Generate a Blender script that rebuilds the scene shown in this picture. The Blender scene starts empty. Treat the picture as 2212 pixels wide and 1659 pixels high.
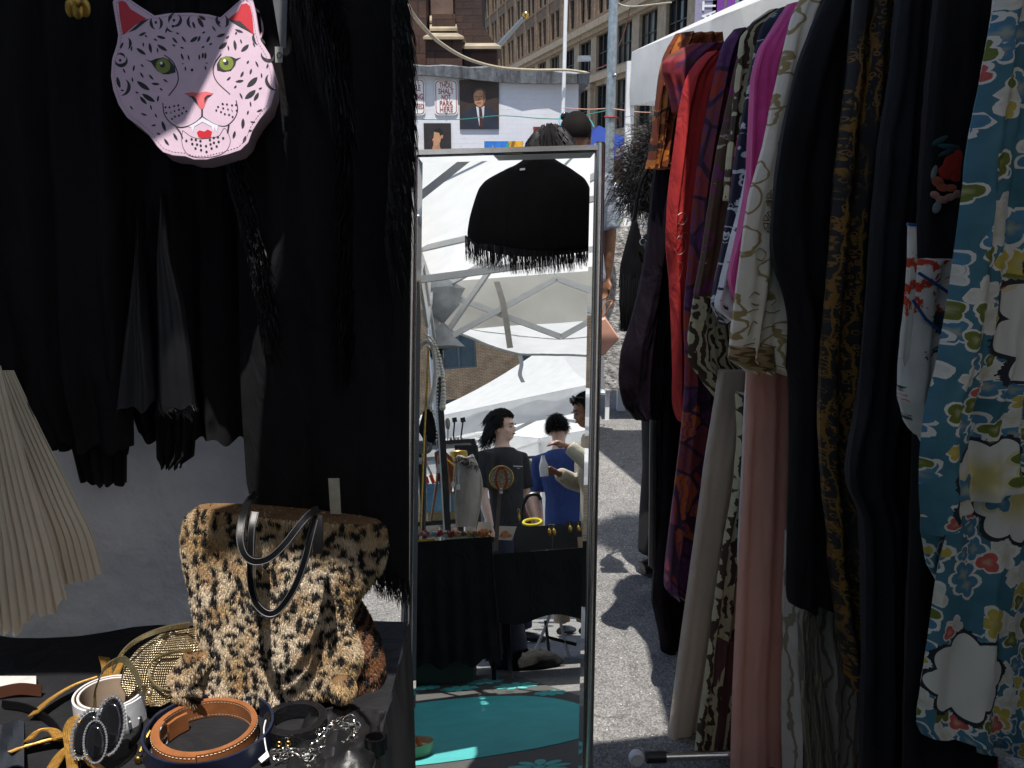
import bpy, math, random
import numpy as np
from mathutils import Vector, Matrix, noise as mnoise
random.seed(7); RS = np.random.RandomState(11)
S = bpy.context.scene
COL = S.collection
# ---------------------------------------------------------------- camera
PITCH = math.radians(13.5); EYE = 1.5; HFOV = math.radians(60)
cd = bpy.data.cameras.new('camera'); cam = bpy.data.objects.new('camera', cd); COL.objects.link(cam)
cam.location = (0, 0, EYE); cam.rotation_euler = (math.pi/2-PITCH, 0, 0)
cd.sensor_fit = 'HORIZONTAL'; cd.angle = HFOV; cd.clip_start = .02; cd.clip_end = 600
S.camera = cam
# ---------------------------------------------------------------- light
SUN = np.array([.0, -.305, .95]); SUN = SUN/np.linalg.norm(SUN)
W = bpy.data.worlds.new('World'); S.world = W; W.use_nodes = True
nt = W.node_tree; bg = nt.nodes['Background']; sky = nt.nodes.new('ShaderNodeTexSky'); sky.sky_type = 'NISHITA'; sky.sun_disc = False
sky.sun_elevation = math.asin(SUN[2]); sky.sun_rotation = math.atan2(SUN[0], SUN[1])
nt.links.new(sky.outputs[0], bg.inputs[0]); bg.inputs[1].default_value = .095
sl = bpy.data.lights.new('sun', 'SUN'); so = bpy.data.objects.new('sun', sl); COL.objects.link(so)
sl.energy = 4.1; sl.angle = math.radians(.53); sl.color = (1, .955, .89)
so.rotation_euler = Vector(SUN).to_track_quat('Z', 'Y').to_euler(); so.location = (0, -6, 12)
S.view_settings.view_transform = 'Standard'; S.view_settings.look = 'None'; S.view_settings.gamma = 1
S.view_settings.exposure = 0.72; S.view_settings.use_curve_mapping = False
S.cycles.caustics_reflective = False; S.cycles.caustics_refractive = False
S.cycles.max_bounces = 8; S.cycles.glossy_bounces = 5; S.cycles.transmission_bounces = 4; S.cycles.use_denoising = True
# ---------------------------------------------------------------- picture points (photo measured on a 2212 x 1659 grid) to places in the world
FP = 1106/math.tan(HFOV/2)
CAM = np.array([0, 0, EYE]); RT = np.array([1., 0, 0]); FW = np.array([0, math.cos(PITCH), -math.sin(PITCH)]); UP = np.array([0, math.sin(PITCH), math.cos(PITCH)])
def ray(x, y): return FW+(x-1106)/FP*RT+(829.5-y)/FP*UP
def at(x, y, Y): d = ray(x, y); return CAM+d*(Y/d[1])
def onz(x, y, z): d = ray(x, y); return CAM+d*((z-EYE)/d[2])
def on(x, y, P, n): d = ray(x, y); return CAM+d*(np.dot(P-CAM, n)/np.dot(d, n))
LEAN = math.radians(12.3); YAW = math.radians(10)
MN = np.array([math.sin(YAW)*math.cos(LEAN), -math.cos(YAW)*math.cos(LEAN), math.sin(LEAN)])   # the mirror's normal
M0 = at(1090, 830, 1.9)
def mh(x, y): return on(x, y, M0, MN)
def refl(d): return d-2*np.dot(d, MN)*MN
def hn(v): v = np.array(v, float); v[2] = 0; return v/np.linalg.norm(v)
MW = hn(refl(FW)); ME = np.array([-MW[1], MW[0], 0.])      # the ground as seen in the mirror: away, and to the right
MO = mh(1090, 1000).copy(); MO[2] = 0
def vz(x, y, z):
    h = mh(x, y); d = refl(ray(x, y)); return h+d*((z-h[2])/d[2])
def vb(x, y, b):
    h = mh(x, y); d = refl(ray(x, y)); return h+d*((b-np.dot(h-MO, MW))/np.dot(d, MW))
def ml(a, b, z): return MO+a*ME+b*MW+np.array([0, 0, z])
# ---------------------------------------------------------------- materials
def lin(r, g, b): return tuple(((c/255)/12.92 if c/255 <= .04045 else ((c/255+.055)/1.055)**2.4) for c in (r, g, b))
def newmat(name):
    m = bpy.data.materials.new(name); m.use_nodes = True
    return m, m.node_tree, m.node_tree.nodes['Principled BSDF']
def nd(t, kind, **kw):
    n = t.nodes.new('ShaderNode'+kind)
    for k, v in kw.items():
        if k.startswith('i_'):
            key = k[2:]; key = int(key) if key.isdigit() else key.replace('_', ' ')
            n.inputs[key].default_value = v
        else: setattr(n, k, v)
    return n
def ln(t, a, b): t.links.new(a, b)
def mixc(t, fac, a, b, blend='MIX'):
    m = nd(t, 'Mix', data_type='RGBA', blend_type=blend)
    for s, v in ((0, fac), (6, a), (7, b)):
        if hasattr(v, 'is_output'): ln(t, v, m.inputs[s])
        elif v is not None: m.inputs[s].default_value = v if s == 0 else (*v[:3], 1)
    return m.outputs[2]
def mth(t, op, a, b=None, c=None, clamp=False):
    m = nd(t, 'Math', operation=op, use_clamp=clamp)
    for i, v in enumerate((a, b, c)):
        if v is None: continue
        if hasattr(v, 'is_output'): ln(t, v, m.inputs[i])
        else: m.inputs[i].default_value = v
    return m.outputs[0]
def coords(t, kind='Object', scale=(1, 1, 1), rot=(0, 0, 0)):
    c = nd(t, 'TexCoord'); mp = nd(t, 'Mapping'); mp.inputs['Scale'].default_value = scale; mp.inputs['Rotation'].default_value = rot
    ln(t, c.outputs[kind], mp.inputs[0]); return mp.outputs[0]
def noise(t, co, scale, detail=4, rough=.55, dist=0):
    n = nd(t, 'TexNoise', i_Scale=scale, i_Detail=detail, i_Roughness=rough, i_Distortion=dist); ln(t, co, n.inputs[0]); return n.outputs[0]
def ramp(t, fac, stops, interp='LINEAR'):
    r = nd(t, 'ValToRGB'); r.color_ramp.interpolation = interp; el = r.color_ramp.elements
    while len(el) < len(stops): el.new(.5)
    for e_, (p_, c_) in zip(el, stops): e_.position = p_; e_.color = (*c_[:3], 1) if not isinstance(c_, (int, float)) else (c_, c_, c_, 1)
    ln(t, fac, r.inputs[0]); return r.outputs[0]
def addbump(t, p, h, strength=.3, dist=.002):
    b = nd(t, 'Bump', i_Strength=strength, i_Distance=dist); ln(t, h, b.inputs['Height']); ln(t, b.outputs[0], p.inputs['Normal'])
def M(name, col, rough=.65, metal=0, var=.18, vs=18, bump=0, bs=300, spec=.5, sheen=0, coat=0, bd=.0015):
    m, t, p = newmat(name)
    p.inputs['Roughness'].default_value = rough; p.inputs['Metallic'].default_value = metal; p.inputs['Specular IOR Level'].default_value = spec
    if sheen: p.inputs['Sheen Weight'].default_value = sheen
    if coat: p.inputs['Coat Weight'].default_value = coat
    co = coords(t)
    if var:
        n = noise(t, co, vs); a = tuple(c*(1-var) for c in col); b = tuple(min(1, c*(1+var)) for c in col)
        ln(t, ramp(t, n, [(.3, a), (.7, b)]), p.inputs['Base Color'])
    else: p.inputs['Base Color'].default_value = (*col, 1)
    if bump:
        h = noise(t, co, bs, 3)
        if bs >= 400 and rough >= .68:                              # cloth: soft creases under the weave
            h = mth(t, 'ADD', mth(t, 'MULTIPLY', h, .25), mth(t, 'MULTIPLY', noise(t, coords(t, scale=(1, 1, .45)), 13, 3, .5, 1.6), 7.))
        addbump(t, p, h, min(1, bump*1.6) if bs >= 400 and rough >= .68 else bump, bd*(2.5 if bs >= 400 and rough >= .68 else 1))
    return m
def Mtrans(name, col, w=.5, var=.06, vs=6, bump=.2, bs=9):
    """thin cloth that lets light through"""
    m, t, p = newmat(name); co = coords(t); n = noise(t, co, vs)
    c = ramp(t, n, [(.3, tuple(x*(1-var) for x in col)), (.7, tuple(min(1, x*(1+var)) for x in col))])
    ln(t, c, p.inputs['Base Color']); p.inputs['Roughness'].default_value = .8
    if bump: addbump(t, p, noise(t, co, bs, 3), bump, .02)
    tr = nd(t, 'BsdfTranslucent'); ln(t, c, tr.inputs[0]); mx = nd(t, 'MixShader'); mx.inputs[0].default_value = w
    ln(t, p.outputs[0], mx.inputs[1]); ln(t, tr.outputs[0], mx.inputs[2])
    ln(t, mx.outputs[0], t.nodes['Material Output'].inputs[0]); return m
# ---------------------------------------------------------------- meshes
class MB:
    def __init__(s): s.v = []; s.f = []; s.uv = {}; s.mi = []; s.cur = 0; s.cols = None
    def add(s, vs, fs):
        o = len(s.v); s.v += [tuple(map(float, q)) for q in vs]; s.f += [tuple(i+o for i in f) for f in fs]; s.mi += [s.cur]*len(fs); return o
    def box(s, c, sz, rot=None, M3=None):
        c = np.array(c, float); h = np.array(sz, float)/2
        R = np.eye(3) if M3 is None else np.array(M3, float)
        if rot is not None: R = np.array(Matrix.Rotation(rot, 3, 'Z'))
        vs = [c+R@(h*np.array(k)) for k in [(-1, -1, -1), (1, -1, -1), (1, 1, -1), (-1, 1, -1), (-1, -1, 1), (1, -1, 1), (1, 1, 1), (-1, 1, 1)]]
        s.add(vs, [(0, 3, 2, 1), (4, 5, 6, 7), (0, 1, 5, 4), (1, 2, 6, 5), (2, 3, 7, 6), (3, 0, 4, 7)]); return s
    def beam(s, a, b, w, h=None, up=(0, 0, 1)):
        a = np.array(a, float); b = np.array(b, float); d = b-a; L = np.linalg.norm(d); d /= L
        u = np.array(up, float); r = np.cross(d, u)
        if np.linalg.norm(r) < 1e-5: r = np.cross(d, (1, 0, 0))
        r /= np.linalg.norm(r); u = np.cross(r, d)
        return s.box((a+b)/2, (w, L, h or w), M3=np.stack([r, d, u], 1))
    def tube(s, path, r, n=8, cap=True, squash=None):
        P = [np.array(p, float) for p in path]; k = len(P); rr = [r]*k if np.isscalar(r) else list(r)
        T = [P[min(i+1, k-1)]-P[max(i-1, 0)] for i in range(k)]; T = [t/(np.linalg.norm(t)+1e-12) for t in T]
        u = np.cross(T[0], (0, 0, 1))
        if np.linalg.norm(u) < .1: u = np.cross(T[0], (1, 0, 0))
        u /= np.linalg.norm(u); vs = []
        for i in range(k):
            u = u-T[i]*np.dot(u, T[i]); u /= np.linalg.norm(u)+1e-12; w = np.cross(T[i], u); q = 1 if squash is None else squash
            for j in range(n):
                a = 2*math.pi*j/n; vs.append(P[i]+rr[i]*(math.cos(a)*u+q*math.sin(a)*w))
        fs = [(i*n+j, i*n+(j+1) % n, (i+1)*n+(j+1) % n, (i+1)*n+j) for i in range(k-1) for j in range(n)]
        if cap: fs += [tuple(range(n))[::-1], tuple(range((k-1)*n, k*n))]
        s.add(vs, fs); return s
    def ring(s, path, r, n=6):                                     # closed tube
        P = [np.array(p, float) for p in path]; k = len(P); vs = []
        nn = np.cross(P[k//3]-P[0], P[2*k//3]-P[0]); nn /= np.linalg.norm(nn)+1e-12
        for i in range(k):
            t = P[(i+1) % k]-P[i-1]; t /= np.linalg.norm(t); u = np.cross(t, nn); u /= np.linalg.norm(u)+1e-12
            vs += [P[i]+r*(math.cos(2*math.pi*j/n)*u+math.sin(2*math.pi*j/n)*np.cross(t, u)) for j in range(n)]
        s.add(vs, [(i*n+j, i*n+(j+1) % n, ((i+1) % k)*n+(j+1) % n, ((i+1) % k)*n+j) for i in range(k) for j in range(n)]); return s
    def strap(s, path, wv, w, th=.003):                            # a flat band of width w along wv (one vector or one per point)
        P = [np.array(p, float) for p in path]; k = len(P); vs = []
        for i in range(k):
            wd = np.array(wv[i] if isinstance(wv, list) else wv, float); wd /= np.linalg.norm(wd)
            t = P[min(i+1, k-1)]-P[max(i-1, 0)]; t /= np.linalg.norm(t)+1e-12; nn = np.cross(t, wd); nn /= np.linalg.norm(nn)+1e-12
            ww = w if np.isscalar(w) else w[i]
            for a, b in ((-1, -1), (1, -1), (1, 1), (-1, 1)): vs.append(P[i]+wd*ww/2*a+nn*th/2*b)
        fs = [(i*4+j, i*4+(j+1) % 4, (i+1)*4+(j+1) % 4, (i+1)*4+j) for i in range(k-1) for j in range(4)]
        s.add(vs, fs+[(3, 2, 1, 0), tuple((k-1)*4+j for j in range(4))]); return s
    def lathe(s, prof, c=(0, 0, 0), ax=(0, 0, 1), n=20):
        c = np.array(c, float); w = np.array(ax, float); w /= np.linalg.norm(w); u = np.cross(w, (0, 1, 0))
        if np.linalg.norm(u) < .1: u = np.cross(w, (1, 0, 0))
        u /= np.linalg.norm(u); v = np.cross(w, u); k = len(prof)
        vs = [c+w*z+r*(math.cos(2*math.pi*j/n)*u+math.sin(2*math.pi*j/n)*v) for r, z in prof for j in range(n)]
        fs = [(i*n+j, i*n+(j+1) % n, (i+1)*n+(j+1) % n, (i+1)*n+j) for i in range(k-1) for j in range(n)]
        s.add(vs, fs+[tuple(range(n))[::-1], tuple(range((k-1)*n, k*n))]); return s
    def ball(s, c, r, n=10, m=7):
        r = np.array([r]*3 if np.isscalar(r) else r, float); c = np.array(c, float); vs = [c+r*(0, 0, -1)]
        for i in range(1, m):
            a = math.pi*i/m
            vs += [c+r*np.array((math.sin(a)*math.cos(2*math.pi*j/n), math.sin(a)*math.sin(2*math.pi*j/n), -math.cos(a))) for j in range(n)]
        vs.append(c+r*(0, 0, 1)); l = len(vs)-1
        fs = [(0, 1+(j+1) % n, 1+j) for j in range(n)]+[(l, l-n+j, l-n+(j+1) % n) for j in range(n)]
        fs += [(1+i*n+j, 1+i*n+(j+1) % n, 1+(i+1)*n+(j+1) % n, 1+(i+1)*n+j) for i in range(m-2) for j in range(n)]
        s.add(vs, fs); return s
    def loft(s, rings):                                            # rings: lists of points, same count
        n = len(rings[0]); vs = [q for r in rings for q in r]; k = len(rings)
        fs = [(i*n+j, i*n+(j+1) % n, (i+1)*n+(j+1) % n, (i+1)*n+j) for i in range(k-1) for j in range(n)]
        s.add(vs, fs+[tuple(range(n))[::-1], tuple(range((k-1)*n, k*n))]); return s
    def plate(s, pts, off, th):                                    # flat outline pushed along off by th
        P = [np.array(p, float) for p in pts]; o = np.array(off, float); o /= np.linalg.norm(o); n = len(P)
        s.add(P+[p+o*th for p in P], [tuple(range(n))[::-1], tuple(range(n, 2*n))]+[(i, (i+1) % n, n+(i+1) % n, n+i) for i in range(n)]); return s
    def grid(s, G):                                                # G[i][j] points
        G = np.asarray(G); a, b = G.shape[:2]
        s.add(G.reshape(-1, 3), [(i*b+j, i*b+j+1, (i+1)*b+j+1, (i+1)*b+j) for i in range(a-1) for j in range(b-1)]); return s
    def quad(s, a, b, c, d): s.add([a, b, c, d], [(0, 1, 2, 3)]); return s
    def mesh(s, name, base=(0, 0, 0), smooth=True, angle=40):
        me = bpy.data.meshes.new(name); b = np.array(base, float)
        me.from_pydata([tuple(np.array(q)-b) for q in s.v], [], s.f)
        if smooth: me.polygons.foreach_set('use_smooth', [True]*len(me.polygons))
        if s.uv:
            ul = me.uv_layers.new(name='UVMap'); idx = np.empty(len(me.loops), 'i'); me.loops.foreach_get('vertex_index', idx)
            arr = np.array([s.uv.get(i, (0, 0)) for i in range(len(s.v))], 'f'); ul.data.foreach_set('uv', arr[idx].ravel())
        if s.cols is not None:
            ca = me.color_attributes.new('col', 'FLOAT_COLOR', 'POINT'); ca.data.foreach_set('color', np.asarray(s.cols, 'f').ravel())
        if any(s.mi): me.polygons.foreach_set('material_index', s.mi)
        me.update()
        if smooth and angle: me.set_sharp_from_angle(angle=math.radians(angle))
        return me
def tag(o, label=None, cat=None, group=None, kind=None):
    for k, v in (('label', label), ('category', cat), ('group', group), ('kind', kind)):
        if v: o[k] = v
    return o
def thing(name, label, cat, base=(0, 0, 0), group=None):
    o = bpy.data.objects.new(name, None); COL.objects.link(o); o.location = tuple(base); o.empty_display_size = .1
    return tag(o, label, cat, group)
def part(name, mb, mat, parent, smooth=True, label=None, kind=None, angle=40):
    """mb in world places; parent is a thing or a part"""
    b = np.array(parent['_b']) if '_b' in parent else np.array(parent.location)
    me = mb.mesh(name, b, smooth, angle) if isinstance(mb, MB) else mb
    for m in (mat if isinstance(mat, (list, tuple)) else [mat]): me.materials.append(m)
    o = bpy.data.objects.new(name, me); COL.objects.link(o); o.parent = parent; PB[o.name] = b
    return tag(o, label, None, None, kind)
PB = {}
def sub(name, mb, mat, parent, **k):
    b = PB[parent.name]; me = mb.mesh(name, b, k.get('smooth', True), k.get('angle', 40)) if isinstance(mb, MB) else mb
    for m in (mat if isinstance(mat, (list, tuple)) else [mat]): me.materials.append(m)
    o = bpy.data.objects.new(name, me); COL.objects.link(o); o.parent = parent; PB[o.name] = b
    return tag(o, k.get('label'), None, None, k.get('kind'))
def single(name, label, cat, mb, mat, base=None, group=None, kind=None, smooth=True, angle=40):
    if base is None: a = np.array(mb.v); base = (a[:, 0].mean(), a[:, 1].mean(), a[:, 2].min())
    me = mb.mesh(name, base, smooth, angle)
    for m in (mat if isinstance(mat, (list, tuple)) else [mat]): me.materials.append(m)
    o = bpy.data.objects.new(name, me); COL.objects.link(o); o.location = tuple(base); PB[o.name] = np.array(base, float)
    return tag(o, label, cat, group, kind)
def lerp(xs, ys, x): return np.interp(x, xs, ys)
def catmull(P, n=8):
    P = [np.array(p, float) for p in P]; P = [2*P[0]-P[1]]+P+[2*P[-1]-P[-2]]; out = []
    for i in range(1, len(P)-2):
        for k in range(n):
            t = k/n; a, b, c, d = P[i-1:i+3]
            out.append(.5*(2*b+(c-a)*t+(2*a-5*b+4*c-d)*t*t+(3*b-a-3*c+d)*t**3))
    return out+[P[-2]]
def txt(s, size, fit=None):
    """letters as a flat mesh: points in x,y and faces"""
    cu = bpy.data.curves.new('t', 'FONT'); cu.body = s; cu.size = size; cu.align_x = 'CENTER'; cu.align_y = 'CENTER'; cu.resolution_u = 3; cu.offset = size*.012
    o = bpy.data.objects.new('t', cu); COL.objects.link(o); dg = bpy.context.evaluated_depsgraph_get()
    me = bpy.data.meshes.new_from_object(o.evaluated_get(dg)); vs = np.array([v.co[:] for v in me.vertices]); fs = [tuple(p.vertices) for p in me.polygons]
    bpy.data.objects.remove(o); bpy.data.curves.remove(cu); bpy.data.meshes.remove(me)
    if fit: vs[:, 0] *= fit/(vs[:, 0].max()-vs[:, 0].min())
    return vs, fs
def puttext(mb, s, size, c, ex, ey, n, lift=.002, fit=None):
    vs, fs = txt(s, size, fit); c = np.array(c, float); ex = np.array(ex, float); ey = np.array(ey, float); n = np.array(n, float)
    mb.add([c+ex*v[0]+ey*v[1]+n*lift for v in vs], fs)
def jit(a=1.): return (random.random()*2-1)*a
# ---------------------------------------------------------------- cloth hung between a left and a right outline
def cloth(rows, pt, n, thick=.04, folds=6, amp=.012, seed=0, nu=26, nv=54, hem=.006, grow=.5, side=1, pleat=0, gather=0, mp=None, flat=False):
    """rows: (xl, yl, xr, yr) picture outlines on the plane (pt, n); a closed flattened tube with folds that deepen downwards"""
    rows = [(r[1], r[0], r[2], r[0]) if len(r) == 3 else (r[0], r[1], r[2], r[3]) for r in rows]
    rows = [(a, b, c, d) for a, b, c, d in rows]
    rg = random.Random(seed); n = np.array(n, float)/np.linalg.norm(n); pt = np.array(pt, float)
    if np.dot(n, CAM-pt) < 0: n = -n
    mp = mp or (lambda x, y: on(x, y, pt, n)); L = [mp(r[0], r[1]) for r in rows]; R_ = [mp(r[2], r[3]) for r in rows]
    q = np.linspace(0, 1, len(rows)); ph = [rg.random()*6.28 for _ in range(6)]; fr = [folds*(.7+.6*rg.random()), folds*(1.5+rg.random()), folds*.37]
    A = [np.array([np.interp(v, q, [p[k] for p in L]) for k in range(3)]) for v in np.linspace(0, 1, nv)]
    B = [np.array([np.interp(v, q, [p[k] for p in R_]) for k in range(3)]) for v in np.linspace(0, 1, nv)]
    for Q in (A, B):                                               # soften the outline's corners
        for _ in range(2): Q[1:-1] = [(Q[i-1]+2*Q[i]+Q[i+1])/4 for i in range(1, nv-1)]
    mb = MB(); fr_, bk_, uvs = [], [], []
    for i in range(nv):
        v = i/(nv-1); a = amp*(grow+(1-grow)*v); w = np.linalg.norm(B[i]-A[i])
        for j in range(nu):
            u = j/(nu-1); e = math.sqrt(max(0, 1-(2*u-1)**2)); q3 = A[i]*(1-u)+B[i]*u
            if pleat: fo = a*(2*abs((u*pleat+.15*math.sin(3*v+ph[0])) % 1-.5)-.5)*2*(.75+.7*mnoise.noise(Vector((u*pleat*.8, v*1.2, ph[2]))))
            else:
                fo = a*(math.sin(6.283*fr[0]*u+ph[0]+1.3*v*math.sin(ph[3]))+.45*math.sin(6.283*fr[1]*u+ph[1]-1.7*v)+.6*math.sin(6.283*fr[2]*u+ph[2]+2.2*v))
                fo += .8*amp*mnoise.noise(Vector((q3[0]*22+q3[1]*22+ph[0]*3, q3[2]*5.5, ph[1])))+.35*amp*mnoise.noise(Vector((q3[0]*60+q3[1]*60, q3[2]*26+u*3, ph[2])))
            if gather: fo *= 1-gather*(1-v)
            fo += .25*amp*math.sin(9*v+5*u+ph[4]); e6 = math.sqrt(max(0, 1-abs(2*u-1)**(5 if flat else 2))); p = q3+n*fo*e**.4
            if i >= nv-2 and hem: p = p+np.array([0, 0, 1.])*hem*(math.sin(6.283*fr[0]*u+ph[5])+.6*math.sin(6.283*fr[1]*u))*(1 if i == nv-1 else .4)
            t_ = n*(thick/2*e6); fr_.append(p+t_); bk_.append(p-t_); uvs.append((u*w, A[i][2]))
    pts = fr_+bk_; uvs = uvs+uvs
    o = mb.add(pts, []); N = nu*nv; f = []
    for i in range(nv-1):
        for j in range(nu-1):
            k = i*nu+j; f.append((k, k+nu, k+nu+1, k+1)); f.append((N+k, N+k+1, N+k+nu+1, N+k+nu))
    for i in range(nv-1):
        for j in (0, nu-1): k = i*nu+j; f.append((k, k+nu, N+k+nu, N+k) if j else (k, N+k, N+k+nu, k+nu))
    for j in range(nu-1):
        for i in (0, nv-1): k = i*nu+j; f.append((k, k+1, N+k+1, N+k))
    mb.f = f; mb.mi = [0]*len(f); mb.uv = dict(enumerate(uvs)); return mb
# ================================================================ ground
def asphalt():
    m, t, p = newmat('asphalt'); co = coords(t)
    v = nd(t, 'TexVoronoi', i_Scale=210.); ln(t, co, v.inputs[0]); v2 = nd(t, 'TexVoronoi', i_Scale=75.); ln(t, co, v2.inputs[0])
    n1 = noise(t, co, 420, 3); n2 = noise(t, co, 1.3, 5); n3 = noise(t, co, 14, 5)
    base = ramp(t, v.outputs['Color'], [(.1, (.14, .138, .136)), (.55, (.255, .25, .245)), (.92, (.40, .39, .375))])
    base = mixc(t, .75, base, ramp(t, n1, [(.25, (.32, .32, .32)), (.7, (1.05, 1.05, 1.05))]), 'MULTIPLY')
    base = mixc(t, .8, base, ramp(t, n2, [(.3, (.72, .72, .73)), (.7, (1.1, 1.08, 1.05))]), 'MULTIPLY')
    base = mixc(t, .55, base, ramp(t, n3, [(.3, (.7, .7, .7)), (.65, (1.1, 1.1, 1.1))]), 'MULTIPLY')
    st = ramp(t, v2.outputs['Distance'], [(.0, 1.), (.16, 1.), (.2, 0.)]); sel = ramp(t, v2.outputs['Color'], [(.74, 0.), (.76, 1.)], 'CONSTANT')
    base = mixc(t, mth(t, 'MULTIPLY', st, sel), base, (.6, .57, .53))
    dd = nd(t, 'VectorMath', operation='ADD'); nv_ = nd(t, 'TexNoise', i_Scale=3., i_Detail=4.); ln(t, co, nv_.inputs[0]); ln(t, co, dd.inputs[0]); sc_ = nd(t, 'VectorMath', operation='SCALE'); ln(t, nv_.outputs[1], sc_.inputs[0]); sc_.inputs['Scale'].default_value = .5; ln(t, sc_.outputs[0], dd.inputs[1])
    cr = nd(t, 'TexVoronoi', i_Scale=.75, feature='DISTANCE_TO_EDGE'); ln(t, dd.outputs[0], cr.inputs[0]); base = mixc(t, mth(t, 'MULTIPLY', ramp(t, cr.outputs[0], [(.0, 1.), (.006, 0.)]), ramp(t, n2, [(.46, 0.), (.6, .5)])), base, (.045, .044, .042))
    base = mixc(t, mth(t, 'MULTIPLY', ramp(t, noise(t, co, 4.5, 4), [(.62, 0.), (.72, 1.)]), .3), base, (.10, .098, .095))
    ln(t, base, p.inputs['Base Color']); p.inputs['Roughness'].default_value = .9; p.inputs['Specular IOR Level'].default_value = .25
    addbump(t, p, mth(t, 'ADD', v.outputs['Distance'], mth(t, 'MULTIPLY', n1, .6)), .5, .004); return m
ASPH = asphalt()
g = MB(); g.quad((-250, -250, 0), (250, -250, 0), (250, 350, 0), (-250, 350, 0)); tag(single('ground', None, None, g, ASPH, (0, 0, 0), kind='structure'))
# ================================================================ canopies overhead: added awnings out of view, and the market's tents
CANV = Mtrans('white canvas', (.80, .80, .79), .5, bump=.35, bs=5)
CANV2 = Mtrans('heavy white canvas', (.72, .72, .71), .16, bump=.3, bs=6)
WHITEP = M('white powder coat', (.72, .73, .74), .45, var=.06)
STEEL = M('galvanised steel', (.36, .40, .42), .42, .75, var=.25, vs=30, bump=.1, bs=60)
BLKPL = M('black plastic', (.012, .012, .013), .4, var=.1)
def sheet(poly, name, label, sag=.06, z=2.4):
    """an unseen awning, its outline shaping sun and shade: flat, thin, sagging a little between its edges"""
    P = np.array([(*q, z) if len(q) == 2 else q for q in poly], float)
    if not sag: mb = MB(); mb.plate(P, (0, 0, 1), .006); return single(name, label, 'awning', mb, CANV2, smooth=False)
    c = P.mean(0); n = len(P); mb = MB(); R_ = 6; vs = []
    for k in range(R_+1):
        f = k/R_
        for i in range(n): q = c+(P[i]-c)*f; q = q.copy(); q[2] -= sag*(1-f*f); vs.append(q)
    fs = [(k*n+i, k*n+(i+1) % n, (k+1)*n+(i+1) % n, (k+1)*n+i) for k in range(R_) for i in range(n)]
    mb.add(vs, fs); mb.add([q+np.array([0, 0, .006]) for q in vs], [f[::-1] for f in fs])
    o = single(name, label, 'awning', mb, CANV2, smooth=True); return o
sheet([(-3.2, .885), (-.72, .885), (-.66, .96), (-.60, 1.10), (-.50, 1.147), (-.445, 1.222), (-.415, 1.27), (-.35, 1.27), (-.365, 1.222), (-.39, 1.147), (-.47, 1.03), (-.52, .885), (-.10, .885), (-.10, 1.42), (-.40, 1.95), (-3.2, 1.95)], 'awning', 'unseen awning above the black dresses and the leopard bag, gaps shaped to pass sun bands', .0)  # outline notched so that sun bands fall on the bags
sheet([(-3.2, -1.5), (.66, -1.5), (.34, -.30), (-.05, -.24), (-.36, .60), (-1.0, .56), (-3.2, .60)], 'awning', 'unseen awning behind the camera, shaped to shade the rug but for a strip', .0)  # out of view, cut to leave a sunlit strip on the rug
sheet([(.12, 1.0), (.12, 1.31), (.43, 1.37), (.44, 2.33), (2.3, 2.33), (2.3, .42), (.62, .42)], 'awning', 'unseen awning above the rack of robes, added to keep the sun off them', .0)  # added blocker: robes in shade, asphalt beside them in sun
sheet([(.64, 3.30), (.44, 4.05), (.38, 4.30), (.95, 4.30), (1.05, 3.30)], 'awning', 'unseen awning beyond the rack, added to cast shade on the asphalt', .02)  # added out of view for the slanting shadow edge on the ground
DTARP = M('dark grey tarpaulin', (.15, .155, .165), .7, var=.2, vs=2, bump=.3, bs=5)
def wall(p, q, z, label, mat=None):
    p, q = V2(p), V2(q); d = hn(np.cross(q-p, (0, 0, 1))); mb = MB(); G = [[p+(q-p)*(j/40)+np.array([0, 0, .04+z*k/10])+d*(.03*math.sin(j*.7+k*.2)*(1-k/10)) for j in range(41)] for k in range(11)]; mb.grid(G); mb.grid([[w+d*.004 for w in r] for r in G]); single('added_wall', label, 'added wall', mb, mat or DTARP)
def V2(p): return np.array([p[0], p[1], 0.])
wall((1.42, .35), (1.30, 3.1), 2.3, 'unseen dark grey wall behind the rack of robes, added to cut ambient light'); wall((-1.75, -1.3), (-1.75, 1.95), 2.3, 'unseen white canvas wall left of the table, added to bounce light', CANV); wall((-1.75, -1.35), (.28, -1.35), 2.3, 'unseen dark grey wall behind the camera, added to cut ambient light')
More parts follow.
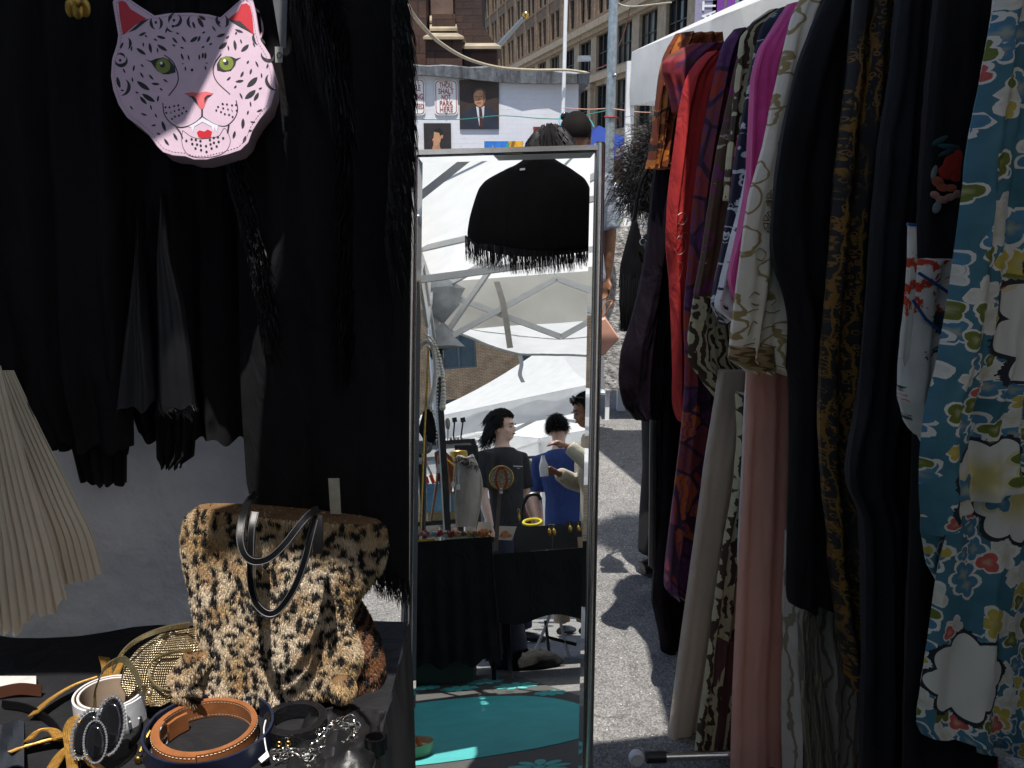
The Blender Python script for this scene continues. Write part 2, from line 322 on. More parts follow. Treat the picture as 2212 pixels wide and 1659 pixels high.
# the jewellery tent whose underside the mirror shows
def tent():
    a0, a1, b0, b1, ze = -.40, 2.55, 1.15, 3.15, 2.30
    T = thing('jewellery_tent', 'white pop-up tent over the jewellery tables, seen from below in the mirror', 'tent', ml(1, 2, 0))
    pk = ml((a0+a1)/2, (b0+b1)/2, 3.15); cs = [ml(a0, b0, ze), ml(a1, b0, ze), ml(a1, b1, ze), ml(a0, b1, ze)]
    for i in range(4):
        A, B = cs[i], cs[(i+1) % 4]; mb = MB(); N = 14; G = []
        for r in range(N+1):
            f = r/N; G.append([(A+(B-A)*(j/N))*(1-f)+pk*f+np.array([0, 0, -.05*math.sin(math.pi*f)*(.4+.6*math.sin(math.pi*j/N))]) for j in range(N+1)])
        mb.grid(G); part('roof_panel', mb, CANV, T)
    for i in range(4):                                             # valance strips
        A, B = cs[i], cs[(i+1) % 4]; mb = MB(); N = 24; d = hn(np.cross(B-A, (0, 0, 1)))
        if i == 0: continue
        G = [[A+(B-A)*(j/N)+np.array([0, 0, -.30*k/4])+d*(.012*math.sin(j*1.1+k)*k/4-.004*k) for j in range(N+1)] for k in range(5)]
        mb.grid(G); part('valance', mb, Mtrans('grey white canvas', (.62, .60, .55), .35) if i == 2 else CANV, T)
    for c in cs[2:]:
        mb = MB(); mb.beam(c-np.array([0, 0, .58]), c-np.array([0, 0, .01]), .042); part('post', mb, WHITEP, T, False); mb = MB(); mb.beam(c-np.array([0, 0, ze]), c-np.array([0, 0, .58]), .036); part('post_sleeve', mb, BLKPL, T, False)
        for dz_ in (.06, .42): mb = MB(); mb.box(c-np.array([0, 0, dz_]), (.075, .075, .085), math.atan2(ME[1], ME[0])); part('corner_bracket', mb, BLKPL, T, False)
    for i in range(4):                                             # scissor trusses along the sides
        A, B = cs[i], cs[(i+1) % 4]; q = [A+(B-A)*k/4 for k in range(5)]
        if i == 0: continue
        for k in range(4):
            hi, lo = np.array([0, 0, -.05]), np.array([0, 0, -.40]); ins = MW*-.03
            mb = MB(); mb.beam(q[k]+(hi if k % 2 == 0 else lo)+ins, q[k+1]+(lo if k % 2 == 0 else hi)+ins, .016, .032); part('truss_bar', mb, WHITEP, T, False)
            mb = MB(); mb.beam(q[k]+(lo if k % 2 == 0 else hi)+ins*2, q[k+1]+(hi if k % 2 == 0 else lo)+ins*2, .016, .032); part('truss_bar', mb, WHITEP, T, False)
    for c0, c1 in ((3, 1), (2, 0)):
        m_ = (cs[c0]+cs[c1])/2
        for t_ in (cs[c0], cs[c1]):
            mb = MB(); mb.beam(t_-np.array([0, 0, .06]), m_+np.array([0, 0, .30]), .02, .034); part('truss_bar', mb, WHITEP, T, False)
            mb = MB(); mb.beam(t_-np.array([0, 0, .40]), m_+(t_-m_)*.35+np.array([0, 0, .62]), .018, .03); part('truss_bar', mb, WHITEP, T, False)
    mb = MB(); mb.beam((cs[0]+cs[3])/2-np.array([0, 0, .3]), (cs[2]+cs[3])/2+np.array([0, 0, .12]), .018, .034); mb2 = MB(); mb2.beam((cs[0]*.3+cs[3]*.7)+np.array([0, 0, .0]), (cs[1]+cs[2])/2*.5+m_*.5+np.array([0, 0, .2]), .018, .03)
    part('truss_bar', mb, WHITEP, T, False); part('truss_bar', mb2, WHITEP, T, False)
    # the corner's spare cloth, tied up in a bundle
    c = cs[3]; mb = MB(); rr = []
    for k in range(9):
        z = -.02-.40*k/8; r0 = .07+.045*math.sin(k*.9)+.02*math.sin(k*2.3); rr.append([c+np.array([0, 0, z])+ME*.05+ME*r0*(1+.25*math.sin(5*a+k))*math.cos(a)+MW*r0*.6*math.sin(a)-MW*.06 for a in np.linspace(0, 6.283, 14, endpoint=False)])
    mb.loft(rr); part('gathered_corner', mb, M('grey canvas', (.34, .36, .38), .85, bump=.3, bs=20), T)
    for fx, dz in ((.13, -.33), (.50, -.30), (.8, -.34)):
        A = c+(cs[2]-c)*fx; mb = MB(); mb.strap(catmull([A+np.array([0, 0, -.04])-MW*.05, A+np.array([0, 0, -.2])-MW*.07+ME*.03, A+np.array([0, 0, dz-.12])-MW*.06+ME*.05]), ME, .035, .002); part('tie_strap', mb, M('strap canvas', (.42, .40, .37), .8), T)
tent()
# white tents standing in the street behind, seen in the mirror
def market_tent(label, c, ax, size, ze, zp, val=.28, legs=True, mat=None, g=None, bars=True):
    mat = mat or CANV; ay = np.array([-ax[1], ax[0], 0]); c = np.array(c, float); h = size/2; T = thing('market_tent', label, 'tent', c, g)
    cs = [c+ax*h*i+ay*h*j+np.array([0, 0, ze]) for i, j in ((-1, -1), (1, -1), (1, 1), (-1, 1))]; pk = c+np.array([0, 0, zp])
    for i in range(4):
        A, B = cs[i], cs[(i+1) % 4]; N = 12
        G = [[(A+(B-A)*(j/N))*(1-r/N)+pk*r/N+np.array([0, 0, -.10*math.sin(math.pi*r/N)]) for j in range(N+1)] for r in range(N+1)]
        mb = MB(); mb.grid(G); part('roof_panel', mb, mat, T)
        d = hn(np.cross(B-A, (0, 0, 1))); mb = MB()
        mb.grid([[A+(B-A)*(j/20)+np.array([0, 0, -val*k/3])+d*(.02*math.sin(j*1.3+k+i)*k/3+.012) for j in range(21)] for k in range(4)]); part('valance', mb, mat, T)
        if legs:
            mb = MB(); mb.beam(A-np.array([0, 0, ze]), A-np.array([0, 0, .02]), .045); part('post', mb, WHITEP, T, False)
        if bars:
            for k in range(2):
                q = [A+(B-A)*s_ for s_ in (k/2, (k+.5)/2, (k+1)/2)]
                for z0, z1 in ((-.05, -.42), (-.42, -.05)):
                    mb = MB(); mb.beam(q[0]+np.array([0, 0, z0])-d*.05, q[2]+np.array([0, 0, z1])-d*.05, .018, .034); part('truss_bar', mb, WHITEP, T, False)
    return T
market_tent('white tent with sagging roof behind the young man, in the mirror', ml(.62, 9.3, 0), hn(ME*.62+MW*.78), 3.0, 2.35, 3.35)
market_tent('sunlit white tent farthest left in the mirror', ml(-1.9, 10.6, 0), hn(ME*.95+MW*.3), 3.0, 2.0, 2.75, bars=False)
market_tent('low sunlit white tent behind the man in blue, in the mirror', ml(1.7, 15.5, 0), hn(ME*.8+MW*.6), 3.4, 2.05, 3.0, bars=False)
G = []; xs_ = np.linspace(930, 1330, 26); T = thing('canvas_awning', 'white seamed canvas awning sloping behind the jewellery tent, in the mirror', 'awning', ml(1, 5, 0))
yb_ = np.interp(xs_, [930, 975, 1050, 1125, 1200, 1330], [690, 716, 742, 762, 768, 764])
for k in range(14):
    f = k/13; G.append([vb(x, y*(1-f)+(668-.08*(x-930))*f+3*math.sin(f*9+x*.03)*(1-f), 4.5+1.5*f+.04*math.sin(x*.05+f*4)) for x, y in zip(xs_, yb_)])
mb = MB(); mb.grid(G); part('sheet', mb, CANV, T)
for r in (0, 4, 8): mb = MB(); mb.tube([np.array(q)-MW*.006-np.array([0, 0, .006]) for q in G[r]], .011, 5); part('seam', mb, M('canvas seam', (.50, .49, .46), .85), T)
for x in (0, 25): p_ = G[0][x]; mb = MB(); mb.beam((p_[0], p_[1], 0), p_, .04); part('post', mb, WHITEP, T, False)
mb = MB(); p_ = np.array(G[0][12]); mb.strap(catmull([p_, p_+np.array([.01, 0, -.08]), p_+np.array([-.012, .01, -.16]), p_+np.array([.012, 0, -.22])]), ME, .03, .002); part('tie_strap', mb, CANV, T)
# tent at the right, beyond the rack
P1 = at(1365, 112, 5.5); P2 = at(1640, 4, 3.9); P2[2] = P1[2]
T = thing('market_tent', 'white tent beyond the rack of robes, its corner post on the asphalt', 'tent', (P1[0], P1[1], 0))
ed = hn(P2-P1); ri = np.array([-ed[1], ed[0], 0]); pk = P1+ed*1.5+ri*1.5+np.array([0, 0, .7])
q4 = [P1, P1+ed*2.9, P1+ed*2.9+ri*2.9, P1+ri*2.9]
for i in range(4):
    A, B = q4[i], q4[(i+1) % 4]; mb = MB(); mb.grid([[(A+(B-A)*(j/8))*(1-r/8)+pk*r/8 for j in range(9)] for r in range(9)]); part('roof_panel', mb, CANV, T)
    d = hn(np.cross(B-A, (0, 0, 1))); mb = MB(); mb.grid([[A+(B-A)*(j/16)+np.array([0, 0, -.30*k/3])+d*(.012*math.sin(j*.9+k)*k/3) for j in range(17)] for k in range(4)]); part('valance', mb, CANV, T)
    mb = MB(); mb.beam((A[0]-.0, A[1]+.03, 0), A-np.array([0, -.03, .05]), .05); part('post', mb, WHITEP, T, False)
# ================================================================ white wall with signs and paintings
def painted():
    m, t, p = newmat('white painted brick'); co = coords(t, rot=(math.pi/2, 0, 0))
    b = nd(t, 'TexBrick', i_Scale=4.2); b.inputs['Mortar Size'].default_value = .012; b.inputs['Color1'].default_value = (1, 1, 1, 1); b.inputs['Color2'].default_value = (.94, .94, .95, 1); b.inputs['Mortar'].default_value = (.80, .80, .82, 1); ln(t, co, b.inputs[0])
    n = noise(t, co, 2.5, 6, .7); w = noise(t, coords(t, scale=(3, 3, 16)), 2.2, 5, .7)
    c = mixc(t, .85, (.70, .71, .74), ramp(t, n, [(.3, (.86, .86, .87)), (.7, (1, 1, 1))]), 'MULTIPLY'); c = mixc(t, .35, c, b.outputs[0], 'MULTIPLY')
    c = mixc(t, ramp(t, w, [(.60, 0.), (.72, .5)]), c, (.36, .36, .39)); ln(t, c, p.inputs['Base Color']); p.inputs['Roughness'].default_value = .8
    addbump(t, p, mth(t, 'ADD', b.outputs[1], n), .3, .01); return m
YW = 11.7
xl, xr = at(420, 300, YW)[0], at(1248, 300, YW)[0]; zt = at(1080, 152, YW)[2]
T = thing('white_shed', 'low white painted brick shed with a stained grey roof edge', 'building', ((xl+xr)/2, YW+1.5, 0))
mb = MB(); mb.box(((xl+xr)/2, YW+1.5, zt/2), (xr-xl, 3, zt)); part('wall', mb, painted(), T, False)
def stained():
    m, t, p = newmat('stained concrete'); n = noise(t, coords(t, scale=(5, 5, .6)), 2.0, 6, .7); n2 = noise(t, coords(t), 20, 4)
    c = ramp(t, n, [(.33, (.035, .035, .035)), (.5, (.15, .16, .17)), (.75, (.30, .33, .35))]); c = mixc(t, .4, c, ramp(t, n2, [(.3, (.5, .5, .5)), (.7, (1, 1, 1))]), 'MULTIPLY')
    ln(t, c, p.inputs['Base Color']); p.inputs['Roughness'].default_value = .85; addbump(t, p, n2, .4, .01); return m
STN = stained()
za = at(1080, 140, YW)[2]; xr2 = at(1272, 180, YW)[0]
mb = MB(); N = 30; rr = []; xa_, xb_ = at(870, 300, YW)[0], at(1272, 300, YW)[0]
for i in range(N+1):
    x = xl+(xr2-xl)*i/N; w_ = .012*math.sin(i*1.7)+.01*math.sin(i*.6); k_ = (x-xa_)/(xb_-xa_); zl_ = at(1080, 165+k_*20, YW)[2]; zh_ = at(1080, 136+k_*21, YW)[2]
    rr.append([(x, YW-.10+w_, zl_+.02*math.sin(i*.45)), (x, YW-.12+w_*.5, zh_-.02+w_), (x, YW-.05, zh_+w_), (x, YW+3.1, zh_+.02), (x, YW+3.1, zl_)])
mb.loft(rr); part('roof_edge', mb, STN, T, True, angle=25)
mb = MB(); mb.box((xr2-.08, YW-.2, za+.05), (.16, .1, .06)); part('junction_box', mb, STEEL, T, False)
mb = MB(); mb.tube([at(1224, -60, YW-.2), at(1219, 150, YW-.2), at(1213, 345, YW-.2), at(1213, 480, YW-.2)], .024, 8); part('conduit_pipe', mb, WHITEP, T)
# signs
SIGNW = M('sign white', (.78, .78, .75), .4, var=.05); RED = M('sign red', (.30, .012, .02), .5, var=.1)
def sign(name, label, c0, c1, lines, sizes, yy, fit):
    a = at(*c0, YW-.012); b = at(*c1, YW-.012); w_, h_ = abs(b[0]-a[0]), abs(a[2]-b[2]); c = (a+b)/2; r = .05
    T = thing(name, label, 'sign', (c[0], c[1], b[2]))
    def rr(w, h, r): return [np.array([sx*(w/2-r)+r*math.cos(t), 0, sz*(h/2-r)+r*math.sin(t)]) for sx, sz, t0 in ((1, 1, 0), (-1, 1, 90), (-1, -1, 180), (1, -1, 270)) for t in np.radians(np.linspace(t0, t0+90, 6))]
    mb = MB(); mb.plate([c+q for q in rr(w_, h_, r)], (0, -1, 0), .004); part('panel', mb, SIGNW, T, False)
    mb = MB(); A = [c+q+np.array([0, -.006, 0]) for q in rr(w_-.025, h_-.025, r*.9)]; B = [c+q+np.array([0, -.006, 0]) for q in rr(w_-.042, h_-.042, r*.8)]
    n_ = len(A); mb.add(A+B, [(i, (i+1) % n_, n_+(i+1) % n_, n_+i) for i in range(n_)]); part('border', mb, RED, T, False)
    mb = MB()
    for s_, sz, y_, ft in zip(lines, sizes, yy, fit): puttext(mb, s_, sz, c+np.array([0, -.008, h_*y_]), (1, 0, 0), (0, 0, 1), (0, -1, 0), 0, ft*w_)
    part('lettering', mb, RED, T, False)
    mb = MB(); [mb.ball(c+np.array([0, -.008, s_*h_*.43]), .012, 8, 5) for s_ in (1, -1)]; part('bolt', mb, STEEL, T)
sign('parking_sign', 'white sign reading THOU SHALT NOT PARK HERE', (938, 172), (989, 249), ['THOU', 'SHALT', 'NOT', 'PARK', 'HERE'], [.092]*5, [.335, .165, -.005, -.175, -.345], [.56, .66, .40, .58, .57])
sign('parking_sign', 'white parking sign half hidden by black fringe', (868, 170), (919, 249), ['ANGLE', 'PARKING', 'PERMITTED'], [.10, .10, .085], [.24, 0, -.26], [.62, .82, .86])
# portrait of a man in a suit
a = at(992, 173, YW-.012); b = at(1078, 279, YW-.012); c = (a+b)/2; w_, h_ = b[0]-a[0], a[2]-b[2]
T = thing('portrait_painting', 'dark portrait of a grey haired man in a blue suit on the white wall', 'painting', (c[0], c[1], b[2]))
mb = MB(); mb.box(c, (w_, .014, h_)); part('canvas', mb, M('umber canvas', (.035, .022, .016), .5, var=.5, vs=3), T, False)
def blob(T, name, pts, mat, lift, c=c, w=w_, h=h_):
    mb = MB(); mb.plate([c+np.array([(x-.5)*w, -.008-lift, (.5-y)*h]) for x, y in pts], (0, -1, 0), .0015); part(name, mb, mat, T, False)
def ell(cx, cy, rx, ry, n=18, a0=0, a1=6.283): return [(cx+rx*math.cos(t), cy+ry*math.sin(t)) for t in np.linspace(a0, a1, n, endpoint=a1 < 6.2)]
SUIT = M('suit paint', (.018, .022, .038), .5, var=.35, vs=6); SKP = M('skin paint', (.40, .20, .11), .5, var=.35, vs=9); SKD = M('skin shadow paint', (.22, .10, .055), .5, var=.3, vs=9)
blob(T, 'painted_suit', [(.04, 1-.002), (.06, .70), (.2, .60), (.42, .535), (.64, .54), (.86, .62), (.97, .72), (.99, .998)], SUIT, .001)
blob(T, 'painted_shirt', [(.42, .53), (.52, .58), (.63, .52), (.62, .70), (.55, .93), (.5, .93), (.45, .7)], M('shirt paint', (.55, .56, .58), .5, var=.2), .002)
blob(T, 'painted_tie', [(.49, .575), (.56, .57), (.58, .7), (.61, .95), (.55, .998), (.51, .95)], M('tie paint', (.05, .018, .02), .5), .003)
blob(T, 'painted_face', [(.36, .27), (.40, .20), (.50, .17), (.60, .19), (.66, .26), (.67, .36), (.65, .44), (.61, .51), (.54, .55), (.46, .54), (.39, .48), (.36, .38)], SKP, .003)
blob(T, 'painted_cheek_shadow', [(.60, .22), (.66, .26), (.67, .36), (.65, .44), (.61, .51), (.57, .53), (.60, .44), (.59, .34)], SKD, .004)
blob(T, 'painted_hair', [(.36, .28), (.37, .20), (.45, .155), (.58, .16), (.66, .21), (.69, .30), (.66, .34), (.64, .25), (.55, .20), (.44, .21), (.39, .25)], M('hair paint', (.06, .045, .035), .5), .005)
for ex in (.435, .545): blob(T, 'painted_eye', ell(ex, .335, .035, .012), SKD, .0055)
blob(T, 'painted_nose', [(.485, .33), (.50, .33), (.515, .41), (.47, .415)], SKD, .0055); blob(T, 'painted_mouth', [(.44, .455), (.54, .45), (.54, .463), (.45, .467)], M('lip paint', (.25, .08, .06), .5), .0055)
# profile painting
a = at(915, 266, YW-.012); b = at(975, 334, YW-.012); c = (a+b)/2; w_, h_ = b[0]-a[0], a[2]-b[2]
T = thing('profile_painting', 'small painting of a dark haired head in profile against black', 'painting', (c[0], c[1], b[2]))
mb = MB(); mb.box(c, (w_, .014, h_)); part('canvas', mb, M('black canvas', (.02, .016, .016), .55, var=.3), T, False)
bl2 = lambda n_, p_, m_, l_: blob(T, n_, p_, m_, l_, c, w_, h_)
bl2('painted_neck', [(.36, .62), (.58, .50), (.58, .75), (.72, .998), (.28, .998), (.30, .80)], SKP, .001)
bl2('painted_head', [(.38, .24), (.56, .22), (.66, .40), (.60, .60), (.46, .72), (.36, .70), (.33, .60), (.31, .52), (.36, .45), (.37, .34)], M('pale skin paint', (.47, .25, .14), .5, var=.15), .002)
bl2('painted_ear', ell(.66, .42, .05, .07), SKP, .003); bl2('painted_locks', [(.36, .26), (.42, .17), (.58, .15), (.68, .24), (.69, .36), (.60, .40), (.57, .30), (.46, .28)], M('black paint', (.008, .007, .007), .5), .004)
bl2('painted_lips', ell(.335, .575, .03, .02), RED, .004); bl2('painted_coat', [(.1, .998), (.22, .93), (.36, .96), (.62, .97), (.80, .90), (.95, .998)], RED, .004)
# blue and yellow painting, framed picture, round hat
a = at(1046, 305, YW-.5); b = at(1130, 420, YW-.5); c = (a+b)/2; w_, h_ = b[0]-a[0], a[2]-b[2]
T = thing('colour_painting', 'blue and yellow painting standing below the portrait', 'painting', (c[0], c[1], b[2]))
mb = MB(); mb.box(c, (w_, .014, h_)); part('canvas', mb, M('blue paint', (.03, .16, .52), .5, var=.4, vs=8), T, False)
bl2('painted_field', [(.62, .0), (.99, .0), (.99, .99), (.40, .99), (.5, .3)], M('yellow paint', (.72, .36, .02), .5, var=.3, vs=7), .001); bl2('painted_middle', [(.60, .0), (.66, .05), (.55, .3), (.45, .5), (.40, .99), (.34, .99), (.4, .4)], M('teal paint', (.05, .30, .28), .5), .002)
bl2('painted_cross', [(.21, .08), (.23, .08), (.23, .14), (.27, .14), (.27, .17), (.23, .17), (.23, .32), (.21, .32), (.21, .17), (.17, .17), (.17, .14), (.21, .14)], M('gold paint', (.5, .36, .12), .5), .003)
a = at(1155, 277, YW-.05); b = at(1215, 345, YW-.05); c = (a+b)/2; w_, h_ = b[0]-a[0], a[2]-b[2]
T = thing('framed_picture', 'red framed pale picture behind the braided hair', 'picture', (c[0], c[1], b[2]))
mb = MB(); mb.box(c, (w_, .02, h_)); part('panel', mb, M('cream paper', (.55, .50, .42), .7), T, False)
mb = MB(); [mb.box(c+np.array([dx, -.012, dz]), s_) for dx, dz, s_ in ((0, h_/2, (w_+.04, .03, .035)), (0, -h_/2, (w_+.04, .03, .035)), (-w_/2, 0, (.035, .028, h_)), (w_/2, 0, (.035, .028, h_)))]; part('frame', mb, M('red frame', (.20, .02, .02), .5), T, False)
mb = MB(); c = at(881, 300, YW-.1); mb.lathe([(0.001, 0), (.14, .0), (.14, .012), (.09, .03), (.06, .05), (.001, .055)], c, (0, -1, 0), 20); single('wall_disc', 'pale round plate hung on the white wall beside the fringe', 'plate', mb, M('plate', (.45, .44, .42), .4), c)
# ropes and strings
ROPE = M('hemp rope', (.42, .36, .26), .8, bump=.4, bs=220)
def rope(name, label, pts, r, mat, n=8): mb = MB(); mb.tube(catmull(pts, n), r, 6); single(name, label, 'rope', mb, mat, tuple(pts[0]))
rope('rope', 'cream rope sagging from the fringe down to the shed roof', [at(880, 10, 7), at(905, 48, 7.6), at(950, 92, 8.6), at(1010, 127, 9.6), at(1075, 145, 10.6), at(1150, 151, 11.2), at(1222, 151, 11.4), at(1268, 157, 11.5)], .017, ROPE)
rope('string', 'thin green string tied to the grey pole across the wall', [at(880, 258, 8), at(990, 258, 7.5), at(1080, 250, 7), at(1170, 256, 6.4), at(1230, 255, 6.2), at(1319, 237, 6.02)], .0035, M('green string', (.04, .25, .20), .7))
rope('string', 'thin pink string running past the grey pole to the tent', [at(1217, 233, 7), at(1270, 236, 6.3), at(1321, 235, 6.0), at(1380, 242, 5.8), at(1440, 243, 5.4)], .0035, M('pink string', (.62, .35, .26), .7))
rope('string', 'thin white string from the grey pole to the upper right', [at(1322, 0, 6.0), at(1360, 14, 6.0), at(1450, 5, 5.6)], .004, M('white string', (.5, .47, .4), .7)); rope('string', 'rusty red wire hanging from the roof corner up to the white string', [at(1272, 153, 10.5), at(1310, 140, 8), at(1332, 108, 7), at(1348, 70, 6.4), at(1362, 14, 6.0)], .004, M('red wire', (.22, .05, .03), .6))
# grey pole with a red tie
T = thing('steel_pole', 'tall grey galvanised pole between the mirror and the tent', 'pole', (at(1308, 700, 6.0)[0], 6.0, 0))
pb = np.array([at(1306, 700, 6.0)[0], 6.0, 0]); pt_ = at(1330, -160, 6.0); mb = MB(); mb.tube([pb, pb*.5+pt_*.5, pt_], .030, 14); part('tube', mb, STEEL, T)
mb = MB(); mb.lathe([(.001, 0), (.06, 0), (.06, .01), (.03, .03), (.001, .03)], pb, (0, 0, 1), 16); part('foot_plate', mb, STEEL, T)
k_ = at(1318, 252, 6.0); mb = MB(); mb.ring([k_+.034*np.array([math.cos(t), math.sin(t), .12*math.sin(t)]) for t in np.linspace(0, 6.283, 16, endpoint=False)], .006, 6); mb.strap(catmull([k_+np.array([.02, -.025, 0]), k_+np.array([.05, -.03, -.012]), k_+np.array([.06, -.03, -.05])]), (0, 1, .3), .016, .004); part('red_tie', mb, M('red cloth', (.30, .03, .02), .7), T)
mb = MB(); k_ = at(1321, 160, 6.0); mb.box(k_+np.array([.012, -.02, 0]), (.02, .03, .025)).ball(k_+np.array([.02, -.03, -.01]), .012); part('clamp', mb, STEEL, T)
# ================================================================ brownstone tower
def stone(name, c1, c2, c3, sc=(1.5, .5), mo=(.03, .02, .018)):
    m, t, p = newmat(name); co = coords(t, rot=(math.pi/2, 0, 0)); b = nd(t, 'TexBrick', i_Scale=1.0); b.inputs['Brick Width'].default_value = sc[0]; b.inputs['Row Height'].default_value = sc[1]; b.inputs['Mortar Size'].default_value = .012
    b.inputs['Color1'].default_value = (*c1, 1); b.inputs['Color2'].default_value = (*c2, 1); b.inputs['Mortar'].default_value = (*mo, 1); ln(t, co, b.inputs[0])
    n = noise(t, coords(t), 2.4, 7, .7); c = mixc(t, .9, b.outputs[0], ramp(t, n, [(.3, (.55, .55, .55)), (.7, (1.35, 1.3, 1.25))]), 'MULTIPLY'); c = mixc(t, ramp(t, noise(t, coords(t), .9, 5), [(.55, 0.), (.75, .5)]), c, c3)
    ln(t, c, p.inputs['Base Color']); p.inputs['Roughness'].default_value = .9; addbump(t, p, mth(t, 'ADD', b.outputs[1], n), .5, .03); return m
BRST = stone('brownstone', (.085, .04, .026), (.055, .028, .02), (.04, .024, .02), (.62, .3)); CAPS = M('weathered sandstone', (.30, .245, .165), .85, var=.3, vs=3, bump=.3, bs=12); BRK = stone('rough dark brick', (.06, .032, .024), (.035, .02, .016), (.05, .03, .022), (.35, .12))
TY = 17.
def X(px, Y=TY): return at(px, 300, Y)[0]*1.0
def Z(py, Y=TY): return at(1000, py, Y)[2]
T = thing('stone_tower', 'dark brownstone tower with sloped buttress caps above the white shed', 'tower', (X(980), TY+2, 0))
mb = MB(); mb.box(((X(800)+X(1036))/2, TY+2.6, 7.5), (X(1036)-X(800), 3, 15)); part('shaft', mb, BRK, T, False)
def bx(n_, x0, x1, y0, z0, z1, mat, dep=1.6): mb = MB(); mb.box(((x0+x1)/2, y0+dep/2, (z0+z1)/2), (x1-x0, dep, z1-z0)); part(n_, mb, mat, T, False)
def cap(x0, x1, x0t, x1t, y0, z0, z1, run, dep=1.5):
    mb = MB(); lip = .045
    lo = [(x0, y0, z0), (x1, y0, z0), (x1, y0+dep, z0), (x0, y0+dep, z0)]; md = [(x, y, z0+lip) for x, y, z in lo]; hi = [(x0t, y0+run, z1), (x1t, y0+run, z1), (x1t, y0+dep, z1), (x0t, y0+dep, z1)]
    mb.loft([lo, md, hi]); part('buttress_cap', mb, CAPS, T, False)
bx('buttress', X(926), X(1001), TY-.1, 0, Z(88), BRST); cap(X(921), X(1006), X(933), X(988), TY-.2, Z(88), Z(66), .45)
bx('buttress', X(935), X(985), TY+.3, Z(66), Z(24), BRST, 1.2); cap(X(931), X(989), X(929), X(986), TY+.2, Z(63), Z(43), .25); cap(X(929), X(985), X(927), X(982), TY+.42, Z(42), Z(20), .25)
bx('buttress', X(930), X(978), TY+.7, Z(21), Z(-80), M('pale brownstone', (.13, .085, .065), .9, var=.3, vs=4), 1.0)
bx('buttress', X(1003), X(1074), TY+.05, 0, Z(106), BRST); cap(X(998), X(1083), X(1003), X(1070), TY-.05, Z(106), Z(87), .4)
mb = MB(); mb.plate([(X(984), TY+.6, Z(87)), (X(1070), TY+.6, Z(87)), (X(1041), TY+.6, Z(42)), (X(1037), TY+.6, Z(-60)), (X(984), TY+.6, Z(-60))], (0, 1, 0), .5); part('sloped_flank', mb, BRK, T, False)
bx('buttress', X(840), X(924), TY+.2, 0, Z(-60), BRST, 1.2)
# flag pole with a gold ball
T = thing('flag_pole', 'slanting flag pole with a golden ball in front of the office building', 'flag pole', at(1080, 96, 26)); mb = MB(); mb.tube([at(1080, 96, 26), at(1132, 38, 24)], [.07, .05], 8); part('shaft', mb, STEEL, T); mb = MB(); mb.ball(at(1136, 32, 24), .09, 12, 8); part('ball', mb, M('gilt', (.75, .50, .12), .25, 1, var=0), T)
# ================================================================ office building along the street
FU = np.array([-.208, .978, 0]); FU /= np.linalg.norm(FU); FN = np.array([-FU[1], FU[0], 0]); FP0 = -FN*25.
def fp(t_, d, z): return FP0+FU*t_+FN*d+np.array([0, 0, z])
OFF = stone('tan office stone', (.20, .145, .10), (.17, .122, .085), (.22, .165, .115), (1.3, .5), (.15, .11, .08)); OFL = M('pale limestone', (.36, .29, .21), .85, var=.2, vs=2, bump=.2, bs=8)
GLS = M('dark window glass', (.012, .014, .018), .12, var=.3, vs=.6); WFR = M('bronze window frame', (.03, .028, .025), .5)
T = thing('office_building', 'long tan stone office building with rows of paired windows along the street', 'building', fp(95, 0, 0))
F3 = np.stack([FU, FN, np.array([0, 0, 1.])], 1)
def fbox(mb, t0, t1, d0, d1, z0, z1): mb.box(fp((t0+t1)/2, (d0+d1)/2, (z0+z1)/2), (t1-t0, d1-d0, z1-z0), M3=F3)
T0, T1, BAY = 26., 143., 5.6; nb = int((T1-T0)/BAY); T1 = T0+nb*BAY
wl = MB(); lm = MB(); fbox(wl, T0, T1, -8, -.75, 0, 42)
zs = [(5.0, 9.0, 3), (10.2, 13.3, 3)]+[(15.0+4.05*k, 17.7+4.05*k, 2) for k in range(6)]
edges = [0]+[z for r in zs for z in r[:2]]+[42]
for a_, b_ in zip(edges[0::2], edges[1::2]): fbox(wl if a_ > 13.4 else lm, T0, T1, -.75, 0, a_, b_)
wins = []
for r, (z0, z1, k) in enumerate(zs):
    for i in range(nb):
        t0 = T0+i*BAY; tgt = wl if z0 > 13 else lm
        if k == 2:
            wd = 1.45; e0 = (BAY-2*wd-.55)/2; sp = [(t0, t0+e0), (t0+e0+wd, t0+e0+wd+.55), (t0+BAY-e0, t0+BAY)]; ws = [(t0+e0, t0+e0+wd), (t0+BAY-e0-wd, t0+BAY-e0)]
        else: sp = [(t0, t0+.85), (t0+BAY-.85, t0+BAY)]; ws = [(t0+.85, t0+BAY-.85)]
        for s0, s1 in sp: fbox(tgt, s0, s1, -.75, 0, z0, z1)
        for s0, s1 in ws:
            pj = fp(s0, 0, z0)-CAM; dz = np.dot(pj, FW); px = 1106+FP*np.dot(pj, RT)/dz; py = 829.5-FP*np.dot(pj, UP)/dz
            if 1020 < px < 1760 and py > -20: wins.append((s0, s1, z0, z1, k))
fbox(lm, T0, T1, 0, .75, 13.75, 14.35); fbox(lm, T0, T1, 0, .4, 13.4, 13.75); fbox(lm, T0, T1, 0, .5, 9.3, 9.9)
for i in range(nb+1):
    t0 = T0+i*BAY; fbox(lm, t0-.45, t0+.45, 0, .35, 4.6, 8.8); fbox(lm, t0-.6, t0+.6, 0, .45, 8.8, 9.25); fbox(wl, t0-.35, t0+.35, 0, .12, 14.4, 40)
for k in range(6): fbox(wl, T0, T1, 0, .08, 14.72+4.05*k, 14.95+4.05*k)
part('wall', wl, OFF, T, False); part('limestone_base', lm, OFL, T, False)
cache = {}; BL = {}; BLD = M('window with pale blind', (.10, .095, .085), .3, var=.5, vs=.5)
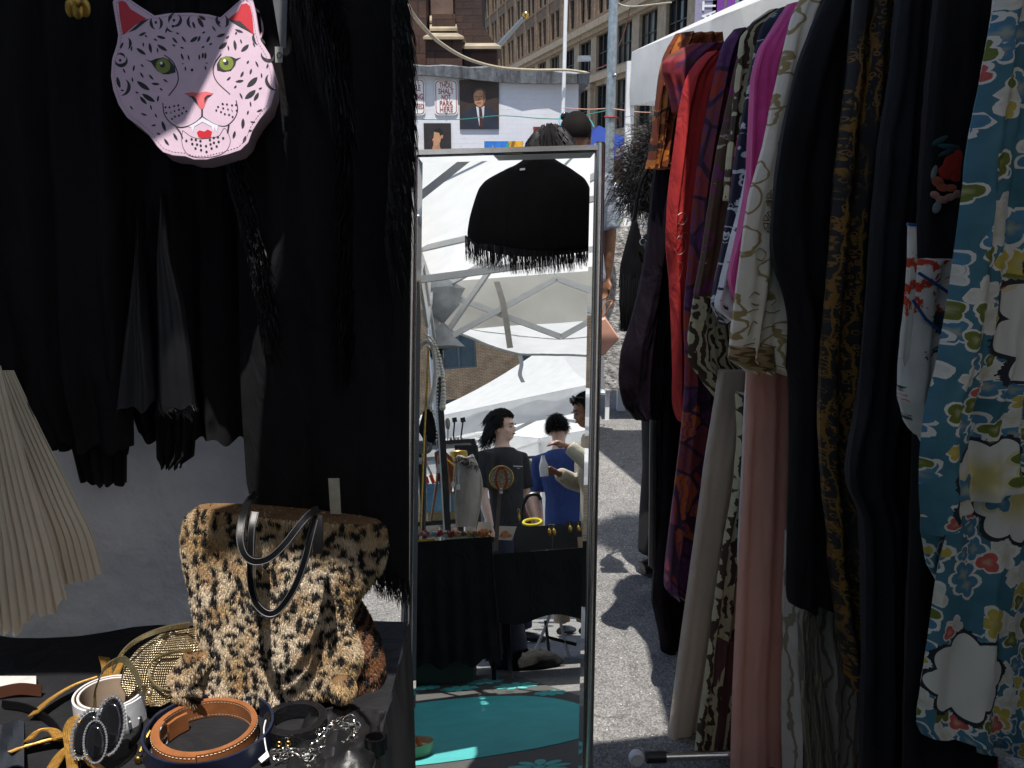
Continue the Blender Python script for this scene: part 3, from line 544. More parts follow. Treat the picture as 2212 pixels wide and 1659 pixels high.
for s0, s1, z0, z1, k in wins:
    key = (round(s1-s0, 2), round(z1-z0, 2))
    if key not in cache:
        w_, h_ = key; fr = MB(); gl = MB(); g3 = []
        def lb(mb, a0, a1, d0, d1, z_0, z_1): mb.box((FU*(a0+a1)/2+FN*(d0+d1)/2+np.array([0, 0, (z_0+z_1)/2])), (a1-a0, d1-d0, z_1-z_0), M3=F3)
        lb(fr, 0, w_, -.4, -.25, 0, .1); lb(fr, 0, w_, -.4, -.25, h_-.1, h_); nmu = 3 if w_ > 2 else 1
        for j in range(nmu+1): x = w_*j/nmu; x = min(max(x, .06), w_-.06); lb(fr, x-.06, x+.06, -.4, -.25, .1, h_-.1)
        lb(fr, 0, w_, -.4, -.28, h_*.5-.04, h_*.5+.04); lb(gl, .03, w_-.03, -.52, -.42, .03, h_-.03)
        fm = fr.mesh('window', smooth=False); gm = gl.mesh('pane', smooth=False); fm.materials.append(WFR); gm.materials.append(GLS); cache[key] = (fm, gm)
    fm, gm = cache[key]; o = bpy.data.objects.new('window', fm); COL.objects.link(o); o.parent = T; o.location = Vector(fp(s0, 0, z0)-fp(95, 0, 0))
    if len(wins) and (int(s0*7+z0*3) % 4 == 0): gm = BL.setdefault(key, gm.copy()); gm.materials[0] = BLD
    o2 = bpy.data.objects.new('pane', gm); COL.objects.link(o2); o2.parent = o
# banner on a lamp post
T = thing('street_banner', 'purple and lilac street banner with white vertical lettering', 'banner', at(1590, 400, 30)*np.array([1, 1, 0]))
a = at(1508, -130, 30); b = at(1546, 62, 30); c = (a+b)/2; mb = MB(); mb.box(c, (b[0]-a[0], .03, a[2]-b[2])); part('lilac_strip', mb, M('lilac vinyl', (.24, .23, .33), .6), T, False)
mb = MB(); a2 = at(1546, -130, 30); b2 = at(1562, 56, 30); mb.box((a2+b2)/2, (b2[0]-a2[0], .03, a2[2]-b2[2])); a2 = at(1577, -130, 30); b2 = at(1590, 40, 30); mb.box((a2+b2)/2, (b2[0]-a2[0], .03, a2[2]-b2[2])); part('purple_strip', mb, M('purple vinyl', (.16, .03, .26), .6), T, False)
mb = MB(); puttext(mb, 'FLATIRON', .60, at(1534, -2, 29.96), (0, 0, 1), (-1, 0, 0), (0, -1, 0), .0, 2.15); part('lettering', mb, M('white vinyl', (.72, .72, .74), .6), T, False)
mb = MB(); q = at(1570, 400, 30); mb.tube([(q[0], 30.05, 0), (q[0], 30.05, 12)], .09, 10); part('lamp_post', mb, STEEL, T)
# ================================================================ mirror
CHROME = M('brushed chrome', (.62, .60, .57), .22, 1, var=.08, vs=40); MIRR = M('mirror silvering', (.93, .95, .94), .0, 1, var=0); BACK = M('mirror backing', (.05, .045, .04), .8)
tl, tr, bl, br = mh(903, 340), mh(1285, 329), mh(886, 1670), mh(1258, 1670)
def down(a, b): k = (a[2]-.03)/(a[2]-b[2]); return a+(b-a)*k
bl, br = down(tl, bl), down(tr, br)
T = thing('floor_mirror', 'tall leaning mirror in a chrome frame standing on the asphalt', 'mirror', ((bl+br)/2)*np.array([1, 1, 0]))
def pm(u, v, lift=0): return (tl*(1-u)+tr*u)*(1-v)+(bl*(1-u)+br*u)*v+MN*lift
bu, bv = .026, .008
o_ = [pm(0, 0), pm(1, 0), pm(1, 1), pm(0, 1)]; i_ = [pm(bu, bv, .0005), pm(1-bu, bv, .0005), pm(1-bu, 1-bv, .0005), pm(bu, 1-bv, .0005)]
mb = MB(); mb.add(i_, [(3, 2, 1, 0)]); part('glass', mb, MIRR, T, False)
for k in range(4): mb = MB(); mb.add([o_[k], o_[(k+1) % 4], i_[(k+1) % 4], i_[k]], [(3, 2, 1, 0)]); part('glass_bevel', mb, MIRR, T, False)
mb = MB(); mb.plate([pm(-.02, -.002, -.004), pm(1.02, -.002, -.004), pm(1.02, 1.002, -.004), pm(-.02, 1.002, -.004)], -MN, .012); part('backing_board', mb, BACK, T, False)
for u, du in ((0, -.030), (1, .030)):
    a_, b_ = pm(u+du, -.012, -.002), pm(u+du, 1.012, -.002); mb = MB(); mb.tube([a_, a_*.6+b_*.4, b_], .0125, 20); part('frame_post', mb, CHROME, T)
    mb = MB(); d_ = (a_-b_)/np.linalg.norm(a_-b_); mb.lathe([(.001, .0), (.0115, 0), (.0115, .003), (.001, .004)], a_, d_, 16); part('post_cap', mb, M('bronze cap', (.20, .15, .12), .35, 1), T)
for v in (-.006, 1.006): mb = MB(); mb.beam(pm(-.03, v, .001), pm(1.03, v, .001), .011, .014, MN); part('frame_rail', mb, CHROME, T, False)
# ================================================================ table and sheet at the left
BLK = M('black cloth', (.008, .008, .009), .85, var=.3, vs=9, bump=.25, bs=900, spec=.2); BLKL = M('black leather', (.003, .003, .0035), .36, var=.2, bump=.12, bs=700, spec=.3); TZ = .6
TBLK = M('black table cloth', (.009, .009, .011), .75, var=.35, vs=12, bump=.2, bs=500, spec=.3)
T = thing('display_table', 'low table under a black cloth, covered with belts and bags', 'table', (-.8, 1.38, 0))
mb = MB(); N = 30; xe = -.214
mb.grid([[(-1.6+(xe+1.6)*j/N, 1.06+.60*i/16, TZ-.001+.0015*math.sin(j*1.3+i)+.001*math.sin(i*2.1)) for j in range(N+1)] for i in range(17)])
mb.grid([[(xe+.004*math.sin(i*1.1)+.012*k/8*(1+math.sin(i*.9+k*.2)), 1.06+.60*i/24, TZ-.001-.56*k/8) for k in range(9)] for i in range(25)])
mb.grid([[(-1.6+(xe+1.6)*j/60, 1.06-.015*k/8*(1+math.sin(j*.8)), TZ-.001-.56*k/8) for j in range(61)] for k in range(9)]); part('cloth', mb, TBLK, T)
mb = MB(); mb.box((-.93, 1.36, TZ-.02), (1.40, .56, .03)); part('top', mb, M('table board', (.2, .19, .18), .6), T, False)
for x in (-.27, -1.5):
    for y in (1.14, 1.58): mb = MB(); mb.beam((x, y, 0), (x, y, TZ-.035), .03); part('leg', mb, STEEL, T, False)
SHEET = Mtrans('white muslin', (.80, .81, .82), .12, var=.08, vs=14, bump=.5, bs=30)
mb = MB(); G = []
for i in range(50):
    v = i/49; row = []
    for j in range(70):
        u = j/69; p = at(-120+u*850, 640+v*840, 1.66); s_ = max(0, v-.72)/.28
        row.append(p+np.array([.0, -.10*s_**1.5-.012*math.sin(u*11+v*6)*(.4+v)-.014*math.sin(v*20+u*5+2*math.sin(u*7))*v-.02*math.sin(u*4.2)*v, .0]))
    G.append(row)
mb.grid(G); single('backdrop_sheet', 'white muslin sheet hung behind the bags', 'sheet', mb, SHEET)
mb = MB(); G = []
for i in range(26):
    row = []
    for j in range(26):
        x = -.35+.16*i/25; y = 1.075+.27*j/25; z = TZ+.006+.022*abs(mnoise.noise(Vector((x*26, y*17, 3.))))+.008*mnoise.noise(Vector((x*70, y*60, 1.)))
        if x > -.217: z -= (x+.217)*9*(.6+.4*math.sin(y*40)); x = -.217+(x+.217)*.35
        if i == 0 or j in (0, 25): z = min(z, TZ+.002)
        row.append((x, y, z))
    G.append(row)
mb.grid(G); mb.grid([[np.array(q)-np.array([0, 0, .003]) for q in r] for r in G]); single('crumpled_leather', 'crumpled black leather garment over the table corner next to the mirror', 'leather', mb, M('soft black leather', (.008, .008, .009), .38, var=.2, bump=.3, bs=160))
# ---- cream pleated skirt
CREAM = Mtrans('cream chiffon', (.93, .84, .69), .34, var=.06, bump=0)
T = thing('pleated_skirt', 'cream pleated chiffon skirt hanging at the left edge', 'skirt', at(40, 1300, 1.45))
part('back_panel', cloth([(-90, 800, 30, 800), (-90, 940, 88, 925), (-75, 1070, 146, 1040), (-60, 1190, 200, 1150), (-60, 1330, 224, 1240)], at(60, 1100, 1.50), (0, -1, .08), .006, pleat=19, amp=.007, nu=190, nv=30, hem=.003, seed=3), CREAM, T)
part('front_panel', cloth([(-160, 780, 2, 790), (-160, 900, 30, 900), (-160, 1050, 75, 1050), (-160, 1220, 112, 1170), (-170, 1470, 146, 1298)], at(20, 1100, 1.46), (0, -1, .08), .006, pleat=17, amp=.008, nu=170, nv=30, hem=.008, seed=5), CREAM, T)
# ---- black dresses
BD = M('black crepe', (.0075, .0072, .0085), .8, var=.3, vs=6, bump=.2, bs=700, spec=.2); BS = M('black satin', (.009, .009, .011), .42, var=.2, vs=10, bump=.1, bs=400); CHIF = Mtrans('black chiffon', (.012, .012, .013), .3, bump=0)
YB = 1.54
T = thing('black_dress', 'black layered chiffon dress hanging leftmost, hem above the pleated skirt', 'dress', at(150, 1000, YB))
part('front_layer', cloth([(-60, -60, 250, -60), (-60, 300, 262, 300), (-40, 650, 275, 640), (-10, 850, 288, 830), (40, 955, 290, 965)], at(100, 500, YB), (0, -1, 0), .05, folds=3.2, amp=.013, seed=2, nu=60), BD, T)
part('middle_layer', cloth([(40, 700, 270, 700), (75, 900, 275, 900), (80, 968, 280, 975)], at(100, 800, YB+.03), (0, -1, 0), .02, folds=6, amp=.008, seed=8), CHIF, T)
part('hem_layer', cloth([(120, 800, 272, 800), (150, 950, 275, 950), (172, 1040, 274, 1048)], at(200, 900, YB+.04), (0, -1, 0), .012, folds=4, amp=.006, seed=9), CHIF, T)
T = thing('black_dress', 'black satin dress with a torn ruffled hem behind the cat face bag', 'dress', at(380, 950, YB))
part('skirt', cloth([(230, -60, 570, -60), (240, 300, 560, 300), (250, 600, 545, 600), (256, 780, 535, 780), (300, 940, 530, 950)], at(380, 500, YB+.03), (0, -1, 0), .05, folds=2.6, amp=.014, seed=14, nu=60), BD, T)
part('lit_satin_patch', cloth([(303, 440, 307, 440), (292, 560, 312, 560), (274, 700, 322, 690), (262, 800, 334, 790), (252, 885, 343, 872)], at(300, 700, YB-.03), (0, -1, 0), .03, folds=1.2, amp=.004, seed=21), BS, T)  # this panel and the next stand in for lit patches on the skirt
part('lit_satin_patch', cloth([(352, 420, 356, 420), (340, 560, 374, 560), (339, 650, 397, 650), (340, 760, 412, 760), (340, 876, 424, 884)], at(370, 700, YB-.035), (0, -1, 0), .03, folds=1, amp=.003, seed=25), BS, T)
part('ruffle', cloth([(332, 860, 428, 868), (336, 930, 424, 930), (338, 985, 420, 985), (352, 1003, 392, 1004)], at(380, 900, YB-.01), (0, -1, 0), .02, folds=5, amp=.008, seed=29), BD, T)
mb = MB()
for k in range(60):
    a_ = at(340+85*random.random(), 872+6*jit(), YB-.045); mb.tube([a_, a_+np.array([jit(.006), -.004, -.006-.008*random.random()]), a_+np.array([jit(.012), jit(.006), -.012-.02*random.random()])], [.0006, .0005, .0002], 3)
part('frayed_threads', mb, BS, T, kind='stuff')
YF = 1.50
T = thing('fringed_shawl_dress', 'long black dress with cascading fringe beside the mirror', 'dress', at(700, 1200, YF))
part('body', cloth([(500, -60, 880, -60), (505, 300, 884, 300), (515, 600, 884, 600), (520, 850, 884, 850), (532, 1040, 884, 1040), (545, 1100, 884, 1120), (560, 1180, 884, 1265)], at(700, 600, YF+.02), (0, -1, 0), .05, folds=2.2, amp=.009, seed=33, nu=70, nv=70), BD, T)
FRG = M('black silk fringe', (.005, .005, .006), .42, var=.2, spec=.4)
def strands(fn, n, r=.0009):
    mb = MB()
    for _ in range(n): P = fn(); mb.tube(P, [r]*(len(P)-1)+[r*.4], 3, False)
    return mb
def casc(pts, sp, ln_, out, Yp):
    q = catmull([np.array([*p, 0.]) for p in pts], 12)
    def f():
        c = q[random.randrange(len(q))]; x, y = c[0]+jit(sp), c[1]+jit(10); a_ = at(x, y, Yp-.012*random.random()); l = ln_*(.6+.8*random.random()); s_ = out*(.5+random.random())
        return [a_, a_+np.array([s_*.35, -.02*random.random()-.006, -l*.3]), a_+np.array([s_*.8, -.018*random.random()-.004, -l*.7]), a_+np.array([s_, -.008*random.random(), -l])]
    return f
part('left_fringe', strands(casc([(500, 300), (520, 400), (545, 500), (565, 600), (582, 700)], 16, .06, .012, YF-.015), 900), FRG, T, kind='stuff')
part('middle_fringe', strands(casc([(700, -40), (740, 60), (750, 200), (752, 400), (750, 600), (756, 760)], 14, .06, -.01, YF-.015), 1300), FRG, T, kind='stuff')
part('right_fringe', strands(casc([(858, -40), (862, 100), (862, 200), (856, 300), (850, 420), (845, 520)], 14, .09, .014, YF-.02), 1500), FRG, T, kind='stuff')
part('shoulder_fringe', strands(casc([(650, -30), (680, 20), (710, 80), (738, 180)], 26, .10, .012, YF-.015), 700), FRG, T, kind='stuff')
part('hem_fringe', strands(lambda: (lambda a_: [a_, a_+np.array([jit(.003), -.004, -.02]), a_+np.array([jit(.006), -.003, -.03-.035*random.random()])])(at(540+345*(q_ := random.random()), 1085+q_*170, YF-.005)), 700), FRG, T, kind='stuff')
# grey backdrop cloth as a plate in the gap between the dresses, small tags
mb = MB(); mb.plate([at(585, -30, YF-.035), at(622, -30, YF-.035), at(618, 106, YF-.035), at(606, 100, YF-.035)], (0, -1, 0), .0015); single('grey_gap_plate', 'narrow grey plate standing for background cloth seen between the black dresses', 'gap_filler', mb, M('grey backdrop cloth', (.16, .165, .175), .8), smooth=False)  # thin plate standing for the background seen through a gap
mb = MB(); mb.plate([at(594, 101, YF-.04), at(611, 101, YF-.04), at(610, 135, YF-.04), at(595, 135, YF-.04)], (0, -1, 0), .001); T = thing('price_tag', 'small pale price tag right of the cat face bag', 'tag', at(602, 135, YF-.04)); part('card', mb, M('tag card', (.45, .44, .41), .7), T, False)
mb = MB(); mb.ring([at(603+5*math.cos(t), 119+6*math.sin(t), YF-.042) for t in np.linspace(0, 6.28, 12, endpoint=False)], .0006, 4); part('printed_ring', mb, BLKPL, T)
mb = MB(); mb.plate([at(709, 1033, YF-.06), at(733, 1033, YF-.06), at(737, 1110, YF-.06), at(714, 1110, YF-.06)], (0, -1, 0), .001); T = thing('price_tag', 'faded paper tag sticking up behind the leopard bag', 'tag', at(722, 1110, YF-.06)); part('card', mb, M('faded card', (.46, .42, .33), .75, var=.2, vs=60), T, False)
# gold ornament
T = thing('gold_pendant', 'antique gold flower pendant at the top left edge', 'pendant', at(168, 38, 1.45)); GOLDA = M('antique gold', (.42, .26, .06), .38, 1, var=.35, vs=90, bump=.3, bs=250)
for k, (dx, an) in enumerate(((-16, .5), (0, 0), (16, -.5))):
    c_ = at(168+dx, 22-abs(dx)*.3, 1.44-.004*(dx == 0)); mb = MB(); mb.ball(c_, (.0085, .004, .014), 10, 7); part('petal', mb, GOLDA, T)
mb = MB(); mb.tube([at(150, -40, 1.44), at(156, 0, 1.44), at(166, 12, 1.438)], .002, 6); part('stem', mb, GOLDA, T); mb = MB(); mb.ball(at(168, 6, 1.43), .006); part('bead', mb, GOLDA, T)
# ================================================================ cat face bag
PN = np.array([.11, -.95, .26]); PN /= np.linalg.norm(PN); PP = at(420, 190, 1.43)
pq = lambda zx, zy, lift=0: on(196.4+zx*.2273, zy*.2273, PP, PN)+PN*lift
PINK = M('pale pink leatherette', (.66, .49, .60), .38, var=.05, vs=30, bump=.06, bs=800); PINKD = M('pink gusset', (.50, .33, .38), .42, var=.08, bump=.06, bs=600)
INK = M('black ink', (.008, .009, .012), .45, var=0); REDP = M('red print', (.55, .012, .025), .4, var=.05); OL = M('olive print', (.20, .25, .035), .35, var=.2, vs=50); CORAL = M('coral print', (.70, .14, .16), .4, var=.1); PALE = M('pale tooth print', (.72, .72, .80), .4, var=.05); WHT = M('white dot', (.9, .9, .9), .3, var=0)
out = [(215, 20), (232, -22), (290, -34), (350, -12), (420, 40), (600, 155), (750, 132), (950, 128), (1120, 145), (1235, 172), (1430, 0), (1485, -28), (1530, -5), (1560, 120), (1585, 290), (1610, 390), (1690, 520), (1738, 700), (1745, 850), (1700, 1010), (1600, 1130), (1530, 1240), (1490, 1350), (1420, 1420), (1300, 1460), (1100, 1510), (980, 1510), (900, 1480), (780, 1470), (690, 1440), (640, 1390), (560, 1280), (470, 1200), (350, 1110), (270, 990), (220, 850), (198, 720), (210, 560), (255, 420), (268, 330), (245, 200), (225, 80)]
sm = [c for i in range(len(out)) for c in [np.array(out[i], float)]]
T = thing('cat_face_bag', 'pale pink handbag shaped as a leopard face with green eyes and red ears', 'handbag', pq(1050, 1510, -.04))
ctr = np.array([970., 760.])
def inset(k, lift): return [pq(*(ctr+(p-ctr)*k), lift) for p in sm]
mb = MB(); n_ = len(sm); R0 = [inset(.985, -.052), inset(1, -.049), inset(1.0, -.006), inset(.996, -.0015), inset(.985, 0)]
vs = [q for r in R0 for q in r]; fs = [(i*n_+j, i*n_+(j+1) % n_, (i+1)*n_+(j+1) % n_, (i+1)*n_+j) for i in range(4) for j in range(n_)]
mb.add(vs, fs); mb.add(R0[0], [tuple(range(n_))[::-1]]); part('gusset', mb, PINKD, T, angle=30)
mb = MB(); mb.add(inset(.992, .0006), [tuple(range(n_))]); part('face_panel', mb, PINK, T, False)
mb = MB(); mb.ring(inset(.999, -.001), .0017, 6); part('piping', mb, PINK, T)
mb = MB(); q = inset(.965, .001); st = []
for i in range(n_):
    a_, b_ = q[i], q[(i+1) % n_]; m_ = max(1, int(np.linalg.norm(b_-a_)/.0042))
    for k in range(m_): st.append((a_+(b_-a_)*(k+.15)/m_, a_+(b_-a_)*(k+.7)/m_))
for a_, b_ in st: mb.tube([a_, b_], .0004, 4)
part('stitching', mb, M('pink thread', (.30, .16, .24), .6), T, kind='stuff')
def prt(name, shapes, mat, lift):
    mb = MB()
    for s_ in shapes: mb.plate([pq(x, y, .0007) for x, y in s_], PN, lift)
    part(name, mb, mat, T, False, kind='stuff' if len(shapes) > 1 else None)
def leaf(cx, cy, L, an, w=None):
    w = w or max(9, L*.17); a = math.radians(an); c_, s_ = math.cos(a), math.sin(a); P = []
    for k in range(9): u = -1+k/4; P.append((u*L/2, w*(1-u*u)**.8))
    for k in range(7, 0, -1): u = -1+k/4; P.append((u*L/2, -w*.75*(1-u*u)**.8))
    return [(cx+x*c_-y*s_, cy+x*s_+y*c_) for x, y in P]
def cres(cx, cy, r, a0, a1, w): A = np.radians(np.linspace(a0, a1, 12)); return [(cx+r*math.cos(t), cy+r*math.sin(t)) for t in A]+[(cx+(r-w*math.sin(math.pi*k/11))*math.cos(t), cy+(r-w*math.sin(math.pi*k/11))*math.sin(t)) for k, t in list(enumerate(A))[::-1]]
lp = [(490, 325, 75, -25, 14), (525, 345, 32, 45), (670, 355, 90, 15), (615, 378, 40, 30), (500, 425, 42, 90), (567, 458, 100, 80), (680, 455, 112, 32), (635, 480, 50, 85), (480, 490, 110, 35), (295, 435, 70, 115), (388, 465, 48, 100), (720, 290, 58, 110), (825, 318, 38, 20), (800, 385, 75, 50), (885, 375, 70, 55), (790, 432, 38, 30), (868, 455, 36, 20), (870, 540, 70, 70), (930, 548, 55, 75), (875, 608, 25, 0, 5), (900, 655, 45, 85), (410, 650, 62, 100), (490, 625, 40, 45), (487, 715, 62, 60), (575, 735, 68, 50), (397, 760, 48, 80), (710, 768, 55, 35), (615, 798, 80, 5), (500, 815, 150, 35), (670, 850, 38, 40), (440, 880, 36, 20), (550, 930, 145, 32), (500, 955, 100, 48), (640, 940, 62, 100), (388, 1025, 48, 50), (573, 1022, 52, 80), (505, 1088, 62, 20), (620, 1100, 45, 60), (598, 1192, 46, -10), (695, 1200, 105, 70), (645, 1272, 38, 20), (805, 1300, 82, 60), (720, 1350, 80, 55), (265, 785, 115, 75), (300, 860, 34, 0), (318, 675, 52, 60), (830, 1005, 20, 50), (797, 1057, 22, 60), (762, 1072, 28, 95, 5)]
ax = lambda y: 905+.137*y
def mirr(x, y): x2 = 2*ax(y)-x; return x2, y-(x2-x)*.033
SH = [leaf(*a) for a in lp]; SH += [[mirr(*p) for p in s_] for s_ in SH]; 
CR = [cres(620, 220, 62, 95, 235, 30), cres(628, 225, 58, -80, 75, 28), cres(290, 580, 62, -40, 190, 36), cres(285, 545, 42, -150, 20, 22), cres(300, 830, 80, -70, 100, 34), cres(800, 190, 66, 150, 270, 30), cres(806, 195, 62, -70, 130, 30), cres(970, 210, 60, 100, 250, 30), cres(330, 415, 60, -70, 70, 28), cres(760, 265, 40, 60, 200, 18)]
SH += CR+[[mirr(*p) for p in s_] for s_ in CR[:5]+CR[8:9]]+[leaf(1045, 215, 110, 60, 22), leaf(1060, 170, 80, 30, 18), leaf(980, 240, 70, 70, 14), leaf(980, 375, 90, -35, 20), leaf(1065, 530, 60, 95, 12)]
dot = lambda x, y, r=15: ell(x, y, r*.9, r, 8)
SH += [dot(*p) for p in ((618, 215), (790, 195), (280, 575), (962, 667), (780, 252), (1218, 215))]
WD = [(710, 1022), (748, 1022), (793, 1010), (833, 1003), (718, 1075), (838, 1045), (882, 1028), (868, 1078), (908, 1060), (800, 1110), (838, 1100), (772, 1132)]
SH += [dot(x, y, 11) for x, y in WD]+[dot(*mirr(x, y), 11) for x, y in WD]
SH += [dot(x, y, 13) for x, y in ((908, 1340), (958, 1325), (998, 1330), (1042, 1342), (1132, 1332), (1168, 1312), (1208, 1305), (1258, 1315), (965, 1370), (1010, 1375), (1045, 1385), (1095, 1390), (1138, 1373), (1170, 1358), (1215, 1350), (995, 1412), (1048, 1428), (1100, 1445), (1148, 1412), (1196, 1393))]
SH = [s_ for s_ in SH if not (s_[0][0] > 1690 or s_[0][0] < 225)]
prt('printed_spots', SH, INK, .0003)
for s_ in ([(262, 20), (300, 8), (335, 25), (380, 90), (530, 180), (420, 240), (340, 310), (305, 335), (275, 160)], [(1550, 330), (1300, 185), (1400, 110), (1430, 45), (1480, 32), (1512, 60), (1535, 150)]): prt('printed_ear', [s_], REDP, .0004)
prt('printed_ear_shadow', [[(562, 178), (480, 205), (360, 310), (425, 285), (500, 225)], [(1300, 185), (1420, 205), (1530, 312), (1430, 262)]], INK, .0006)
for s_ in ([(520, 568), (570, 580), (620, 560), (690, 548), (750, 572), (800, 635), (806, 690), (740, 708), (690, 708), (630, 675), (590, 620), (575, 597)], [(1425, 548), (1380, 560), (1340, 542), (1285, 535), (1230, 556), (1198, 615), (1200, 668), (1260, 684), (1330, 674), (1372, 622), (1382, 580)]): prt('printed_eyelid', [s_], INK, .0004)
for cx, cy, r in ((688, 628, 70), (1290, 605, 67)):
    prt('printed_iris', [ell(cx, cy, r, r, 20)], OL, .0006); prt('printed_pupil', [ell(cx-5, cy-8, 25, 26, 14)], INK, .0008); prt('printed_glint', [ell(cx-17, cy-25, 14, 14, 10)], WHT, .001)
prt('printed_nose', [[(888, 890), (960, 878), (1020, 885), (1090, 872), (1165, 888), (1120, 920), (1092, 980), (1072, 1030), (1050, 1045), (1020, 1010), (985, 950), (930, 910)]], CORAL, .0004)
prt('printed_nostrils', [[(930, 912), (975, 918), (1005, 945), (1022, 1005), (985, 965), (960, 930)], [(1150, 903), (1108, 907), (1080, 932), (1080, 985), (1106, 935)]], INK, .0006)
prt('printed_teeth', [[(930, 1205), (1060, 1122), (1212, 1195), (1196, 1258), (1175, 1210), (1165, 1262), (1150, 1205), (1060, 1160), (985, 1205), (968, 1260), (955, 1215)]], PALE, .0004)
prt('printed_tongue', [[(1008, 1262), (1030, 1240), (1080, 1252), (1112, 1232), (1152, 1252), (1140, 1308), (1060, 1318), (1022, 1302)]], REDP, .0004)
mb = MB()
for pth, r in (([(700, 525), (780, 590), (826, 700), (820, 800), (740, 912)], 5), ([(1240, 515), (1180, 600), (1163, 680), (1200, 780), (1322, 895)], 5), ([(1058, 1040), (1058, 1105)], 9), ([(1058, 1105), (1000, 1160), (920, 1200), (840, 1210), (760, 1170), (700, 1090), (683, 980)], 4.5), ([(1058, 1105), (1150, 1165), (1230, 1195), (1300, 1190), (1370, 1120), (1395, 1040), (1380, 955)], 4.5), ([(810, 1205), (850, 1260), (870, 1312)], 8), ([(1312, 1190), (1300, 1262)], 8), ([(872, 1240), (864, 1340), (885, 1420), (940, 1480), (1050, 1500), (1200, 1480), (1290, 1430), (1325, 1350), (1310, 1280), (1270, 1220), (1220, 1290), (1150, 1310), (1040, 1320), (950, 1295), (872, 1240)], 2.6)):
    mb.tube([pq(p[0], p[1], .0007) for p in catmull([np.array([*p, 0.]) for p in pth], 6)], [r*.00017*1.0]*(6*(len(pth)-1)+1), 5)
part('printed_lines', mb, INK, T, kind='stuff')
mb = MB(); mb.strap([pq(1500, -10, -.03), pq(1590, 60, -.035), pq(1605, 220, -.037), pq(1580, 300, -.035)], PN, .02, .003); part('strap_tab', mb, PINKD, T); mb = MB(); mb.ring([pq(255+28*math.cos(t), 320+28*math.sin(t), -.02) for t in np.linspace(0, 6.28, 14, endpoint=False)], .0013, 6); part('strap_ring', mb, GOLDA, T)
# ================================================================ leopard fur bag
BN = np.array([.05, -1, .16]); BP = at(600, 1330, 1.40)
core = cloth([(432, 1090, 822, 1126), (402, 1112, 834, 1150), (393, 1160, 836, 1190), (396, 1210, 824, 1225), (408, 1255, 796, 1262), (416, 1300, 768, 1300), (426, 1345, 756, 1335), (432, 1390, 770, 1372), (430, 1430, 782, 1415), (424, 1460, 772, 1450), (420, 1488, 748, 1484), (452, 1500, 700, 1500)], BP, BN, .085, folds=1.3, amp=.0028, seed=41, nu=40, nv=60, hem=0)
lobe = cloth([(735, 1285, 765, 1290), (740, 1330, 796, 1338), (745, 1380, 818, 1388), (750, 1420, 828, 1430), (748, 1462, 826, 1465), (720, 1492, 795, 1492)], at(780, 1400, 1.45), BN, .09, folds=1, amp=.006, seed=43, nu=16, nv=26, hem=0)
lobe.uv = {}; core.uv = {}
T = thing('leopard_fur_bag', 'leopard print fur tote with black leather handles on the table', 'handbag', at(600, 1522, 1.40))
FURB = M('fur backing', (.14, .075, .03), .9)
part('body', core, FURB, T); part('side_lobe', lobe, FURB, T)
curl = MB(); curl.tube([at(448, 1422, 1.36), at(412, 1432, 1.345), at(393, 1462, 1.34), at(400, 1492, 1.335), at(425, 1512, 1.335)], [.012, .02, .023, .02, .012], 10); part('curled_corner', curl, FURB, T)
ear = MB(); ear.ball(at(738, 1484, 1.33), (.021, .02, .02), 12, 8); part('corner_tuft', ear, FURB, T)
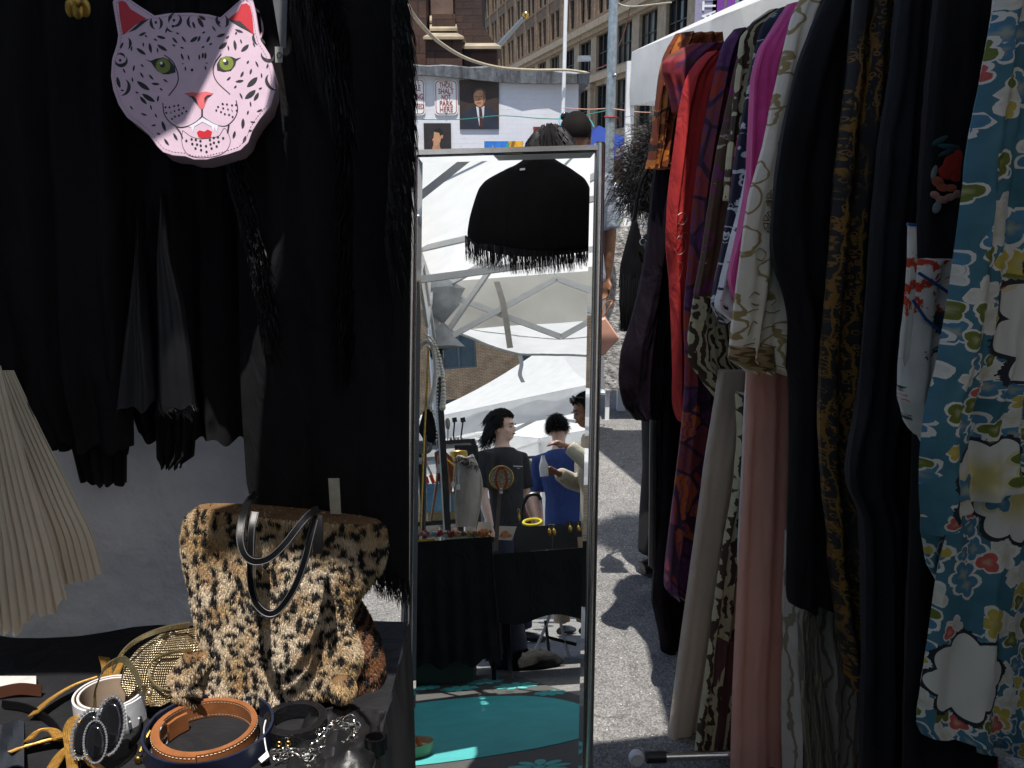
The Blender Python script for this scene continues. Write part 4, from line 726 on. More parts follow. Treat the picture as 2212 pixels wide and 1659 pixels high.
def fur(mbs, n, L=.0088, wd=.0007, seed=5):
    rs = np.random.RandomState(seed); tri = []; 
    for mb, sh in mbs:
        V = np.array(mb.v)
        for f in mb.f:
            if len(f) == 4: tri += [(V[f[0]], V[f[1]], V[f[2]], sh), (V[f[0]], V[f[2]], V[f[3]], sh)]
            elif len(f) == 3: tri.append((V[f[0]], V[f[1]], V[f[2]], sh))
    A = np.array([t[0] for t in tri]); B = np.array([t[1] for t in tri]); C_ = np.array([t[2] for t in tri]); H = np.array([t[3] for t in tri])
    nr = np.cross(B-A, C_-A); ar = np.linalg.norm(nr, axis=1)/2; nr /= (2*ar[:, None]+1e-12)
    cen = V.mean(0); mid = (A+B+C_)/3; 
    face = (nr*(CAM-mid)).sum(1) > -.35*np.linalg.norm(CAM-mid, axis=1)
    # faces wind either way: turn every normal outward with the help of the nearest body axis
    ar = ar*face+ar*.3; i = rs.choice(len(ar), n, p=ar/ar.sum()); u, v = rs.rand(n), rs.rand(n); fl = u+v > 1; u[fl] = 1-u[fl]; v[fl] = 1-v[fl]
    P = A[i]+(B[i]-A[i])*u[:, None]+(C_[i]-A[i])*v[:, None]; Nn = nr[i]; sh = H[i]
    # spots laid out on the bag as seen from the front
    sx, sz = P[:, 0], P[:, 2]*1.0
    cs = []
    for gx in np.arange(-.66, -.14, .0185):
        for gz in np.arange(.54, 1.06, .0185):
            if rs.rand() < .86: cs.append(np.array([gx+rs.uniform(-.0075, .0075), gz+rs.uniform(-.0075, .0075), rs.uniform(.0042, .0082), rs.uniform(.7, 1.45), rs.uniform(0, 6.28)]))
    cs = np.array(cs); dm = np.full(n, 9.)
    for c in cs: 
        dx, dz = sx-c[0], sz-c[1]; a = np.arctan2(dz, dx); r = np.hypot(dx*c[3], dz/c[3])/(c[2]*(1+.3*np.sin(2*a+c[4])+.2*np.sin(3*a+2*c[4]))); dm = np.minimum(dm, r)
    def nz(k, s): return np.sin(sx*k+1.7*np.sin(sz*k*.7+s))*np.cos(sz*k*1.1+1.3*np.sin(sx*k*.6+s))
    tan = np.array([.40, .23, .10]); cream = np.array([.74, .63, .48]); gold = np.array([.50, .34, .165]); blk = np.array([.012, .011, .012]); dk = np.array([.10, .05, .02])
    k1 = np.clip(.45+.5*nz(38, 1)+.25*nz(90, 2)+.55*np.exp(-((sx+.385)/.045)**2)-.35*(sz > .88)+rs.normal(0, .14, n), 0, 1)[:, None]
    col = gold*(1-k1)+cream*k1; k2 = np.clip(nz(55, 4)*.9-.25, 0, 1)[:, None]; col = col*(1-k2)+tan*k2
    sp = np.clip((1.12-dm+rs.normal(0, .10, n))*4.5, 0, 1)[:, None]; col = col*(1-sp)+blk*sp
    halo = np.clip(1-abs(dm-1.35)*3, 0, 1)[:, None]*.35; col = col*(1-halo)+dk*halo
    col = np.where(sh[:, None] > 0, col*np.array([.42, .27, .24]), col)*(.75+.5*rs.rand(n))[:, None]  # side lobe darkened: the shade behind the bag put into its fur colour
    Dr = Nn*.30+np.array([.03, -.10, -.80])+rs.normal(0, .17, (n, 3))+np.stack([.15*nz(22, 7), 0*sx, .06*nz(24, 9)], 1); Dr /= np.linalg.norm(Dr, axis=1)[:, None]
    l = (L*(.6+.7*rs.rand(n)))[:, None]; sd = np.cross(Dr, CAM-P); sd /= np.linalg.norm(sd, axis=1)[:, None]; sd = sd*.8+rs.normal(0, .3, (n, 3)); w = wd
    p0 = P-Nn*.002; m_ = P+Dr*l*.55+Nn*.002; e = P+Dr*l+np.array([0, 0, -.002])
    Vv = np.stack([p0-sd*w, p0+sd*w, m_+sd*w*.8, m_-sd*w*.8, e], 1).reshape(-1, 3)
    out = MB(); out.v = Vv; out.f = [q for k in range(n) for q in ((5*k, 5*k+1, 5*k+2, 5*k+3), (5*k+3, 5*k+2, 5*k+4))]; out.mi = [0]*len(out.f)
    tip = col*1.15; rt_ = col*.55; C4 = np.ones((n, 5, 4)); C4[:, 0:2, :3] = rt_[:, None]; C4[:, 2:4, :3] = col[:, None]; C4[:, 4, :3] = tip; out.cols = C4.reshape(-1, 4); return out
def colmat(name, rough=.55, sheen=0):
    m, t, p = newmat(name); a = nd(t, 'VertexColor', layer_name='col'); ln(t, a.outputs[0], p.inputs['Base Color']); p.inputs['Roughness'].default_value = rough; p.inputs['Specular IOR Level'].default_value = .35
    tr = nd(t, 'BsdfTranslucent'); ln(t, a.outputs[0], tr.inputs[0]); mx = nd(t, 'MixShader'); mx.inputs[0].default_value = .25; ln(t, p.outputs[0], mx.inputs[1]); ln(t, tr.outputs[0], mx.inputs[2]); ln(t, mx.outputs[0], t.nodes['Material Output'].inputs[0]); return m
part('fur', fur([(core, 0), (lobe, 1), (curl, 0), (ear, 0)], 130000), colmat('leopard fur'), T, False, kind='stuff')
z6 = lambda zx, zy, Y: at(353.5+zx*.238, 1021+zy*.238, Y)
def handle(pts, w, T):
    P = catmull([z6(x, y, Y) for x, y, Y in pts], 8); mb = MB(); wv = []
    for i in range(len(P)):
        t_ = P[min(i+1, len(P)-1)]-P[max(i-1, 0)]; wv.append(np.cross(t_, (0.1, -1, .25)))
    mb.strap(P, wv, w, .0045); part('handle', mb, BLKL, T, angle=60)
    for s_ in (-.4, .4):
        mb = MB(); mb.tube([p+np.array(v)/np.linalg.norm(v)*w*s_+np.array([0, -.0028, .0006]) for p, v in zip(P, wv)], .0007, 4); part('handle_stitching', mb, M('grey thread', (.10, .10, .11), .5), T)
handle([(830, 360, 1.33), (800, 520, 1.31), (792, 760, 1.295), (795, 1000, 1.285), (840, 1180, 1.28), (950, 1275, 1.275), (1060, 1230, 1.28), (1190, 1040, 1.285), (1280, 800, 1.295), (1330, 600, 1.305), (1375, 420, 1.32)], .0115, T)
handle([(840, 190, 1.36), (770, 260, 1.34), (715, 420, 1.30), (695, 590, 1.275), (735, 740, 1.262), (830, 805, 1.258), (960, 775, 1.262), (1100, 650, 1.272), (1240, 470, 1.29), (1330, 370, 1.31), (1400, 330, 1.33)], .0115, T)
mb = MB(); mb.strap([z6(1400, 390, 1.325), z6(1405, 560, 1.308), z6(1400, 735, 1.30)], (1, 0, 0), .015, .004); part('handle_tab', mb, BLKL, T)
mb = MB(); c_ = at(408, 1508, 1.32); mb.plate([c_+np.array([.024*math.cos(t)*(1+.15*math.sin(2*t)), -.008*math.sin(t), .012*math.sin(t)-.003]) for t in np.linspace(0, 6.28, 18, endpoint=False)], (0, -1, .3), .002); part('leather_flap', mb, M('dark brown leather', (.025, .018, .012), .35), T, False)
# ================================================================ gold mesh pouch
def meshm():
    m, t, p = newmat('gold mesh weave'); co = coords(t, 'UV'); w1 = nd(t, 'TexChecker', i_Scale=520.); ln(t, co, w1.inputs[0]); 
    wv = nd(t, 'TexWave', i_Scale=95.); wv.bands_direction = 'X'; ln(t, co, wv.inputs[0]); wv2 = nd(t, 'TexWave', i_Scale=95.); wv2.bands_direction = 'Y'; ln(t, co, wv2.inputs[0]); h = mth(t, 'MULTIPLY', wv.outputs[1], wv2.outputs[1])
    ln(t, ramp(t, h, [(.05, (.10, .06, .02)), (.35, (.72, .58, .36)), (.75, (.92, .82, .60))]), p.inputs['Base Color']); p.inputs['Metallic'].default_value = .85; p.inputs['Roughness'].default_value = .32; addbump(t, p, h, .8, .002); return m
GPAT = M('gold patent trim', (.55, .46, .26), .25, .9, var=.15, bump=.1, bs=200)
PGN = (-.12, -1, .45); PGP = at(345, 1440, 1.37); T = thing('gold_mesh_pouch', 'gold metal mesh pouch leaning between sheet and fur bag', 'handbag', at(340, 1515, 1.34))
part('body', cloth([(352, 1368, 432, 1352), (300, 1400, 440, 1388), (270, 1435, 440, 1440), (262, 1475, 430, 1488), (280, 1505, 400, 1512), (310, 1518, 370, 1522)], PGP, PGN, .05, folds=3, amp=.004, seed=51, hem=0, nu=40), meshm(), T)
for pth, w in (([(262, 1440), (285, 1400), (320, 1372), (370, 1352), (425, 1342)], .011), ([(338, 1438), (350, 1418), (385, 1402), (430, 1395)], .006), ([(338, 1438), (345, 1462), (370, 1480), (425, 1490)], .007)):
    mb = MB(); P = catmull([on(x, y, PGP, np.array(PGN))+np.array([0, -.033, .012]) for x, y in pth], 8); mb.strap(P, (.25, -.25, .9), w, .003); part('trim', mb, GPAT, T)
mb = MB(); mb.strap(catmull([onz(207, 1560, TZ+.01), onz(205, 1500, TZ+.05), at(222, 1450, 1.30), at(245, 1430, 1.31), at(268, 1425, 1.315), at(290, 1450, 1.31), at(306, 1482, 1.30)], 8), (.35, .2, .9), .0115, .0025); part('wrist_strap', mb, GPAT, T)
mb = MB(); mb.box(at(312, 1490, 1.295), (.007, .004, .018), .3).ball(at(322, 1498, 1.292), .0055); part('zip_pull', mb, GPAT, T)
# ================================================================ belts
def coil(c, r0, r1, turns, h, th, a0=0, sq=.95, n=40, lean=0.):
    P = []; N = int(n*turns)
    for i in range(N+1):
        a = a0+2*math.pi*turns*i/N; r = r0+(r1-r0)*i/N; P.append(np.array([c[0]+r*math.cos(a), c[1]+r*sq*math.sin(a), c[2]+h/2+.001]))
    mb = MB(); mb.strap(P, (0, 0, 1), h, th); return mb, P
TANL = M('tan leather', (.26, .095, .034), .42, var=.22, vs=35, bump=.12, bs=500); NAVL = M('navy leather', (.012, .016, .036), .4, var=.15, bump=.1, bs=600)
c_ = onz(447, 1603, TZ); T = thing('tan_belt', 'coiled tan leather belt with white stitching in the middle of the table', 'belt', c_)
mb, P = coil(c_, .072, .082, 2.3, .030, .0042, math.radians(170)); part('strap', mb, TANL, T)
mb = MB(); 
for dz in (.0115, -.0115):
    for k in range(0, len(P)-1, 1):
        for f in (.1, .6):
            a_ = P[k]+(P[k+1]-P[k])*f; b_ = P[k]+(P[k+1]-P[k])*(f+.28); o = np.array([a_[0]-c_[0], a_[1]-c_[1], 0]); o /= np.linalg.norm(o); s_ = 1 if k > len(P)*.55 else -1
            mb.tube([a_+o*s_*.0023+np.array([0, 0, dz]), b_+o*s_*.0023+np.array([0, 0, dz])], .0005, 3)
part('stitching', mb, M('cream thread', (.6, .5, .38), .6), T, kind='stuff')
mb = MB(); q = c_+np.array([-.066, -.01, .016]); mb.ring([q+np.array([.012*math.sin(t)*.3, .012*math.sin(t)+.004, .019*math.cos(t)]) for t in np.linspace(0, 6.28, 16, endpoint=False)], .0015, 6); mb.tube([q+np.array([0, -.01, 0]), q+np.array([.006, .016, .002])], .0012, 6); part('buckle', mb, CHROME, T)
mb = MB(); mb.strap([q+np.array([.004, .012, 0]), q+np.array([.012, .03, .0]), q+np.array([.024, .044, 0])], (0, 0, 1), .03, .005); part('strap_keeper', mb, TANL, T)
T = thing('navy_belt', 'wide navy leather belt curving in front of the tan belt', 'belt', c_+np.array([.01, -.01, 0]))
mb, P = coil(c_+np.array([.006, -.006, 0]), .096, .102, .98, .034, .004, math.radians(60)); part('strap', mb, NAVL, T)
mb = MB(); q = P[10]; mb.tube([onz(302, 1625, TZ+.012), onz(312, 1600, TZ+.02), onz(325, 1578, TZ+.03)], .003, 8); part('buckle_bar', mb, GOLDA, T); mb = MB(); mb.ball(onz(298, 1642, TZ+.008), (.006, .004, .007)); part('buckle_end', mb, GOLDA, T)
mb = MB(); mb.strap(catmull([onz(310, 1640, TZ+.01), onz(318, 1590, TZ+.02), onz(335, 1560, TZ+.025), onz(352, 1545, TZ+.02)]), (0, 0, 1), .022, .003); part('loose_end', mb, NAVL, T)
c_ = onz(640, 1580, TZ); T = thing('black_belt', 'coiled black snakeskin belt with brass eyelets near the fur bag', 'belt', c_)
SNAKE = M('black snakeskin', (.010, .010, .012), .22, var=.2, vs=60, bump=.5, bs=230, bd=.003); mb, P = coil(c_, .038, .052, 3.2, .026, .0036, math.radians(200)); part('strap', mb, SNAKE, T)
for k, (x, y) in enumerate(((608, 1608), (626, 1607))): q = c_+np.array([-.014+.014*k, -.0515+.0012*k, .014]); mb = MB(); mb.ring([q+np.array([.0038*math.cos(t), -.0015, .0038*math.sin(t)]) for t in np.linspace(0, 6.28, 14, endpoint=False)], .0012, 6); part('eyelet', mb, M('brass', (.65, .42, .12), .3, 1), T)
WHL = M('white crocodile leather', (.66, .67, .70), .4, var=.05, bump=.3, bs=90); SUE = M('tan suede lining', (.42, .31, .22), .85)
c_ = onz(243, 1548, TZ); T = thing('white_belt', 'coiled white leather belt with tan lining behind the heart brooch', 'belt', c_)
mb, P = coil(c_, .046, .060, 1.9, .046, .003, math.radians(30)); part('strap', mb, WHL, T)
mb = MB(); mb.strap([p+(np.array([c_[0], c_[1], p[2]])-p)/np.linalg.norm(np.array([c_[0], c_[1], p[2]])-p)*.0022 for p in P[:int(len(P)*.97)]], (0, 0, 1), .0455, .0008); part('lining', mb, SUE, T)
mb = MB(); q = c_+np.array([.042, -.046, .024]); mb.strap([q+np.array([0, -.002, .026]), q+np.array([.003, -.009, .0]), q+np.array([.001, -.002, -.024])], (1, .3, 0), .012, .003); part('keeper_loop', mb, WHL, T); 
for k in range(2): mb = MB(); mb.ball(q+np.array([.011+.011*k, -.004+.009*k, .0]), .002, 8, 6); part('stud', mb, WHL, T)
# heart brooch of black stones and rhinestones, leaning on the belt
HN = np.array([.05, -.80, .60]); HN /= np.linalg.norm(HN); HP = at(215, 1590, 1.205); hq = lambda x, y, l=0: on(x, y, HP, HN)+HN*l
T = thing('heart_brooch', 'black heart brooch ringed with rhinestones leaning on the white belt', 'brooch', hq(215, 1655))
STONE = M('black enamel', (.004, .004, .005), .06, var=0, coat=.6); DIA = M('rhinestone', (.85, .87, .9), .08, .9, var=0)
def oval(cx, cy, rx, ry, an, n=24, sharp=0):
    P = []
    for t in np.linspace(0, 6.283, n, endpoint=False):
        x, y = rx*math.cos(t)*(1-sharp*max(0, math.sin(t))), ry*math.sin(t); P.append((cx+x*math.cos(an)-y*math.sin(an), cy+x*math.sin(an)+y*math.cos(an)))
    return P
GEM = MB(); GEM.lathe([(.0003, -.0012), (.0022, -.0005), (.0024, .0003), (.0014, .0014), (.0003, .0016)], (0, 0, 0), tuple(HN), 7); GEMM = GEM.mesh('rhinestone', smooth=False); GEMM.materials.append(DIA)
HB = np.array(T.location)
def gems(P, parent, lift, sc=1.):
    L = [hq(x, y, lift) for x, y in P]; n = len(L); d = 0; step = .0044*sc
    for i in range(n):
        a_, b_ = L[i], L[(i+1) % n]; l = np.linalg.norm(b_-a_)
        while d < l: o = bpy.data.objects.new('rhinestone', GEMM); COL.objects.link(o); o.parent = parent; o.location = Vector(a_+(b_-a_)*d/l-HB); o.scale = (sc,)*3; d += step
        d -= l
def lobe_(nm, P, lift, th=.006):
    mb = MB(); cx = np.mean([p[0] for p in P]); cy = np.mean([p[1] for p in P]); R_ = [[hq(x, y, lift) for x, y in P], [hq(cx+(x-cx)*.97, cy+(y-cy)*.97, lift+th*.6) for x, y in P], [hq(cx+(x-cx)*.7, cy+(y-cy)*.7, lift+th) for x, y in P]]; mb.loft(R_); return part(nm, mb, STONE, T, angle=60)
pl = oval(188, 1586, 26, 52, .38, 30, .15); pr = oval(240, 1568, 27, 60, .12, 30, .1); pc = oval(211, 1603, 22, 42, .03, 30)
gems(oval(188, 1586, 30, 56, .38, 30, .15), lobe_('left_stone', pl, 0), .003, 1.25); gems(oval(240, 1568, 31, 64, .12, 30, .1), lobe_('right_stone', pr, .001), .004, 1.25); gems(oval(211, 1603, 25, 46, .03, 30), lobe_('centre_stone', pc, .006), .010, .9)
# gold ribbon belt
def goldrib():
    m, t, p = newmat('gold ribbed ribbon'); n = noise(t, coords(t), 140, 3); ln(t, ramp(t, n, [(.3, (.38, .19, .035)), (.7, (.62, .37, .10))]), p.inputs['Base Color']); p.inputs['Roughness'].default_value = .42; p.inputs['Metallic'].default_value = .6; addbump(t, p, n, .4, .001); return m
GR = goldrib(); T = thing('gold_ribbon_belt', 'long gold ribbed ribbon belt looping over the left of the table', 'belt', onz(90, 1640, TZ))
def ribbon(pts, w, nm='ribbon_loop', up=(0, 0, 1)):
    P = catmull([onz(x, y, TZ+z) for x, y, z in pts], 8); wv = []
    for i in range(len(P)): t_ = P[min(i+1, len(P)-1)]-P[max(i-1, 0)]; wv.append(np.cross(t_, up)+np.array([0, 0, .5*np.linalg.norm(t_)]))
    mb = MB(); mb.strap(P, wv, w, .002); o = part(nm, mb, GR, T)
    mb = MB()
    for s_ in (-.46, -.3, -.1, .1, .3, .46): mb.tube([p+v/np.linalg.norm(v)*w*s_+np.array([0, -.0006, .0014]) for p, v in zip(P, wv)], .0007, 4)
    sub('rib_thread', mb, GR, o)
ribbon([(70, 1545, .012), (110, 1510, .015), (160, 1480, .02), (210, 1462, .024)], .022); ribbon([(235, 1500, .015), (245, 1460, .02), (262, 1428, .03)], .026)
ribbon([(20, 1625, .012), (60, 1610, .012), (120, 1595, .014), (165, 1588, .02)], .022); ribbon([(95, 1690, .01), (115, 1655, .013), (140, 1620, .016), (175, 1600, .022)], .026); ribbon([(200, 1570, .02), (165, 1555, .03), (148, 1580, .03), (152, 1620, .02), (158, 1670, .014)], .016)
ribbon([(170, 1620, .012), (190, 1640, .01), (225, 1670, .01)], .018); ribbon([(60, 1600, .02), (85, 1578, .022), (115, 1578, .022), (130, 1600, .014)], .02, 'ribbon_knot')
ribbon([(225, 1420, .03), (232, 1450, .02), (222, 1490, .014), (190, 1520, .012)], .020)
for k, (P, lb) in enumerate(((((5, 1520), (60, 1530), (110, 1560), (140, 1600)), 'thin black leather strap winding under the gold ribbon'), (((270, 1530), (300, 1545), (300, 1580), (280, 1610)), 'short black strap between white belt and tan belt'), (((720, 1530), (770, 1540), (800, 1570), (795, 1600)), 'thin black strap lying right of the fur bag'))):
    mb = MB(); mb.strap(catmull([onz(x, y, TZ+.008) for x, y in P], 8), (.1, .2, 1), .013, .003); single('leather_strap', lb, 'strap', mb, BLKL)
# silver chain belt: every link its own piece
LK = MB(); LK.ring([np.array([.0058*math.cos(t), .0036*math.sin(t), 0]) for t in np.linspace(0, 6.283, 14, endpoint=False)], .0011, 5); LKM = LK.mesh('chain_link'); SILV = M('polished silver', (.80, .78, .74), .18, 1, var=.05); LKM.materials.append(SILV)
b0 = onz(660, 1620, TZ); T = thing('silver_chain_belt', 'silver chain link belt heaped in front of the black belt', 'belt', b0)
for off in (0, 7, -8):
    P = catmull([onz(x+off*.6, y+off, TZ+.005+abs(off)*.0006) for x, y in ((588, 1640), (612, 1630), (640, 1628), (668, 1632), (690, 1612), (705, 1592), (722, 1576), (742, 1562), (766, 1558), (764, 1578), (748, 1590))], 10)
    d = 0; k = 0
    for i in range(len(P)-1):
        d += np.linalg.norm(P[i+1]-P[i])
        if d > .0082:
            d = 0; k += 1; t_ = P[i+1]-P[i]; o = bpy.data.objects.new('chain_link', LKM); COL.objects.link(o); o.parent = T
            o.location = Vector(P[i]-b0+np.array([jit(.002), jit(.002), jit(.002)+.002])); o.rotation_euler = (math.pi/2*(k % 2)+jit(.7), jit(.5), math.atan2(t_[1], t_[0])+jit(.6))
mb = MB(); mb.plate([onz(558, 1640, TZ+.012), onz(578, 1622, TZ+.02), onz(582, 1634, TZ+.02), onz(565, 1648, TZ+.01)], (0, -.6, .8), .0008); mb.tube(catmull([onz(576, 1624, TZ+.02), onz(572, 1600, TZ+.03), onz(570, 1575, TZ+.03), onz(574, 1556, TZ+.03)]), .0012, 5); single('price_tag', 'white price tag on a string between navy and black belt', 'tag', mb, M('white card', (.7, .72, .74), .6))
# rolled black belt and vinyl flap at the table's right corner
mb = MB(); c_ = onz(812, 1625, TZ); mb.strap([c_+np.array([.018*math.cos(t)*(1-t*.03), .014*math.sin(t)*(1-t*.03), .014]) for t in np.linspace(.4, 7.2, 40)], (0, 0, 1), .028, .0025); single('rolled_belt', 'black rolled belt end at the table corner next to the mirror', 'belt', mb, BLKL)
mb = MB(); G = [[onz(640+i*20+6*math.sin(j), 1590+j*9-i*2.2+3*math.sin(i*1.2), TZ+.003+.0025*math.sin(i*.9+j*.6)) for i in range(9)] for j in range(8)]; mb.grid(G); mb.grid([[p-np.array([0, 0, .002]) for p in r] for r in G]); single('vinyl_pouch', 'flat black vinyl pouch under the silver chain', 'pouch', mb, M('black vinyl', (.03, .031, .034), .5, var=.3, vs=20, bump=.3, bs=120))
mb = MB(); G = [[onz(-20+i*12, 1560+j*14+6*math.sin(i), TZ+.012+.010*math.sin(i*.8+j*.5)) for i in range(7)] for j in range(8)]; mb.grid(G); mb.grid([[p-np.array([0, 0, .002]) for p in r] for r in G]); single('blue_black_pouch', 'crumpled blue black leather piece at the lower left corner', 'pouch', mb, M('blue black leather', (.018, .022, .03), .5, bump=.3, bs=150))
mb = MB(); G = [[onz(-30+i*18, 1460+j*8, TZ+.006+.006*math.sin(i*1.1+j)) for i in range(7)] for j in range(4)]; mb.grid(G); single('white_lace_scrap', 'scrap of white lace on the table at the left edge', 'lace', mb, M('lace white', (.5, .49, .47), .8))
mb = MB(); mb.strap(catmull([onz(-20, 1500, TZ+.01), onz(40, 1488, TZ+.014), onz(90, 1492, TZ+.01)]), (0, .3, 1), .02, .002); single('brown_belt', 'dark brown leather belt end lying left of the gold ribbon', 'belt', mb, M('brown leather', (.06, .022, .012), .4))
# chrome chair frame behind the table
T = thing('chrome_chair', 'chrome tube frame of a folded chair behind the table', 'chair', (at(860, 1480, 1.8)[0], 1.8, 0))
mb = MB(); mb.tube(catmull([at(740, 1640, 1.74), at(745, 1500, 1.74), at(800, 1412, 1.74), at(820, 1388, 1.74), at(845, 1378, 1.74), at(895, 1374, 1.76)]), .0085, 10); part('back_tube', mb, CHROME, T)
mb = MB(); mb.tube([at(790, 1492, 1.74), at(840, 1490, 1.74), at(893, 1487, 1.76)], .008, 10); part('cross_tube', mb, CHROME, T); mb = MB(); mb.tube([at(893, 1374, 1.76), at(900, 1480, 1.78), at(900, 1800, 1.8)], .0085, 10); part('leg_tube', mb, CHROME, T)
# ================================================================ rack of robes
RA = at(1440, 66, 2.5); RB = at(1700, -14, 2.0); RD = hn(RB-RA); RZ = 1.81
def rail(Y): k = (Y-RA[1])/(RB[1]-RA[1]); p = RA+(RB-RA)*k; p = p.copy(); p[2] = RZ; return p
RQ = np.array([-RD[1], RD[0], 0])*.2; rl = lambda Y: rail(Y)+RQ
RN = RD                                                            # robes hang square to the rail
T = thing('garment_rack', 'chrome garment rack carrying the row of robes', 'rack', rail(1.8)*np.array([1, 1, 0]))
mb = MB(); mb.tube([rl(2.46), rl(1.15)], .0125, 12); part('rail', mb, CHROME, T)
for Y in (2.12, 1.2):
    p = rl(Y); mb = MB(); mb.tube([p, p*np.array([1, 1, 0])+np.array([0, 0, .07])], .0125, 10); part('upright', mb, CHROME, T)
    q = np.array([-RD[1], RD[0], 0]); q = q if q[0] < 0 else -q
    if Y > 2: a_ = onz(1400, 1636, .045); b_ = onz(1640, 1628, .045)
    else: a_ = p*np.array([1, 1, 0])+q*-.1+np.array([0, 0, .06]); b_ = p*np.array([1, 1, 0])-q*.3+np.array([0, 0, .06])
    mb = MB(); mb.tube([a_, b_], .0115, 10); part('foot_bar', mb, CHROME, T)
    d_ = (a_-b_)/np.linalg.norm(a_-b_); mb = MB(); mb.tube([a_-d_*.045, a_+d_*.005], .0155, 12); part('bar_sleeve', mb, BLKPL, T)
    mb = MB(); c_ = a_+d_*.03; mb.lathe([(.002, -.012), (.017, -.012), (.02, -.006), (.02, .006), (.017, .012), (.002, .012)], c_-np.array([0, 0, .03])*0, (d_[1], -d_[0], 0), 16); part('caster', mb, M('white nylon', (.62, .62, .63), .4), T)
# fabrics
def uvn(name): m, t, p = newmat(name); p.inputs['Roughness'].default_value = .75; p.inputs['Specular IOR Level'].default_value = .25; return m, t, p, coords(t, 'UV')
def wove(t, p, co, s=.15): addbump(t, p, noise(t, co, 1500, 2), s, .001)
def plainf(name, col, rough=.75, var=.1, sheen=0, bump=.2): return M(name, col, rough, var=var, vs=7, bump=bump, bs=900, spec=.25, sheen=sheen)
def blend(nm, ground, layers, rough=.75, metal=None):
    """layers: (kind, scale, lo, hi, colour, stretch) laid one over another"""
    m, t, p, co = uvn(nm); p.inputs['Roughness'].default_value = rough; c = None
    g_ = noise(t, co, 9, 4); c = ramp(t, g_, [(.3, tuple(x*.85 for x in ground)), (.7, tuple(min(1, x*1.15) for x in ground))])
    for kind, sc, lo, hi, colr, st in layers:
        mp = nd(t, 'Mapping'); mp.inputs['Scale'].default_value = (*st, 1); mp.inputs['Location'].default_value = (sc*.13, sc*.07, 0); ln(t, co, mp.inputs[0]); cc = mp.outputs[0]
        if kind == 'noise': f = noise(t, cc, sc, 5, .6, 1.2)
        elif kind == 'edge': v = nd(t, 'TexVoronoi', i_Scale=sc, feature='DISTANCE_TO_EDGE'); ln(t, cc, v.inputs[0]); f = v.outputs[0]
        elif kind == 'cell': v = nd(t, 'TexVoronoi', i_Scale=sc); ln(t, cc, v.inputs[0]); sp = nd(t, 'SeparateColor'); ln(t, v.outputs['Color'], sp.inputs[0]); f = sp.outputs[0]
        elif kind == 'dot': v = nd(t, 'TexVoronoi', i_Scale=sc); ln(t, cc, v.inputs[0]); f = v.outputs[0]
        elif kind == 'wave': w = nd(t, 'TexWave', i_Scale=sc, i_Distortion=9., i_Detail=3., i_Detail_Scale=1.3); ln(t, cc, w.inputs[0]); f = w.outputs[1]
        elif kind == 'ring': v = nd(t, 'TexVoronoi', i_Scale=sc); ln(t, cc, v.inputs[0]); f = mth(t, 'ABSOLUTE', mth(t, 'SUBTRACT', v.outputs[0], .32))
        k = ramp(t, f, [(lo, 0.), (hi, 1.)]) if lo < hi else ramp(t, f, [(hi, 1.), (lo, 0.)])
        c = mixc(t, k, c, colr)
    ln(t, c, p.inputs['Base Color']); wove(t, p, co)
    return m
def flower(t, co, scale, petals, rad, seed, keep=1.):
    """one bloom in each Voronoi cell: (bloom mask, rim mask, cell colour value)"""
    mp = nd(t, 'Mapping'); mp.inputs['Location'].default_value = (seed*.37, seed*.91, 0); mp.inputs['Scale'].default_value = (scale,)*3; ln(t, co, mp.inputs[0])
    v = nd(t, 'TexVoronoi', i_Scale=1., i_Randomness=.8, voronoi_dimensions='2D'); ln(t, mp.outputs[0], v.inputs[0])
    d = nd(t, 'VectorMath', operation='SUBTRACT'); ln(t, mp.outputs[0], d.inputs[0]); ln(t, v.outputs['Position'], d.inputs[1]); s = nd(t, 'SeparateXYZ'); ln(t, d.outputs[0], s.inputs[0])
    sc = nd(t, 'SeparateColor'); ln(t, v.outputs['Color'], sc.inputs[0]); a = mth(t, 'ADD', mth(t, 'ARCTAN2', s.outputs[1], s.outputs[0]), mth(t, 'MULTIPLY', sc.outputs[1], 6.28))
    pe = mth(t, 'ABSOLUTE', mth(t, 'COSINE', mth(t, 'MULTIPLY', a, petals/2))); nz = noise(t, mp.outputs[0], 7, 2)
    lim = mth(t, 'MULTIPLY', mth(t, 'ADD', mth(t, 'MULTIPLY', pe, .42), mth(t, 'ADD', .52, mth(t, 'MULTIPLY', nz, .22))), mth(t, 'MULTIPLY', rad, mth(t, 'ADD', .75, mth(t, 'MULTIPLY', sc.outputs[2], .5))))
    r = mth(t, 'DIVIDE', v.outputs['Distance'], lim); kp = mth(t, 'LESS_THAN', sc.outputs[0], keep)
    return mth(t, 'MULTIPLY', mth(t, 'LESS_THAN', r, .80), kp), mth(t, 'MULTIPLY', mth(t, 'LESS_THAN', r, 1.0), kp), sc.outputs[1], r
